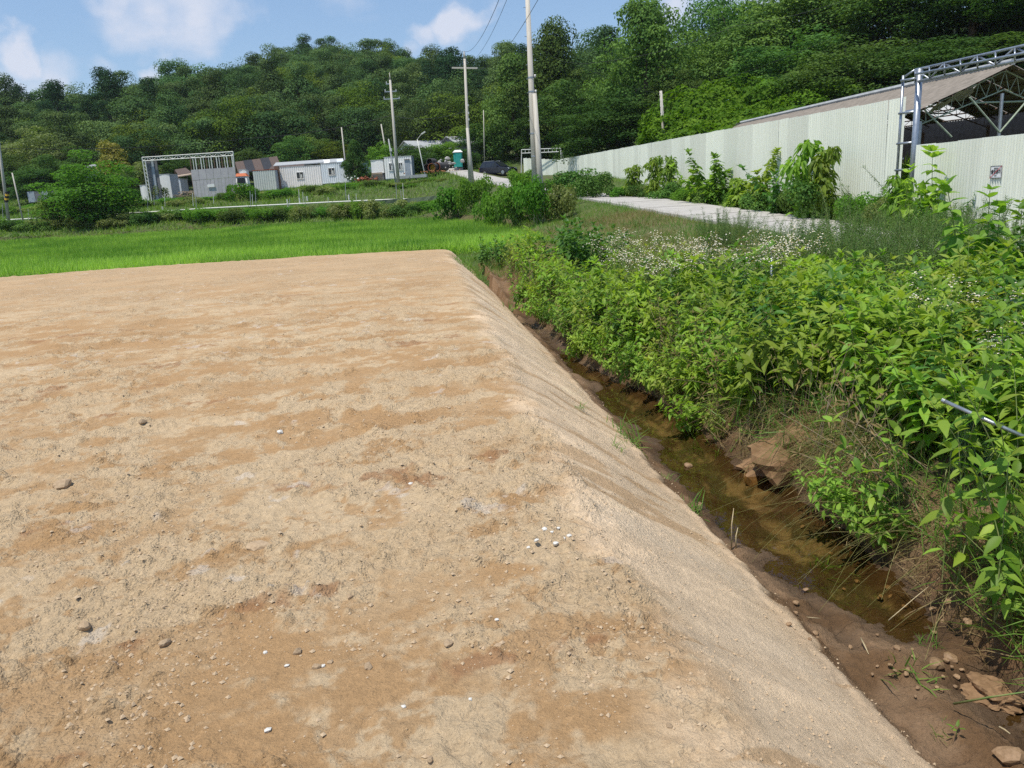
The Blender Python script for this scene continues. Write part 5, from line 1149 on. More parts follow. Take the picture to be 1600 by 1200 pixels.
# ------------------------------------------------------------------ long shed behind the wall
gz0 = 1.3
eN = np.array(at(1435, 171, 23.6)); rN = np.array(at(1583, 100, 24.4)); rF = np.array(at(1142, 197, 52)); 
dirS = (rF - rN); dirS = dirS / np.linalg.norm(dirS); LS = float((rF[1] - rN[1]) / dirS[1])
half = rN - eN; half_h = half.copy()
eF = rF - half * .96
oN = rN + np.array([half[0], half[1], -half[2]]); oF = rF + np.array([half[0], half[1], -half[2]])
shed = thing('long_shed', 'long open shed with brown cement roof and bare roof trusses behind the sheet wall', 'shed', (rN[0], rN[1], g(rN[0], rN[1]))); SL0 = shed.location
def roofplane(a, b, c, d, nm, m, pitch=.18, amp=.025, parent=None, n_u=None):
    """corrugated sheet roofing between eave a->b and ridge d->c, waves running up the slope"""
    a, b, c, d = [np.array(v_, float) for v_ in (a, b, c, d)]; L = np.linalg.norm(b - a); n = n_u or max(2, int(L / pitch) * 2); nrm_ = norm(np.cross(b - a, d - a)); nrm_ = nrm_ if nrm_[2] > 0 else -nrm_
    V = []; rows = 5
    for j in range(rows):
        for i in range(n + 1): q = i / n; w_ = amp * (1 if i % 2 else -1); V.append((a + (b - a) * q) * (1 - j / (rows - 1)) + (d + (c - d) * q) * (j / (rows - 1)) + nrm_ * (w_ + .012 * math.sin(j * 2.1 + i * .07)))
    V = np.array(V) - np.array(parent.location)[None] if parent else np.array(V)
    return link(nm, npmesh(nm, V, grid_faces(rows, n + 1), [m]), parent)
# roof in visible runs of sheets
MT['clearroof'] = leafmat('translucent_roofing', (.8, .8, .76), (.8, .8, .76), .65, .0, 0, .5, .3, 1.0)
MT['clearroof'].node_tree.nodes['Translucent BSDF'].inputs['Color'].default_value = (.9, .9, .86, 1)
[MT['clearroof'].node_tree.links.remove(l) for l in list(MT['clearroof'].node_tree.links) if l.to_node.type == 'BSDF_TRANSLUCENT']
nseg = 14
for i in range(nseg):
    q0, q1 = i / nseg, (i + 1) / nseg - .003
    lerp = lambda a, b, q: a + (b - a) * q
    o = roofplane(lerp(eN, eF, q0), lerp(eN, eF, q1), lerp(rN, rF, q1), lerp(rN, rF, q0), 'roof_panel', MT['asbestos'], parent=shed)
    roofplane(lerp(oN, oF, q0), lerp(oN, oF, q1), lerp(rN, rF, q1), lerp(rN, rF, q0), 'clear_roof_panel' if i in (3, 5, 7, 9, 11, 12) else 'roof_panel', MT['clearroof'] if i in (3, 5, 7, 9, 11, 12) else MT['asbestos'], parent=shed)
mb = MB(); mb.tube([rN + np.array([0, 0, .07]), rF + np.array([0, 0, .07])], .10, 6); mb.build('ridge_cap', MT['greyroof'], shed, org=SL0)
mb = MB(); mb.tube([ext(eN, eF, 0) + np.array([-.03, 0, -.02]), eF + np.array([-.03, 0, -.02])], .05, 6); mb.build('gutter', MT['steel'], shed, org=SL0)
def truss(q, nm='roof_truss'):
    e = lerp(eN, eF, q) + np.array([0, 0, -.12]); r_ = lerp(rN, rF, q) + np.array([0, 0, -.14]); o_ = lerp(oN, oF, q) + np.array([0, 0, -.12])
    e2 = e + np.array([.25, 0, -.30]); o2 = o_ + np.array([-.25, 0, -.30]); r2 = r_ + np.array([0, 0, -.55])
    mb = MB()
    for p, q_ in ((e, r_), (r_, o_)): mb.tube([p, q_], .024, 6)
    for p, q_ in ((e2, r2), (r2, o2)): mb.tube([p, q_], .020, 6)
    for s0, s1, t0, t1 in ((e, r_, e2, r2), (o_, r_, o2, r2)):
        n = 7
        for i in range(n):
            a_ = lerp(s0, s1, i / n); b_ = lerp(t0, t1, (i + .5) / n); c_ = lerp(s0, s1, (i + 1) / n); mb.tube([a_, b_], .010, 5); mb.tube([b_, c_], .010, 5)
    mb.tube([lerp(e2, r2, .62), lerp(o2, r2, .62)], .028, 6)
    mb.build(nm, MT['greenmetal'] if q < .05 else MT['rustmetal'], shed, org=SL0)
    for p in (e2, o2):
        zz = g(p[0], p[1]); mb = MB(); mb.tube([(p[0], p[1], zz - .3), (p[0], p[1], p[2] + .1)], .06, 8); mb.build('post', MT['steel' if q < .05 else 'rustmetal'], shed, org=SL0)
for i in range(7): truss(.012 + i / 6.2)
for i in range(7):
    for (A_, B_), (A2, B2) in (((eN, rN), (eF, rF)),):
        k = (i + .5) / 7; mb = MB(); mb.tube([lerp(eN, rN, k) + np.array([0, 0, -.07]), lerp(eF, rF, k) + np.array([0, 0, -.07])], .025, 4); mb.build('purlin', MT['rustmetal'], shed, org=SL0)
        mb = MB(); mb.tube([lerp(oN, rN, k) + np.array([0, 0, -.07]), lerp(oF, rF, k) + np.array([0, 0, -.07])], .025, 4); mb.build('purlin', MT['rustmetal'], shed, org=SL0)
# gable props
c1 = at(1566, 146, 24.0); c0 = at(1562, 208, 24.0); mb = MB(); mb.tube([(c0[0], 24.0, c0[2] - 1.6), c1], .05, 8); mb.build('gable_post', MT['steel'], shed, org=SL0)
for pa, pb_ in (((1562, 207), (1515, 152)), ((1562, 207), (1604, 158)), ((1432, 159), (1487, 214))):
    a_ = at(*pa, 23.9); b_ = at(*pb_, 23.9); mb = MB(); mb.tube([a_, b_], .026, 6); mb.build('brace', MT['greenmetal'], shed, org=SL0)
# torn lining hanging under the eave, and a dangling sack
for i, (x0_, y0_, x1_, y1_) in enumerate(((1497, 142, 1530, 131), (1466, 160, 1490, 152), (1508, 137, 1524, 139))):
    a_ = at(x0_, y0_, 23.9); b_ = at(x1_, y1_, 23.9); V = []; n = 8
    for j in range(3):
        for k in range(n + 1): q = k / n; V.append(a_ + (b_ - a_) * q + np.array([0, .35 * j, -.09 * j - .08 * random.random() - .03 * j]))
    link('torn_lining', npmesh('torn_lining', np.array(V) - np.array(SL0), grid_faces(3, n + 1), [MT['fibc']], True), shed)
# back wall of the shed bay, the dimness inside put into its near-black colour
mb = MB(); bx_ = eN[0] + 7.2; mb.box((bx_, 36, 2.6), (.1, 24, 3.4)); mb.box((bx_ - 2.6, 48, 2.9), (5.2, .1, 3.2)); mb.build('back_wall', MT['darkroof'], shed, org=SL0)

# ------------------------------------------------------------------ poles, lamp, wires
def pole(px_b, py_b, px_t, py_t, D, r0_, r1_, label, name='concrete_pole', m='concrete', n=14, cat='utility pole', extra=None, grp=None, lean_free=True):
    t_ = np.array(at(px_t, py_t, D)); b_ = np.array(at(px_b, py_b, D)); gz = g(b_[0], D); 
    b_ = b_ + (b_ - t_) * ((b_[2] - gz + .3) / (t_[2] - b_[2])) if t_[2] > b_[2] else b_
    b_[2] = min(b_[2], gz - .2); b_[0] = b_[0]
    r_ = thing(name, label, cat, (b_[0], D, gz), 0, grp); rl = Vector(r_.location)
    mb = MB(); mb.tube([b_, (b_ + t_) / 2, t_], [r0_, (r0_ + r1_) / 2, r1_], n); mb.build('shaft', MT[m], r_, True, org=rl)
    return r_, rl, b_, t_
# the doubled one in the middle
r_, rl, b_, t_ = pole(836, 272, 824, -8, 39.5, .185, .105, 'thick old concrete pole in the middle with a shorter stub pole on its right')
BIGTOP = t_; sb = at(845, 272, 39.3); st_ = at(836.5, 146, 39.3)
mb = MB(); dz_ = sb[2] - g(sb[0], 39.3) + .3; sb2 = sb - (st_ - sb) / (st_[2] - sb[2]) * dz_; mb.tube([sb2 - np.array([.06, 0, 0]), st_ - np.array([.04, 0, 0])], [.17, .10], 14); mb.build('stub_pole', MT['concrete'], r_, True, org=rl)
for k in np.linspace(.30, .95, 12):
    p = b_ + (t_ - b_) * k; mb = MB(); s_ = -1 if int(k * 100) % 2 else 1; mb.tube([p, p + np.array([s_ * .22, -.02, 0])], .014, 5); mb.build('step_bolt', MT['steel'], r_, org=rl)
for k in (.32, .42, .60, .66):
    p = b_ + (t_ - b_) * k; mb = MB(); mb.tube([p - np.array([0, 0, .03]), p + np.array([0, 0, .03])], .19 - .07 * k, 14); mb.build('strap', MT['steel'], r_, org=rl)
for k in (.60, .665):
    p = b_ + (t_ - b_) * k + np.array([.2, -.02, 0]); mb = MB(); mb.tube([p - np.array([0, 0, .07]), p + np.array([0, 0, .07])], .05, 8); mb.build('insulator', MT['ins'], r_, True, org=rl)
# crossarm pole
r_, rl, b_, t_ = pole(734, 272, 726, 92, 70, .17, .10, 'concrete pole with one wide crossarm near its pointed top', n=12); T2 = t_
ti = at(725, 80, 70); mb = MB(); mb.tube([t_, ti], [.10, .03], 8); mb.build('top_spike', MT['concrete'], r_, True, org=rl)
a_ = at(706, 106, 70); c_ = at(746, 106.5, 70); mb = MB(); mb.bar(a_, c_, .13); mb.build('crossarm', MT['concrete'], r_, org=rl); ARM2 = (a_, c_)
sb = at(737, 272, 69.8); st_ = at(730, 200, 69.8); mb = MB(); mb.tube([sb - (st_ - sb) * .25, st_], [.17, .12], 8); mb.build('stub_pole', MT['concrete'], r_, True, org=rl)
for py_ in (166, 178, 188): p = at(730 + (py_ - 170) * .05 + 1.8, py_, 69.8); mb = MB(); mb.tube([p, p + np.array([0, 0, .16])], .06, 6); mb.build('insulator', MT['ins'], r_, org=rl)
# banded pole with three short arms
r_, rl, b_, t_ = pole(622, 279, 609.5, 125, 90, .21, .11, 'thick banded concrete pole with three short arms above the white cabin', n=12); T3 = t_
mb = MB(); mb.tube([t_, at(608.5, 113, 90)], [.09, .02], 8); mb.build('top_spike', MT['concrete'], r_, True, org=rl)
for (x0_, x1_, yy_) in ((601, 620, 143), (599.5, 625, 154.5), (603, 612, 131)):
    mb = MB(); mb.bar(at(x0_, yy_ + .6, 90), at(x1_, yy_ - .6, 90), .10); mb.build('crossarm', MT['steel'], r_, org=rl)
    for xx in (x0_ + 1, x1_ - 1): p = at(xx, yy_ - .4, 90); mb = MB(); mb.tube([p, p + np.array([0, 0, .22])], .05, 6); mb.build('insulator', MT['ins'], r_, org=rl)
pole(538, 240, 533.5, 199, 110, .11, .08, 'slim pale pole behind the column-shaped shrub', n=8)
pole(601, 226, 595.5, 194, 112, .11, .08, 'slim pale pole behind the small round tree', n=8)
r_, rl, b_, t_ = pole(617, 277, 607, 217, 92, .10, .07, 'thin grey pole close to the left of the thick banded pole', n=8, m='greyroof')
p = at(610.5, 234, 91.8); mb = MB(); mb.box(p, (.28, .2, .34)); mb.build('meter_box', MT['whitemetal'], r_, org=rl)
r_, rl, b_, t_ = pole(11, 325, -9, 170, 78, .16, .10, 'leaning concrete pole at the left edge with a yellow and black banded foot', n=10); TL = t_
for i in range(5):
    p0 = at(10.6 + (318 - 312 - i) * -.1, 318 - i * 3.2 - 2, 77.9); p1 = at(9.9, 315 - i * 3.2 - 2, 77.9); mb = MB(); mb.tube([(p0[0] + (i - 2) * .02, 78, p0[2]), (p0[0] + (i - 3) * .02, 78, p0[2] + .2)], .185, 10); mb.build('warning_band', MT['yellowpaint' if i % 2 else 'black'], r_, org=rl)
pole(30, 318, 19, 270, 80, .08, .06, 'short thin pole beside the banded one at the left edge', n=8)
r_, rl, b_, t_ = pole(1036, 200, 1032.5, 142, 57, .115, .095, 'short concrete pole standing in front of the vine-covered slope', n=10); T5 = t_
for k in (.75, .82, .89, .95): p = b_ + (t_ - b_) * k; mb = MB(); mb.tube([p + np.array([-.12, -.02, 0]), p + np.array([.12, -.02, 0])], .04, 6); mb.build('insulator', MT['ins'], r_, org=rl)
pole(756, 200, 755.5, 172, 104, .05, .05, 'thin grey stick-like pole in the dark trees behind the car', n=6)
# street lamp
r_, rl, b_, t_ = pole(664, 273, 652, 218, 96, .075, .055, 'white street lamp on a slim leaning pole beside the stacked pipes', 'street_lamp', 'whitemetal', 10, 'street lamp')
h1 = at(659.5, 208, 96); mb = MB(); mb.tube([t_, h1], .03, 6); mb.build('arm', MT['whitemetal'], r_, org=rl)
mb = MB(); mb.box(h1 + np.array([.15, 0, .02]), (.55, .25, .16), ry=-.5); mb.build('lamp_head', MT['whitemetal'], r_, org=rl)
def wire(pts, sag, label, r_=.012, grp=None, n=14):
    pts = [np.array(p, float) for p in pts]; P = []
    for a_, b_ in zip(pts[:-1], pts[1:]):
        for i in range(n): q = i / n; P.append(a_ + (b_ - a_) * q - np.array([0, 0, sag * 4 * q * (1 - q)]))
    P.append(pts[-1]); c = P[0]; mb = MB(); mb.tube([p - c for p in P], r_, 4); link('overhead_wire', mb.mesh('overhead_wire', MT['wire']), None, tuple(c), label=label, cat='wire', group=grp)
wire([ti, at(782, -6, 30)], .6, 'wire from the spike of the crossarm pole up to the top edge', .011)
wire([ARM2[1], at(845, -8, 26)], .7, 'wire from the right end of the wide crossarm up to the top edge', .010)
wire([at(722, 92, 70), at(795, -8, 28)], .9, 'second wire climbing from the crossarm pole to the top edge', .008)
wire([at(-10, 232, 62), at(390, 216, 82), at(612, 180, 90)], .4, 'thin wire across the wood from the left edge to the thick banded pole', .020)
wire([at(616, 181, 90), at(730, 173, 70)], .5, 'slack wire between the banded pole and the crossarm pole', .016)
wire([at(835, 64, 39.5), at(900, 98, 48), at(1033, 146, 57)], .3, 'thin wire behind the doubled pole down to the hillside pole', .009)
wire([at(1034, 148, 57), at(1300, 60, 48)], .3, 'thin wire rising from the hillside pole in front of the trees', .008)
wire([at(905, 100, 50), at(1150, 40, 50), at(1420, -40, 45)], .4, 'long thin wire crossing in front of the trees on the right', .010)

# lattice gate at the far end of the wall
p0 = at(814, 262, 90); gf = thing('lattice_gate_frame', 'small pale lattice gate frame at the far end of the sheet wall', 'gate frame', (p0[0], 90, g(p0[0], 90))); gl_ = Vector(gf.location)
A_ = [at(815, 234, 90), at(876, 231.5, 84)]; B_ = [at(815, 239.5, 90), at(876, 237, 84)]
for a_, b_ in ((A_[0], A_[1]), (B_[0], B_[1])): mb = MB(); mb.tube([a_, b_], .05, 6); mb.build('chord', MT['whitemetal'], gf, org=gl_)
for k in np.linspace(0, 1, 11): mb = MB(); mb.tube([lerp(A_[0], A_[1], k), lerp(B_[0], B_[1], k)], .035, 5); mb.build('web_bar', MT['whitemetal'], gf, org=gl_)
mb = MB(); mb.tube([at(814.5, 270, 90), A_[0]], .05, 6); mb.build('post', MT['whitemetal'], gf, org=gl_)
mb = MB(); mb.tube([at(877, 249, 84), A_[1]], .05, 6); mb.build('post', MT['whitemetal'], gf, org=gl_); mb = MB(); mb.tube([at(881, 249, 84), A_[1]], .03, 6); mb.build('brace', MT['whitemetal'], gf, org=gl_)

# ------------------------------------------------------------------ the yard: cabins, frame, sheds
def frame_at(pxL, pyL, pxR, pyR, DL, DR):
    a = np.array(at(pxL, pyL, DL)); b = np.array(at(pxR, pyR, DR)); return a, b
def cabin(name, label, pL, pR, D, hpx, m, side, depth=2.4, roofm='greyroof', windows=(), door=None, cat='cabin', DR=None, pitch=.28, zfix=None):
    """front lower corners given in the photo; box with ribbed front"""
    DR = DR or D; a = np.array(at(pL[0], pL[1], D)); b = np.array(at(pR[0], pR[1], DR)); d = b - a; L = math.hypot(d[0], d[1]); rz = math.atan2(d[1], d[0]); H = hpx / 1200 * D
    z0 = (a[2] + b[2]) / 2; r_ = thing(name, label, cat, (a[0], a[1], z0), rz)
    # base goes down to the ground
    zg = min(g(a[0], a[1]), g(b[0], b[1])) - z0 - .1
    link('front_panel', corr(L, H, pitch, .03, 'front_panel', [MT[m]]), r_, (0, 0, 0))
    for x_, nm in ((0, 'end_panel'), (L, 'end_panel')):
        o = link(nm, corr(depth, H, pitch, .03, nm, [MT[side if x_ else m]]), r_, (x_, depth if x_ == 0 else 0, 0), -math.pi / 2 if x_ == 0 else math.pi / 2)  # right end takes the side colour: shade painted in, away from the sun
    link('back_panel', corr(L, H, pitch, .03, 'back_panel', [MT[m]]), r_, (L, depth, 0), math.pi)
    mb = MB(); mb.box((L / 2, depth / 2, H + .05), (L + .08, depth + .08, .10)); mb.build('roof', MT[roofm], r_)
    mb = MB(); mb.box((L / 2, -.035, .04), (L + .05, .05, .08)); mb.build('sill_rail', MT[side], r_)
    mb = MB(); mb.box((L / 2, depth / 2, zg / 2 - .02), (L - .1, depth - .1, abs(zg))); mb.build('footing', MT['darkpanel'], r_)
    for (u0, v0, u1, v1) in windows:
        w_ = (u1 - u0) * L; h__ = (v1 - v0) * H; cx_ = (u0 + u1) / 2 * L; cz_ = (v0 + v1) / 2 * H
        mb = MB(); t_ = .07
        mb.box((cx_, -.05, cz_ + h__ / 2), (w_ + t_, .08, t_)); mb.box((cx_, -.05, cz_ - h__ / 2), (w_ + t_, .08, t_)); mb.box((cx_ - w_ / 2, -.05, cz_), (t_, .08, h__ - t_)); mb.box((cx_ + w_ / 2, -.05, cz_), (t_, .08, h__ - t_)); mb.box((cx_, -.05, cz_), (.05, .07, h__ - t_))
        wf = mb.build('window', MT['white'], r_)
        for s_ in (-1, 1): mb = MB(); mb.box((cx_ + s_ * w_ * .25, -.036, cz_), (w_ * .5 - .06, .02, h__ - t_)); mb.build('pane', MT['glass'], wf)
        mb = MB(); mb.box((cx_ + w_ * .18, -.052, cz_ - h__ * .12), (w_ * .22, .008, h__ * .5)); mb.build('curtain', MT['whitemetal'], wf)
    if door:
        u0, u1, v1 = door; w_ = (u1 - u0) * L; mb = MB(); mb.box(((u0 + u1) / 2 * L, -.05, v1 * H / 2), (w_, .04, v1 * H)); dd = mb.build('door', MT[side], r_)
        mb = MB(); mb.box((u0 * L + .1, -.085, v1 * H * .5), (.05, .03, .14)); mb.build('handle', MT['rim'], dd); mb = MB(); mb.box(((u0 + u1) / 2 * L, -.1, v1 * H + .07), (w_ + .1, .14, .06)); mb.build('door_canopy', MT['darkpanel'], r_)
    return r_
cabin('container_cabin', 'long off-white container cabin with one window, in the middle of the row', (437, 297), (504, 288.5), 105, 30, 'offwhite', 'greyshade', windows=((.43, .42, .59, .74),))
cabin('container_cabin', 'blue-grey container cabin with a window and a door, right end of the row', (504.5, 288.3), (549.5, 283.5), 105, 28.5, 'bluewhite', 'bluewhite', windows=((.24, .42, .46, .78),), door=(.64, .85, .86))
cabin('container_cabin', 'grey-green container with a rusty red roof edge, left end of the row', (399, 300), (433, 295), 103, 29, 'palegreen', 'greyshade', roofm='redbrown')
cabin('site_cabin', 'small white ribbed cabin with two windows and a door behind the thick banded pole', (603, 281), (645, 277), 97, 31, 'white', 'greyshade', windows=((.16, .40, .32, .74), (.52, .40, .66, .74)), door=(.75, .93, .85))
cabin('white_box', 'plain white box with plywood lower half left of the small white cabin', (581, 271), (600, 270), 99, 18, 'white', 'white', pitch=5, cat='storage box')
bx = at(590, 283, 98.6); pw = thing('plywood_stack', 'old plywood boards leaning below the plain white box', 'boards', (bx[0], 98.2, bx[2] - .1))
for i in range(5): mb = MB(); mb.box((i * .03, -.06 * i, .13 + i * .22), (1.3 + .05 * (i % 2), .04, .21)); mb.build('board', MT['plywood'], pw)
cabin('white_container', 'tall white box unit standing by the grey slabs of the steel frame', (249.5, 312.5), (270, 309), 101, 35, 'white', 'greyshade', cat='container', pitch=5, depth=2.6)
o = cabin('white_container', 'smaller pale unit with shade-coloured grey side just right of the tall white box', (271.5, 304), (284.5, 302), 105, 21, 'bluewhite', 'greyshade', cat='container', pitch=5)
cabin('white_board', 'plain white upright board at the left foot of the steel frame', (222.5, 314.5), (232, 312.5), 98, 22, 'white', 'white', depth=.2, cat='board', pitch=5)
# dark post between two cabins, roofs above the row
pd = at(435.5, 296, 104); mb = MB(); mb.box((0, 0, 1.5), (.55, .4, 3.3)); mb.build('dark_pillar', MT['rustmetal'], loc=(pd[0], 104.3, pd[2] - .2), label='dark upright pillar between the grey-green and the off-white container', cat='pillar')
def slab_roof(name, label, pts, D, dD, m, posts=True, th=.12, cat='roof', strips=None):
    """roof sheet: four photo points (near left, near right, far right, far left)"""
    P = [np.array(at(pts[0][0], pts[0][1], D)), np.array(at(pts[1][0], pts[1][1], D)), np.array(at(pts[2][0], pts[2][1], D + dD)), np.array(at(pts[3][0], pts[3][1], D + dD))]
    r_ = thing(name, label, cat, tuple(P[0])); n = strips or 1; o0 = P[0]
    for i in range(n):
        q0, q1 = i / n, (i + 1) / n - (.004 if n > 1 else 0); A_ = lerp(P[0], P[1], q0); B_ = lerp(P[0], P[1], q1); C_ = lerp(P[3], P[2], q1); E__ = lerp(P[3], P[2], q0)
        dzz = np.array([0, 0, .0 if n == 1 else .03 * (i % 2)]); V = np.array([A_, B_, C_, E__]) + dzz - o0; V = np.concatenate([V, V - [0, 0, th]])
        mm = m[i % len(m)] if isinstance(m, (list, tuple)) else m
        link('roof_panel' if n > 1 else 'sheet', npmesh('roof_panel', V, [np.array([(0, 1, 2, 3), (7, 6, 5, 4), (0, 4, 5, 1), (1, 5, 6, 2), (2, 6, 7, 3), (3, 7, 4, 0)])], [MT[mm]]), r_)
    if posts:
        for p in P: zz = g(p[0], p[1]); mb = MB(); mb.tube([(p[0], p[1], zz - .2), (p[0], p[1], p[2] - th)], .07, 6); mb.build('post', MT['rustmetal'], r_, org=o0)
    return r_
slab_roof('grey_canopy', 'long pale grey canopy roof above the row of container cabins', ((427, 259), (505, 253.5), (507, 249), (431, 254)), 109, 5, 'greyroof')
slab_roof('white_canopy', 'short white canopy roof with a grey middle at the right end of the row', ((504, 255), (537, 252), (536, 247.5), (505, 249.5)), 109, 4, ['white', 'greyroof', 'bluewhite'], strips=3)
slab_roof('brown_canopy', 'flat brown boarded canopy on top of the off-white container', ((420, 264.5), (476, 259.5), (474, 255.5), (424, 260)), 106.5, 3, 'brownroof', posts=False)
slab_roof('white_plank', 'white metal sheet lying on the roof of the container cabins', ((470, 263.5), (508, 259.5), (507, 258), (475, 260)), 106.3, 1.2, 'whitemetal', posts=False)
slab_roof('slatted_roof', 'dark roof with brown slatted panels behind the grey lilac board wall', ((372, 270), (440, 262), (433, 244), (367, 253)), 112, 7, ['brownroof', 'darkroof', 'brownroof', 'darkroof', 'brownroof'], strips=5)
slab_roof('slatted_roof', 'small brown slatted roof behind the tall white box unit', ((278, 273), (300, 270), (290, 262), (273, 265)), 112, 5, 'brownroof')
slab_roof('lean_to_roof', 'narrow brown lean-to roof between the white box and the board wall', ((272, 276), (299, 272), (299, 270.5), (272, 274.5)), 106, 1, 'plywood')
# lumber and rubble on the ground behind
mb = MB()
for i in range(26): mb.box((random.uniform(-1.2, 1.2), random.uniform(-.5, .5), random.uniform(0, .9)), (random.uniform(.5, 1.6), .08, .12), rz=random.uniform(-1, 1), ry=random.uniform(-.4, .4))
q = at(292, 308, 100); mb.build('lumber_heap', MT['plywood'], loc=(q[0], 100, q[2] - .2), label='heap of scrap lumber behind the foot of the board wall', cat='lumber', kind='stuff')
mb = MB()
for i in range(22): mb.box((random.uniform(-.9, .9), random.uniform(-.3, .3), random.uniform(0, 1.5)), (.10, .05, random.uniform(1.0, 2.0)), ry=random.uniform(-.3, .3))
q = at(207, 312, 101); 
bf = thing('board_fence', 'weathered brown board fence left of the steel frame', 'fence', (q[0], 101, q[2] - .2))
for i in range(12): mb = MB(); mb.box((-1.0 + i * .19, random.uniform(-.03, .03), 1.0), (.17, .03, random.uniform(1.9, 2.3)), ry=random.uniform(-.05, .05)); mb.build('board', MT['rustmetal' if i % 3 else 'plywood'], bf)
# grey boundary fence far left
q = at(50, 312, 104); bf = thing('boundary_fence', 'low grey panel fence under the trees on the far left', 'fence', (q[0], 104, q[2] - .3))
for i in range(9): mb = MB(); mb.box((i * .95, .02 * (i % 2), .65), (.92, .06, 1.35), ry=-.03); mb.build('panel', MT['darkpanel' if i % 2 else 'greyshade'], bf)
# house between the trees
hs = cabin('white_house', 'pale house with a grey roof half hidden by trees on the left', (128, 285), (152, 283), 116, 22, 'white', 'greyshade', cat='house', pitch=5)
slab_roof('house_roof', 'light grey sheet roof above the half hidden pale house', ((125, 262), (153, 259), (152, 256.5), (126, 259)), 115.5, 4, 'greyroof')
# steel frame with slabs and board wall
def P2(px, py, D=96): return np.array(at(px, py, D))
sf = thing('steel_frame', 'tall rusty white lattice steel frame standing over grey slabs and a board wall', 'steel frame', tuple(P2(233, 312))); sl_ = Vector(sf.location)
TLf, TRf = P2(222, 246), P2(364, 237); BLf, BRf = P2(223, 251.5), P2(365, 243); 
for a_, b_ in ((TLf, TRf), (BLf, BRf)): mb = MB(); mb.tube([a_, b_], .065, 6); mb.build('chord', MT['whitemetal'], sf, org=sl_)
for i in range(18):
    k0, k1 = i / 18, (i + 1) / 18; a_ = lerp(TLf, TRf, k0); b_ = lerp(BLf, BRf, k0); mb = MB(); mb.tube([a_, b_], .04, 4); mb.build('web_bar', MT['whitemetal'], sf, org=sl_)
    mb = MB(); mb.tube([lerp(TLf, TRf, k0) if i % 2 else b_, lerp(BLf, BRf, k1) if i % 2 else lerp(TLf, TRf, k1)], .04, 4); mb.build('diagonal_bar', MT['whitemetal'], sf, org=sl_)
for a_, b_ in ((P2(222, 246), P2(233.5, 316)), (P2(227, 251), P2(237.5, 316)), (P2(364, 237), P2(369, 300))): mb = MB(); mb.tube([a_, b_], .075, 6); mb.build('leg', MT['whitemetal'], sf, org=sl_)
for i in range(9): a_ = lerp(P2(222.5, 250), P2(232, 305), i / 9); b_ = lerp(P2(227.5, 255), P2(236.5, 308), i / 9); mb = MB(); mb.tube([a_, b_], .03, 4); mb.build('brace', MT['whitemetal'], sf, org=sl_)
for i, px in enumerate(np.linspace(297, 362, 17)):
    t_ = (px - 297) / 65; a_ = P2(px, np.interp(px, [297, 364], [246.5, 243])); b_ = P2(px + 2.5, np.interp(px, [297, 368], [265.5, 261])); mb = MB(); mb.bar(a_, b_, .075 if i % 2 else .11); mb.build('stud', MT['whitemetal' if i % 3 else 'rustmetal'], sf, org=sl_)
for i, (xa, xb2, w_) in enumerate(((231, 240, .50), (236.5, 245.5, .45), (241.5, 251, .5))):
    a_ = P2(xa, 251 + i * -.3, 96.3 + .1 * i); b_ = P2(xb2, 313, 96.3 + .1 * i); c_ = (a_ + b_) / 2; H_ = a_[2] - b_[2]
    mb = MB(); mb.box((0, 0, 0), (w_, .12, H_), ry=math.atan2(a_[0] - b_[0], H_)); mb.build('grey_slab', MT['darkpanel' if i != 1 else 'greyshade'], loc=tuple(c_), label=['tall grey slab nearest the left leg of the steel frame', 'middle one of the three tall grey slabs in the steel frame', 'rightmost of the three tall grey slabs in the steel frame'][i], cat='slab')
bw_ = thing('board_wall', 'lilac grey board wall with vertical seams under the right half of the steel frame', 'wall', tuple(P2(303, 306))); bl_ = Vector(bw_.location)
for i in range(6):
    for row, (t0, t1, ns) in enumerate(((0, .37, 1), (.375, 1, 2))):
        for s_ in range(ns):
            u0 = (i + s_ / ns) / 6; u1 = (i + (s_ + 1) / ns) / 6 - .005
            def W_(u, v_): return lerp(lerp(P2(298, 265.5, 95.85), P2(367.5, 261, 95.85), u), lerp(P2(304.5, 310, 95.85), P2(370.5, 303, 95.85), u), v_)
            V = np.array([W_(u0, t0), W_(u1, t0), W_(u1, t1 - .004), W_(u0, t1 - .004)]) - np.array(bl_); V[:, 1] += .01 * ((i + s_) % 2); V = np.concatenate([V, V + [0, .03, 0]])
            link('board', npmesh('board', V, [np.array([(3, 2, 1, 0), (4, 5, 6, 7), (0, 1, 5, 4), (1, 2, 6, 5), (2, 3, 7, 6), (3, 0, 4, 7)])], [MT['ply']]), bw_)
a_ = P2(329.5, 290, 95.75); mb = MB(); mb.box((0, 0, 0), (.85, .03, .34), ry=-.06); mb.build('notice', MT['white'], loc=tuple(a_), label='blank white notice fixed to the lilac grey board wall', cat='notice')
a_ = P2(357, 297, 95.3); mb = MB(); mb.box((0, 0, 0), (.55, .4, .08)); mb.box((.02, .2, .25), (.5, .06, .5)); mb.box((-.2, 0, -.25), (.05, .3, .45)); mb.box((.2, 0, -.25), (.05, .3, .45)); mb.build('black_chair', MT['black'], loc=tuple(a_), label='small black chair standing against the board wall', cat='chair')
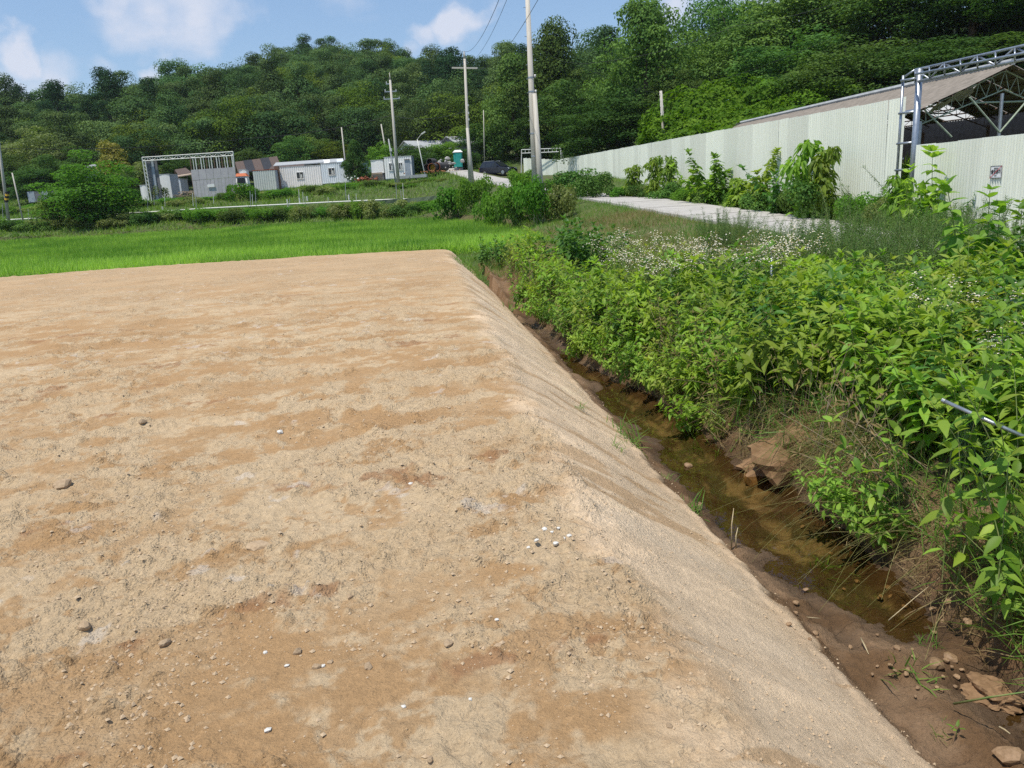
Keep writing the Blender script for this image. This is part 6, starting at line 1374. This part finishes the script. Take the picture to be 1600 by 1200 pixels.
# small vehicle cab and box above it
cb = P2(380, 292, 99); r_ = thing('vehicle_cab', 'small white vehicle cab with orange roof and dark windscreen between board wall and containers', 'vehicle', tuple(cb), .12)
mb = MB(); mb.loft([[(-.72, -.7, -.55), (.72, -.7, -.55), (.72, .8, -.55), (-.72, .8, -.55)], [(-.74, -.72, .35), (.74, -.72, .35), (.74, .8, .35), (-.74, .8, .35)], [(-.66, -.52, 1.25), (.66, -.52, 1.25), (.68, .8, 1.25), (-.68, .8, 1.25)]]); mb.build('body', MT['white'], r_)
mb = MB(); mb.loft([[(-.76, -.62, 1.26), (.76, -.62, 1.26), (.76, .9, 1.26), (-.76, .9, 1.26)], [(-.5, -.35, 1.62), (.5, -.35, 1.62), (.5, .8, 1.62), (-.5, .8, 1.62)]]); mb.build('roof', MT['orange'], r_)
mb = MB(); mb.poly([(-.52, -.75, .42), (.52, -.75, .42), (.46, -.60, 1.08), (-.46, -.60, 1.08)]); mb.build('windscreen', MT['glass'], r_)
mb = MB(); mb.box((0, -.74, -.15), (1.5, .08, .32)); mb.build('bumper', MT['orange'], r_)
for s_ in (-1, 1): mb = MB(); mb.tube([(s_ * .55, -.78, .1), (s_ * .55, -.72, .1)], .1, 10); mb.build('headlight', MT['lamp'], r_)
for s_ in (-1, 1): mb = MB(); mb.tube([(s_ * .74, -.2, -.6), (s_ * .55, -.2, -.6)], .36, 14); mb.build('wheel', MT['tyre'], r_)
cabin('white_box', 'small white box showing above the orange cab roof', (375, 277), (386, 276), 106, 10, 'white', 'white', depth=1, pitch=5, cat='storage box')
# light blue hut, barns
ht = P2(575, 266, 112); r_ = thing('blue_hut', 'light blue gabled hut left of the plain white box', 'hut', tuple(ht), .15)
mb = MB(); W2 = 1.15; mb.loft([[(-W2, 0, -1.5), (W2, 0, -1.5), (W2, 0, .75), (0, 0, 1.25), (-W2, 0, .75)], [(-W2, 3, -1.5), (W2, 3, -1.5), (W2, 3, .75), (0, 3, 1.25), (-W2, 3, .75)]]); mb.build('body', MT['bluehut'], r_)
for s_ in (-1, 1): mb = MB(); mb.poly([(s_ * (W2 + .1), -.1, .73), (0, -.1, 1.30), (0, 3.1, 1.30), (s_ * (W2 + .1), 3.1, .73)]); mb.build('roof', MT['greyroof'], r_)
def barn(name, label, pR, D, W_, H_, Lb, rz, wall, roofm, slope_=.45):
    p = at(pR[0], pR[1], D); gz = g(p[0], D); h0 = p[2] - gz - H_; r_ = thing(name, label, 'barn', (p[0], D, gz), rz); hw = W_ / 2
    mb = MB(); mb.loft([[(-hw, 0, -.3), (hw, 0, -.3), (hw, 0, h0), (0, 0, h0 + H_ - .06), (-hw, 0, h0)], [(-hw, Lb, -.3), (hw, Lb, -.3), (hw, Lb, h0), (0, Lb, h0 + H_ - .06), (-hw, Lb, h0)]]); mb.build('wall', MT[wall], r_)
    for s_ in (-1, 1):
        a_ = np.array([s_ * (hw + .3), -.3, h0 - .1]); b_ = np.array([0, -.3, h0 + H_]); d_ = np.array([0, Lb + .6, 0]); V = np.array([a_, b_, b_ + d_, a_ + d_]); V = np.concatenate([V, V - [0, 0, .08]])
        link('roof', npmesh('roof', V, [np.array([(0, 1, 2, 3), (7, 6, 5, 4), (0, 4, 5, 1), (1, 5, 6, 2), (2, 6, 7, 3), (3, 7, 4, 0)])], [MT[roofm]]), r_)
    mb = MB(); mb.box((0, -.02, h0 * .45), (W_ * .35, .06, h0 * .85)); mb.build('door', MT['darkpanel'], r_); return r_
barn('pale_barn', 'pale barn with low light grey roof behind the trees near the street lamp', (633, 220), 124, 5.2, 1.3, 8, -.95, 'offwhite', 'greyroof')
barn('dark_barn', 'dark barn with a pale roof edge left of the crossarm pole', (699, 213), 126, 5, 1.2, 6, -.9, 'darkpanel', 'greyroof')
# teal booth
p = at(716.5, 262, 104); r_ = thing('teal_booth', 'teal plastic toilet booth with white roof beside the lane', 'booth', (p[0], 104, p[2]), .2)
mb = MB(); mb.box((0, 0, .95), (1.0, 1.0, 1.8)); mb.build('body', MT['teal'], r_); mb = MB(); mb.loft([[(-.6, -.58, 1.91), (.6, -.58, 1.91), (.6, .58, 1.91), (-.6, .58, 1.91)], [(-.35, -.35, 2.2), (.35, -.35, 2.2), (.35, .35, 2.2), (-.35, .35, 2.2)]]); mb.build('roof', MT['white'], r_)
mb = MB(); mb.box((0, -.57, .92), (.7, .04, 1.65)); mb.build('door', MT['teal'], r_)
mb = MB(); mb.box((0, 0, -.6), (1.0, 1.0, 1.15)); mb.build('base', MT['darkpanel'], r_)
# stacked pipes with orange soil
def pipe(px, py, D, r_o, L_, rz, label, tilt=0):
    p = at(px, py, D); t_ = thing('large_pipe', label, 'pipe', tuple(p), rz, 'stacked large pipes'); mb = MB(); n = 20; rings = []
    for k, (y_, rr_) in enumerate([(0, 1)] + [(L_ * i / 16, 1.04 if i % 2 else .98) for i in range(1, 16)] + [(L_, 1)]): rings.append([(math.cos(2 * math.pi * i / n) * r_o * rr_, y_, math.sin(2 * math.pi * i / n) * r_o * rr_) for i in range(n)])
    mb.loft(rings, cap=False); mb.loft([[(math.cos(2 * math.pi * i / n) * r_o * .9, y_, math.sin(2 * math.pi * i / n) * r_o * .9) for i in range(n)] for y_ in (L_, 0)], cap=False); mb.build('shell', MT['pipeblack'], t_, True)
    mb = MB(); mb.loft([[(math.cos(2 * math.pi * i / n) * r_o * f_, y_, math.sin(2 * math.pi * i / n) * r_o * f_) for i in range(n)] for f_, y_ in ((1.0, 0), (1.0, -.03), (.88, -.03), (.88, .02))], cap=False); mb.build('rim', MT['redbrown' if 'yellow' in label else 'pipeblack'], t_)
    mb = MB(); mb.poly([(math.cos(2 * math.pi * i / n) * r_o * .89, L_ * .45, math.sin(2 * math.pi * i / n) * r_o * .89) for i in range(n)][::-1]); mb.build('bore_disc', MT['yellowpaint' if 'yellow' in label else 'black'], t_)  # flat coloured disc across the bore, partway in
pipe(674.5, 261.5, 97, .50, 1.7, -.25, 'large black pipe with a yellowish open end, in the front of the stack'); pipe(683, 260.5, 98, .50, 1.8, -.6, 'large black ribbed pipe lying right of the yellowish one')
pipe(671, 253, 98.5, .42, 1.6, -.3, 'large dark pipe on top of the stack'); pipe(667, 261.5, 98, .42, 1.6, .1, 'large dark pipe at the left of the stack beside the lamp')
v = rr.random; 
def lumps(name, label, px, py, D, W_, H_, n, m, cat, kind='stuff', seed=0):
    r_ = np.random.default_rng(seed); p = at(px, py, D); mb = MB()
    for i in range(n):
        c = np.array([r_.normal() * W_ * .3, r_.normal() * W_ * .2, abs(r_.normal()) * H_ * .4]); s_ = r_.uniform(.15, .4) * H_
        rg_ = []
        for zz, f_ in ((-.6, .5), (-.2, 1), (.35, .9), (.7, .35)): rg_.append([(c[0] + s_ * f_ * math.cos(a) * r_.uniform(.7, 1.2), c[1] + s_ * f_ * math.sin(a) * r_.uniform(.7, 1.2), c[2] + s_ * zz) for a in np.linspace(0, 6.28, 7, endpoint=False)])
        mb.loft(rg_)
    return mb.build(name, MT[m], loc=tuple(p), label=label, cat=cat, kind=kind)
lumps('orange_soil', 'spilled orange-brown soil under the stacked pipes', 680, 269, 96.5, 4, .28, 40, 'spill', 'soil', seed=1)
lumps('rubble_sacks', 'grey pile of sacks and rubble right of the stacked pipes', 698, 257, 100, 2.2, .9, 20, 'fibc', 'rubble', seed=2)
lumps('rubble_heap', 'pale rubble heap in front of the grey sacks', 693, 263, 99, 2, .35, 16, 'fibc', 'rubble', seed=3)
lumps('scrap_heap', 'reddish scrap heap left of the plywood boards', 574, 281, 97, 2.6, .45, 30, 'redbrown', 'scrap', seed=4)
lumps('white_bags', 'white plastic bags lying at the right end of the blue-grey cabin', 554, 281, 99, 1.6, .5, 9, 'white_pl', 'bags', seed=5)
mb = MB(); mb.box((0, 0, 0), (3.3, 1.5, .35), ry=-.02); q = at(646, 276, 95); mb.build('concrete_kerb', MT['greyroof'], loc=tuple(q), label='low grey concrete block strip right of the small white cabin', cat='concrete block')

# ------------------------------------------------------------------ the parked car
cp = at(779, 274.5, 98); cp[2] = g(cp[0], 98); car = thing('parked_car', 'dark navy SUV parked at the edge of the lane under the trees', 'car', (cp[0], 98, cp[2]), R(-38)); 
gz = g(cp[0], 98)
L_, W_, H_ = 4.7, 1.86, 1.70
def prof(yo, f=1.0):  # side profile in x,z
    return [(-2.30, .42), (-2.34, .80), (-2.28, 1.05), (-1.9, 1.09), (.95, 1.03), (1.9, .92), (2.25, .78), (2.34, .50), (2.28, .30), (-2.24, .30)]
rings = []
for yo, sx__ in ((-.93, .93), (-.90, .985), (-.6, 1), (0, 1.01), (.6, 1), (.90, .985), (.93, .93)): rings.append([(x_ * sx__, yo, .3 + (z_ - .3) * (.95 if abs(yo) > .92 else 1)) for x_, z_ in prof(yo)])
mb = MB(); mb.loft(rings); mb.build('body', MT['carpaint'], car, False)
cab0 = [(-2.2, 1.05), (.95, 1.03)]; 
mb = MB(); mb.loft([[(-2.22, -.86, 1.04), (1.05, -.86, 1.02), (1.05, .86, 1.02), (-2.22, .86, 1.04)], [(-2.05, -.78, 1.42), (.42, -.78, 1.42), (.42, .78, 1.42), (-2.05, .78, 1.42)], [(-1.85, -.70, 1.66), (.02, -.70, 1.68), (.02, .70, 1.68), (-1.85, .70, 1.66)], [(-1.7, -.6, 1.71), (-.15, -.6, 1.73), (-.15, .6, 1.73), (-1.7, .6, 1.71)]]); mb.build('cabin_roof', MT['carpaint'], car)
mb = MB(); mb.poly([(1.02, -.78, 1.045), (1.02, .78, 1.045), (.12, .66, 1.63), (.12, -.66, 1.63)]); mb.build('windscreen', MT['glass'], car, loc=(.035, 0, .02))
for s_ in (-1, 1):
    for (a_, b_) in ((-1.98, -1.32), (-1.24, -.42), (-.34, .62)):
        mb = MB(); y0, y1 = s_ * .868, s_ * .735; top_b = min(b_, .22); pts = [(a_, y0, 1.08), (b_, y0, 1.07), (top_b, y1, 1.55), (max(a_, -1.85), y1, 1.55)]; mb.poly(pts if s_ < 0 else pts[::-1]); mb.build('side_window', MT['glass'], car, loc=(0, s_ * .012, 0))
    mb = MB(); mb.box((.55, s_ * 1.0, 1.12), (.18, .16, .14)); mb.build('wing_mirror', MT['carpaint'], car)
    mb = MB(); mb.box((2.16, s_ * .66, .76), (.22, .36, .16)); mb.build('headlight', MT['lamp'], car)
    mb = MB(); mb.box((-2.28, s_ * .76, .9), (.1, .2, .3)); mb.build('tail_light', MT['red'], car)
    mb = MB(); mb.tube([(-1.8, s_ * .60, 1.76), (-.1, s_ * .60, 1.77)], .02, 5); mb.build('roof_rail', MT['rim'], car)
    for x_ in (-1.42, 1.42):
        mb = MB(); mb.tube([(0, -.12, 0), (0, .12, 0)], .36, 20); wh = mb.build('wheel', MT['tyre'], car, loc=(x_, s_ * .83, .36))
        mb = MB(); mb.tube([(0, s_ * .10, 0), (0, s_ * .135, 0)], .23, 14); mb.build('rim', MT['rim'], wh)
mb = MB(); mb.box((2.33, 0, .72), (.05, .9, .16)); mb.build('grille', MT['black'], car); mb = MB(); mb.box((2.37, 0, .5), (.02, .5, .11)); mb.build('number_plate', MT['plate'], car)
MT['netcloth'] = mat('faded_green_netting', (.09, .13, .08), (.16, .19, .12), 9, .9)
# ------------------------------------------------------------------ field stakes and white pipe line
q0 = None; pts = []
for px, py in ((-20, 345), (60, 341), (150, 336), (230, 331.5), (330, 325), (420, 320.5), (520, 315.5), (600, 312), (688, 309.5)): pts.append(np.array(at(px, py, np.interp(px, [0, 690], [82, 79]))))
for i, (a_, b_) in enumerate(zip(pts[:-1], pts[1:])): pass
c = pts[0]; pl_ = thing('white_pipeline', 'long thin white pipe running across the field behind the hedge strip', 'pipe', tuple(c))
for i, (a_, b_) in enumerate(zip(pts[:-1], pts[1:])): mb = MB(); mb.tube([a_, lerp(a_, b_, .995)], .07, 6); mb.build('pipe_length', MT['white_pl'], pl_, org=c)
stk = [(231, 306, 325), (258, 300, 322), (241, 305, 320), (302, 301, 322), (307, 304, 326), (334, 300, 318), (392, 298, 322), (395, 303, 320), (400, 296, 318), (450, 312, 326), (453, 310, 322), (468, 295, 318), (477, 306, 318), (474, 300, 316), (541, 285, 313), (513, 308, 316), (546, 303, 313), (557, 302, 313), (620, 287, 310), (631, 286, 316), (627, 296, 310), (45, 325, 345), (5, 318, 345), (150, 318, 335), (88, 318, 338)]
for i, (px, y0_, y1_) in enumerate(stk):
    D = 78.5 + (i % 3) * 1.5; a_ = at(px - (y1_ - y0_) * .06, y0_, D); b_ = at(px, y1_, D); mb = MB(); mb.tube([np.zeros(3), np.array(a_) - np.array(b_) + 0], .028, 5); mb.build('field_stake', MT['white_pl' if i % 2 else 'greyroof'], loc=tuple(b_), label='thin ' + ('white' if i % 2 else 'grey') + ' stake by the field pipe, before ' + next(m_[2] for m_ in MARKS if m_[0] <= px < m_[1]), cat='stake', group='stakes along the white pipe')
for i, (px, py) in enumerate(((449, 315), (468, 313), (254, 326), (480, 310), (545, 308))):
    p = at(px, py, 80); mb = MB(); mb.tube([(0, 0, -.25), (0, 0, .22)], .07, 8); mb.build('white_stub_pipe', MT['white_pl'], loc=tuple(p), label='short white pipe stub rising from the long white pipe', cat='pipe', group='white pipe stubs')
q = at(640, 314, 77); nt = thing('ground_net', 'dark green net strip stretched along the field edge near the crossarm pole', 'net', tuple(q))
for k in range(2):
    a_ = at(570 + k * 62, 321 - k * 4, 77); b_ = at(630 + k * 60, 316 - k * 5, 76.5); V = []
    for j in range(2):
        for i in range(9): V.append(lerp(np.array(a_), np.array(b_), i / 8) + np.array([0, random.uniform(-.05, .05), .38 * j]) - np.array(q))
    link('net_panel', npmesh('net_panel', V, grid_faces(2, 9), [MT['netcloth']]), nt)

# ------------------------------------------------------------------ wire-net fence posts on the bank
def stake(px0, py0, px1, py1, D0, D1, r_, label, m='steel', down=.0):
    a_ = np.array(at(px0, py0, D0)); b_ = np.array(at(px1, py1, D1)); b_ = b_ + (b_ - a_) / np.linalg.norm(b_ - a_) * down; t_ = thing('fence_post', label, 'fence post', tuple(b_)); mb = MB(); mb.tube([b_, a_], r_, 10); mb.build('tube', MT[m], t_, True, org=b_)
    mb = MB(); d_ = (a_ - b_) / np.linalg.norm(a_ - b_); mb.tube([a_, a_ + d_ * .02], r_ * 1.15, 10); mb.build('cap', MT['rim'], t_, org=b_); return t_
stake(1205.5, 402, 1205.5, 470, 11.0, 11.0, .020, 'grey steel tube post with a tangle of wire at its top, standing among white flowers', down=.5)
p = at(1204, 398, 11.0); mb = MB()
for i in range(5): a_ = random.uniform(0, 6); mb.tube([(0, 0, 0), (math.cos(a_) * .05, 0, .06), (math.cos(a_) * .12, math.sin(a_) * .1, .05 - .02 * i), (math.cos(a_) * .14, .02, -.03)], .005, 4)
mb.build('wire_tangle', MT['twig'], loc=tuple(p), label='tangle of dry wire and twine on top of the grey tube post', cat='wire')
stake(1314.5, 480, 1319, 512, 7.6, 7.55, .019, 'short leaning grey post showing between the leafy weeds', down=.4)
stake(1476, 627, 1532, 652, 4.75, 4.6, .013, 'grey tube lying slanted over the green wire net', down=.35)
r_ = thing('wire_net', 'sagging dark green wire net under the slanted grey tube', 'net', tuple(at(1500, 700, 4.8))); o0 = np.array(r_.location); mb = MB()
A_ = np.array(at(1478, 630, 4.78)); B_ = np.array(at(1560, 664, 4.55)); C_ = np.array(at(1478, 745, 4.9)); D__ = np.array(at(1565, 760, 4.6))
def NP(u, v_): return lerp(lerp(A_, B_, u), lerp(C_, D__, u), v_) + np.array([.03 * math.sin(u * 5 + v_ * 3), .05 * math.sin(v_ * 4 + u * 2), 0])
n = 16
for i in range(-n, n + 1):
    for sgn_ in (1, -1):
        P = []
        for k in range(13):
            v_ = k / 12; u = i / n + (v_ if sgn_ > 0 else -v_ + 1)
            if 0 <= u <= 1: P.append(NP(u, v_))
        if len(P) > 1: mb.tube(P, .0011, 3, cap=False)
mb.build('mesh_net', MT['net'], r_, org=o0)

# ------------------------------------------------------------------ stones, clods, bits
def rock_mesh(seed, m, sub=2, sq=.62, jag=.25, name='stone', cuts=7):
    import bmesh
    bm = bmesh.new(); bmesh.ops.create_icosphere(bm, subdivisions=sub, radius=1); r_ = np.random.default_rng(seed); off = r_.random(3) * 50
    co = np.array([v.co for v in bm.verts]); n_ = fbm(co[:, 0] * 1.3 + off[0] + co[:, 2], co[:, 1] * 1.3 + off[1] - co[:, 2], 1, 3, seed); pl_ = norm(r_.normal(size=(7, 3)))[:cuts]; n_ = n_ + .35 * fbm(co[:, 0] * 4 + off[0], co[:, 1] * 4 + co[:, 2] * 3, 1, 3, seed + 1)
    for v, f_ in zip(bm.verts, n_):
        c = np.array(v.co) * (1 + jag * f_ * 2)
        for p_ in pl_:
            dd = c @ p_
            if dd > .72: c = c - p_ * (dd - .72) * .85
        v.co = c * np.array([1, .78, sq])
    me_ = bpy.data.meshes.new(name); bm.to_mesh(me_); bm.free(); me_.materials.append(MT[m]); return me_
RK = [rock_mesh(i, 'rock') for i in range(6)]; RW = [rock_mesh(20 + i, 'wetrock', 2) for i in range(5)]; RL = [rock_mesh(30 + i, 'whiterock', 1) for i in range(3)]
def stone(px, py, wpx, label, meshes=RK, z0=0, hs=1., ws=1., rz=None, name='stone', cat='stone', sunk=.25, grp=None, zoff=0.):
    p = onz(px, py, z0)
    for it in range(5):
        zz = soil_h(p[0], p[1]); p = onz(px, py, zz)
    D = np.linalg.norm(p - CAM); s_ = wpx / 1200 * D / 2
    link(name, meshes[random.randrange(len(meshes))], None, (p[0], p[1], p[2] + s_ * (.62 * hs) * (1 - sunk * 2) * .5 + zoff), rz if rz is not None else random.uniform(0, 6), None, label, cat, grp, (s_ * ws, s_, s_ * hs))
stone(404, 854, 34, 'flat elongated pale slab of dried earth lying on the bare plot', [rock_mesh(60, 'rock', 2, .35)], ws=1.1, hs=.8, rz=.25, cat='earth slab', name='earth_slab')
stone(465, 1020, 16, 'egg-shaped tan stone standing on edge in the lower middle of the plot'); stone(495, 1043, 15, 'round tan stone beside a white fragment in the lower middle'); stone(505, 1041, 8, 'small white fragment touching the round tan stone', RL)
stone(448, 1041, 10, 'small grey and white pebble left of the round tan stone', RL); stone(547, 933, 13, 'dark-sided tan stone above the moist patch'); stone(516, 1035, 10, 'tan pebble right of the round stone')
stone(631, 1105, 9, 'single bright white round pebble on moist brown soil', RL); stone(672, 1188, 13, 'tan stone close to the bottom edge of the picture'); stone(700, 1006, 20, 'flat tan stone, left one of a pair, middle of the lower plot', hs=.6); stone(779, 1009, 15, 'flat tan stone, right one of the pair with a shadow', hs=.6)
stone(415, 1020, 9, 'white pebble on the moist soil left of the egg-shaped stone', RL); stone(418, 1142, 14, 'grey white lump of lime near the bottom edge', RL); stone(575, 1043, 17, 'hollow dark lump of earth near the lower middle'); stone(97, 760, 26, 'dark-edged clod on the left side of the plot')
stone(642, 757, 10, 'white stone fragment in the middle of the plot', RL); stone(258, 1006, 20, 'flat clod in the lower left of the plot'); stone(438, 676, 12, 'white crumbled fragment at mid distance', RL); stone(222, 661, 14, 'pale chunk of earth at mid distance on the left'); stone(133, 981, 22, 'broken tan clod at the far lower left')
stone(735, 1093, 7, 'tiny white chip to the right of the moist patch', RL); stone(776, 969, 9, 'row of white chips on the rough soil, largest one', RL); stone(1046, 1135, 12, 'tan clod on the lower shoulder of the slope')
for i, (px, py) in enumerate([(862, 832), (880, 842), (826, 856), (838, 845), (872, 826), (868, 850), (889, 838), (852, 828)]): stone(px, py, random.uniform(7, 13), 'crumb of white lime in the scattered cluster near the slope edge', RL, grp='white lime crumbs in the cluster near the slope edge', name='lime_crumb', cat='lime crumb')
# stones and lumps along the ditch
stone(1545, 1092, 66, 'largest pale brown lump of earth in the mud at the lower right', [rock_mesh(61, 'earth', 4, .45, .42, 'earth_lump', 1)], -.95, cat='earth lump', name='earth_lump', sunk=.3)
stone(1462, 1040, 28, 'brown stone left of the largest lump, under the drooping leaves', RW, -.95); stone(1485, 1030, 22, 'dark grey brown stone touching the one under the leaves', RW, -.95); stone(1578, 1186, 36, 'orange-brown stone in the lower right corner', RW, -.95)
stone(1075, 733, 15, 'smooth brown stone sticking out of the water near the left shore', RW, -1.03, zoff=.03, cat='stone'); stone(1155, 748, 20, 'brown stone in the water, leftmost of the three below the earth mound', RW, -1.03, zoff=.035); stone(1187, 747, 14, 'small round stone in the water right of the brown one', RW, -1.03, zoff=.03); stone(1168, 750, 9, 'small yellowish pebble between two stones in the water', RW, -1.03, zoff=.03)
stone(1200, 735, 20, 'pinkish brown stone at the water line under the earth mound', RW, -1.0, zoff=.02); stone(1153, 733, 18, 'flat stone with dry weed on it at the water line', RW, -1.0, zoff=.02); stone(1310, 833, 22, 'pale stone at the right shore of the shallow water', RK, -1.0, zoff=.03); stone(1092, 790, 12, 'small brown pebble at the foot of the slope', RW, -1.0)
for i in range(46):
    px = random.uniform(1230, 1520); py = 950 + (px - 1330) * .55 + random.uniform(-90, 90); stone(px, py, random.uniform(5, 12), 'small pebble on the muddy ditch floor', RW, -.98, grp='pebbles on the muddy ditch floor', name='pebble', cat='pebble', zoff=.01)
# mound of earth at the foot of the right bank
mp_ = np.array(at(1236, 700, 6.95)); me_ = rock_mesh(63, 'earth', 4, .55, .5, 'earth_mound', 1); link('earth_mound', me_, None, (2.60, 6.85, -.93), .5, None, 'orange-brown mound of crumbling earth at the foot of the right bank', 'earth mound', None, (.46, .40, .55))
# crumbs: uncountable fine clods on the plot
rr = np.random.default_rng(41); n = 42000; yy_ = 1.6 * np.exp(rr.random(n) ** .8 * math.log(15)); xx_ = (rr.random(n) * 1.36 - .70) * yy_; k_ = (xx_ < x_toe(yy_) - .02); xx_ = xx_[k_]; yy_ = yy_[k_]
dm = fbm(xx_, yy_, .7, 4, 24) + .6 * fbm(xx_, yy_, .18, 2, 88); k_ = (dm > rr.normal(size=len(dm)) * .18 - .0) | (xx_ > x_edge(yy_)) & (rr.random(len(dm)) < .4); xx_ = xx_[k_]; yy_ = yy_[k_]
zz_ = np.array([soil_h(a_, b_) for a_, b_ in zip(xx_, yy_)]); s_ = .0028 + .011 * rr.random(len(xx_)) ** 4.5; s_ *= np.where(xx_ > x_edge(yy_), .7, 1)
oc = np.array([(1, 0, 0), (0, 1, 0), (-1, 0, 0), (0, -1, 0), (.2, .1, .75), (0, 0, -.6)]); OF = np.array([(0, 1, 4), (1, 2, 4), (2, 3, 4), (3, 0, 4), (1, 0, 5), (2, 1, 5), (3, 2, 5), (0, 3, 5)])
V = np.stack([xx_, yy_, zz_ + s_ * .2], 1)[:, None] + (oc[None] * rr.uniform(.6, 1.25, (len(xx_), 6, 1))) * s_[:, None, None]; a_ = rr.random(len(xx_)) * 6.28
F = (OF[None] + (np.arange(len(xx_)) * 6)[:, None, None]).reshape(-1, 3); bc = np.where(rr.random((len(xx_), 1)) < .035, np.array([[.70, .68, .64]]), np.array([[.40, .295, .19]]) * rr.uniform(.8, 1.15, (len(xx_), 1)))
link('soil_crumbs', npmesh('soil_crumbs', V.reshape(-1, 3), [F], [MT['crumb']], False, None, None), kind='stuff', label='loose crumbs and fine clods strewn over the bare plot', cat='crumbs')
# dead twigs, stalks
def twig(px0, py0, px1, py1, z0, z1, r_, label, m='straw', zoff=.012, name='dry_stalk'):
    a_ = onz(px0, py0, z0); b_ = onz(px1, py1, z1); mid = (a_ + b_) / 2 + np.array([0, 0, .015]); a_[2] += zoff; b_[2] += zoff
    o = a_.copy(); mb = MB(); mb.tube([a_ - o, mid - o, b_ - o], [r_, r_ * .85, r_ * .5], 5); mb.build(name, MT[m], None, True, loc=tuple(o), label=label, cat='stalk')
MT['strawp'] = mat('pale_straw', (.50, .42, .26), (.36, .28, .16), 20, .7)
twig(1388, 972, 1468, 905, -.98, -.80, .003, 'long thin dry stalk slanting over the mud below the straw', 'strawp'); twig(1345, 1000, 1357, 1025, -.93, -.93, .004, 'short pale stick on the brown mud', 'strawp')
twig(1243, 967, 1282, 969, -.92, -.92, .0035, 'short dry stick at the foot of the slope', 'strawp'); twig(1490, 1103, 1600, 1085, -.85, -.6, .006, 'thick pale green stem arching in from the right edge', 'stem'); twig(1561, 1139, 1578, 1150, -.93, -.93, .005, 'short white stick in the lower right mud', 'strawp')
for (x0_, y0_, x1_, y1_, zt, lb) in ((1143, 858, 1151, 797, .38, 'tall pale reed stub standing at the toe of the slope'), (1150, 856, 1152, 828, .18, 'short reed stub beside the tall one')):
    b_ = onz(x0_, y0_, -.93); a_ = b_ + np.array([.02, .03, zt * .8]); o = b_.copy(); mb = MB(); mb.tube([np.zeros(3), (a_ - o) * .6 + np.array([-.008, 0, 0]), a_ - o], [.006, .005, .002], 6); mb.build('reed_stub', MT['strawp'], None, True, loc=tuple(o), label=lb, cat='reed')
# small sprigs of grass along the toe of the slope and on it
GT = [grass_tuft('grass_sprig', MT['grass'], 26, .16, .04, 1.2, 1.6, i) for i in range(3)]
for i, (px, py, zz, sc_) in enumerate([(960, 684, -.88, 1.0), (980, 700, -.90, 1.2), (993, 708, -.9, .9), (966, 724, -.75, .8), (1040, 745, -.9, .7), (1075, 790, -.92, .8), (1085, 810, -.9, .6), (795, 478, -.7, 1.6), (762, 412, -.3, 1.5), (1468, 1140, -.9, .45), (1418, 1055, -.93, .8), (1450, 1000, -.95, .7), (905, 655, -.6, .6), (1290, 870, -1.0, .8), (1100, 690, -1.0, .9), (1125, 700, -1.0, .7)]):
    p = onz(px, py, zz); link('grass_sprig', GT[i % 3], None, (p[0], p[1], soil_h(p[0], p[1])), random.uniform(0, 6), None, 'small green grass sprig on the slope toe or mud edge', 'grass sprig', 'small grass sprigs along the ditch', sc_ * (1.7 if sc_ >= .8 else 1.2))

print('triangles', sum(sum(len(p.vertices) - 2 for p in m.polygons) if len(m.polygons) < 5000 else len(m.loops) - 2 * len(m.polygons) for m in bpy.data.meshes if m.users))
# ------------------------------------------------------------------ summer haze: one closed box of thin even air
hm = bpy.data.materials.new('haze'); hm.use_nodes = True; ht_ = hm.node_tree; ht_.nodes.remove(ht_.nodes['Principled BSDF'])
pv = N(ht_, 'ShaderNodeVolumePrincipled'); pv.inputs['Color'].default_value = (.86, .92, 1, 1); pv.inputs['Density'].default_value = .00013; pv.inputs['Anisotropy'].default_value = .3
ht_.links.new(pv.outputs[0], ht_.nodes['Material Output'].inputs['Volume'])
mb = MB(); mb.box((0, 0, 25), (1080, 1080, 124)); mb.build('haze', hm, kind='stuff')
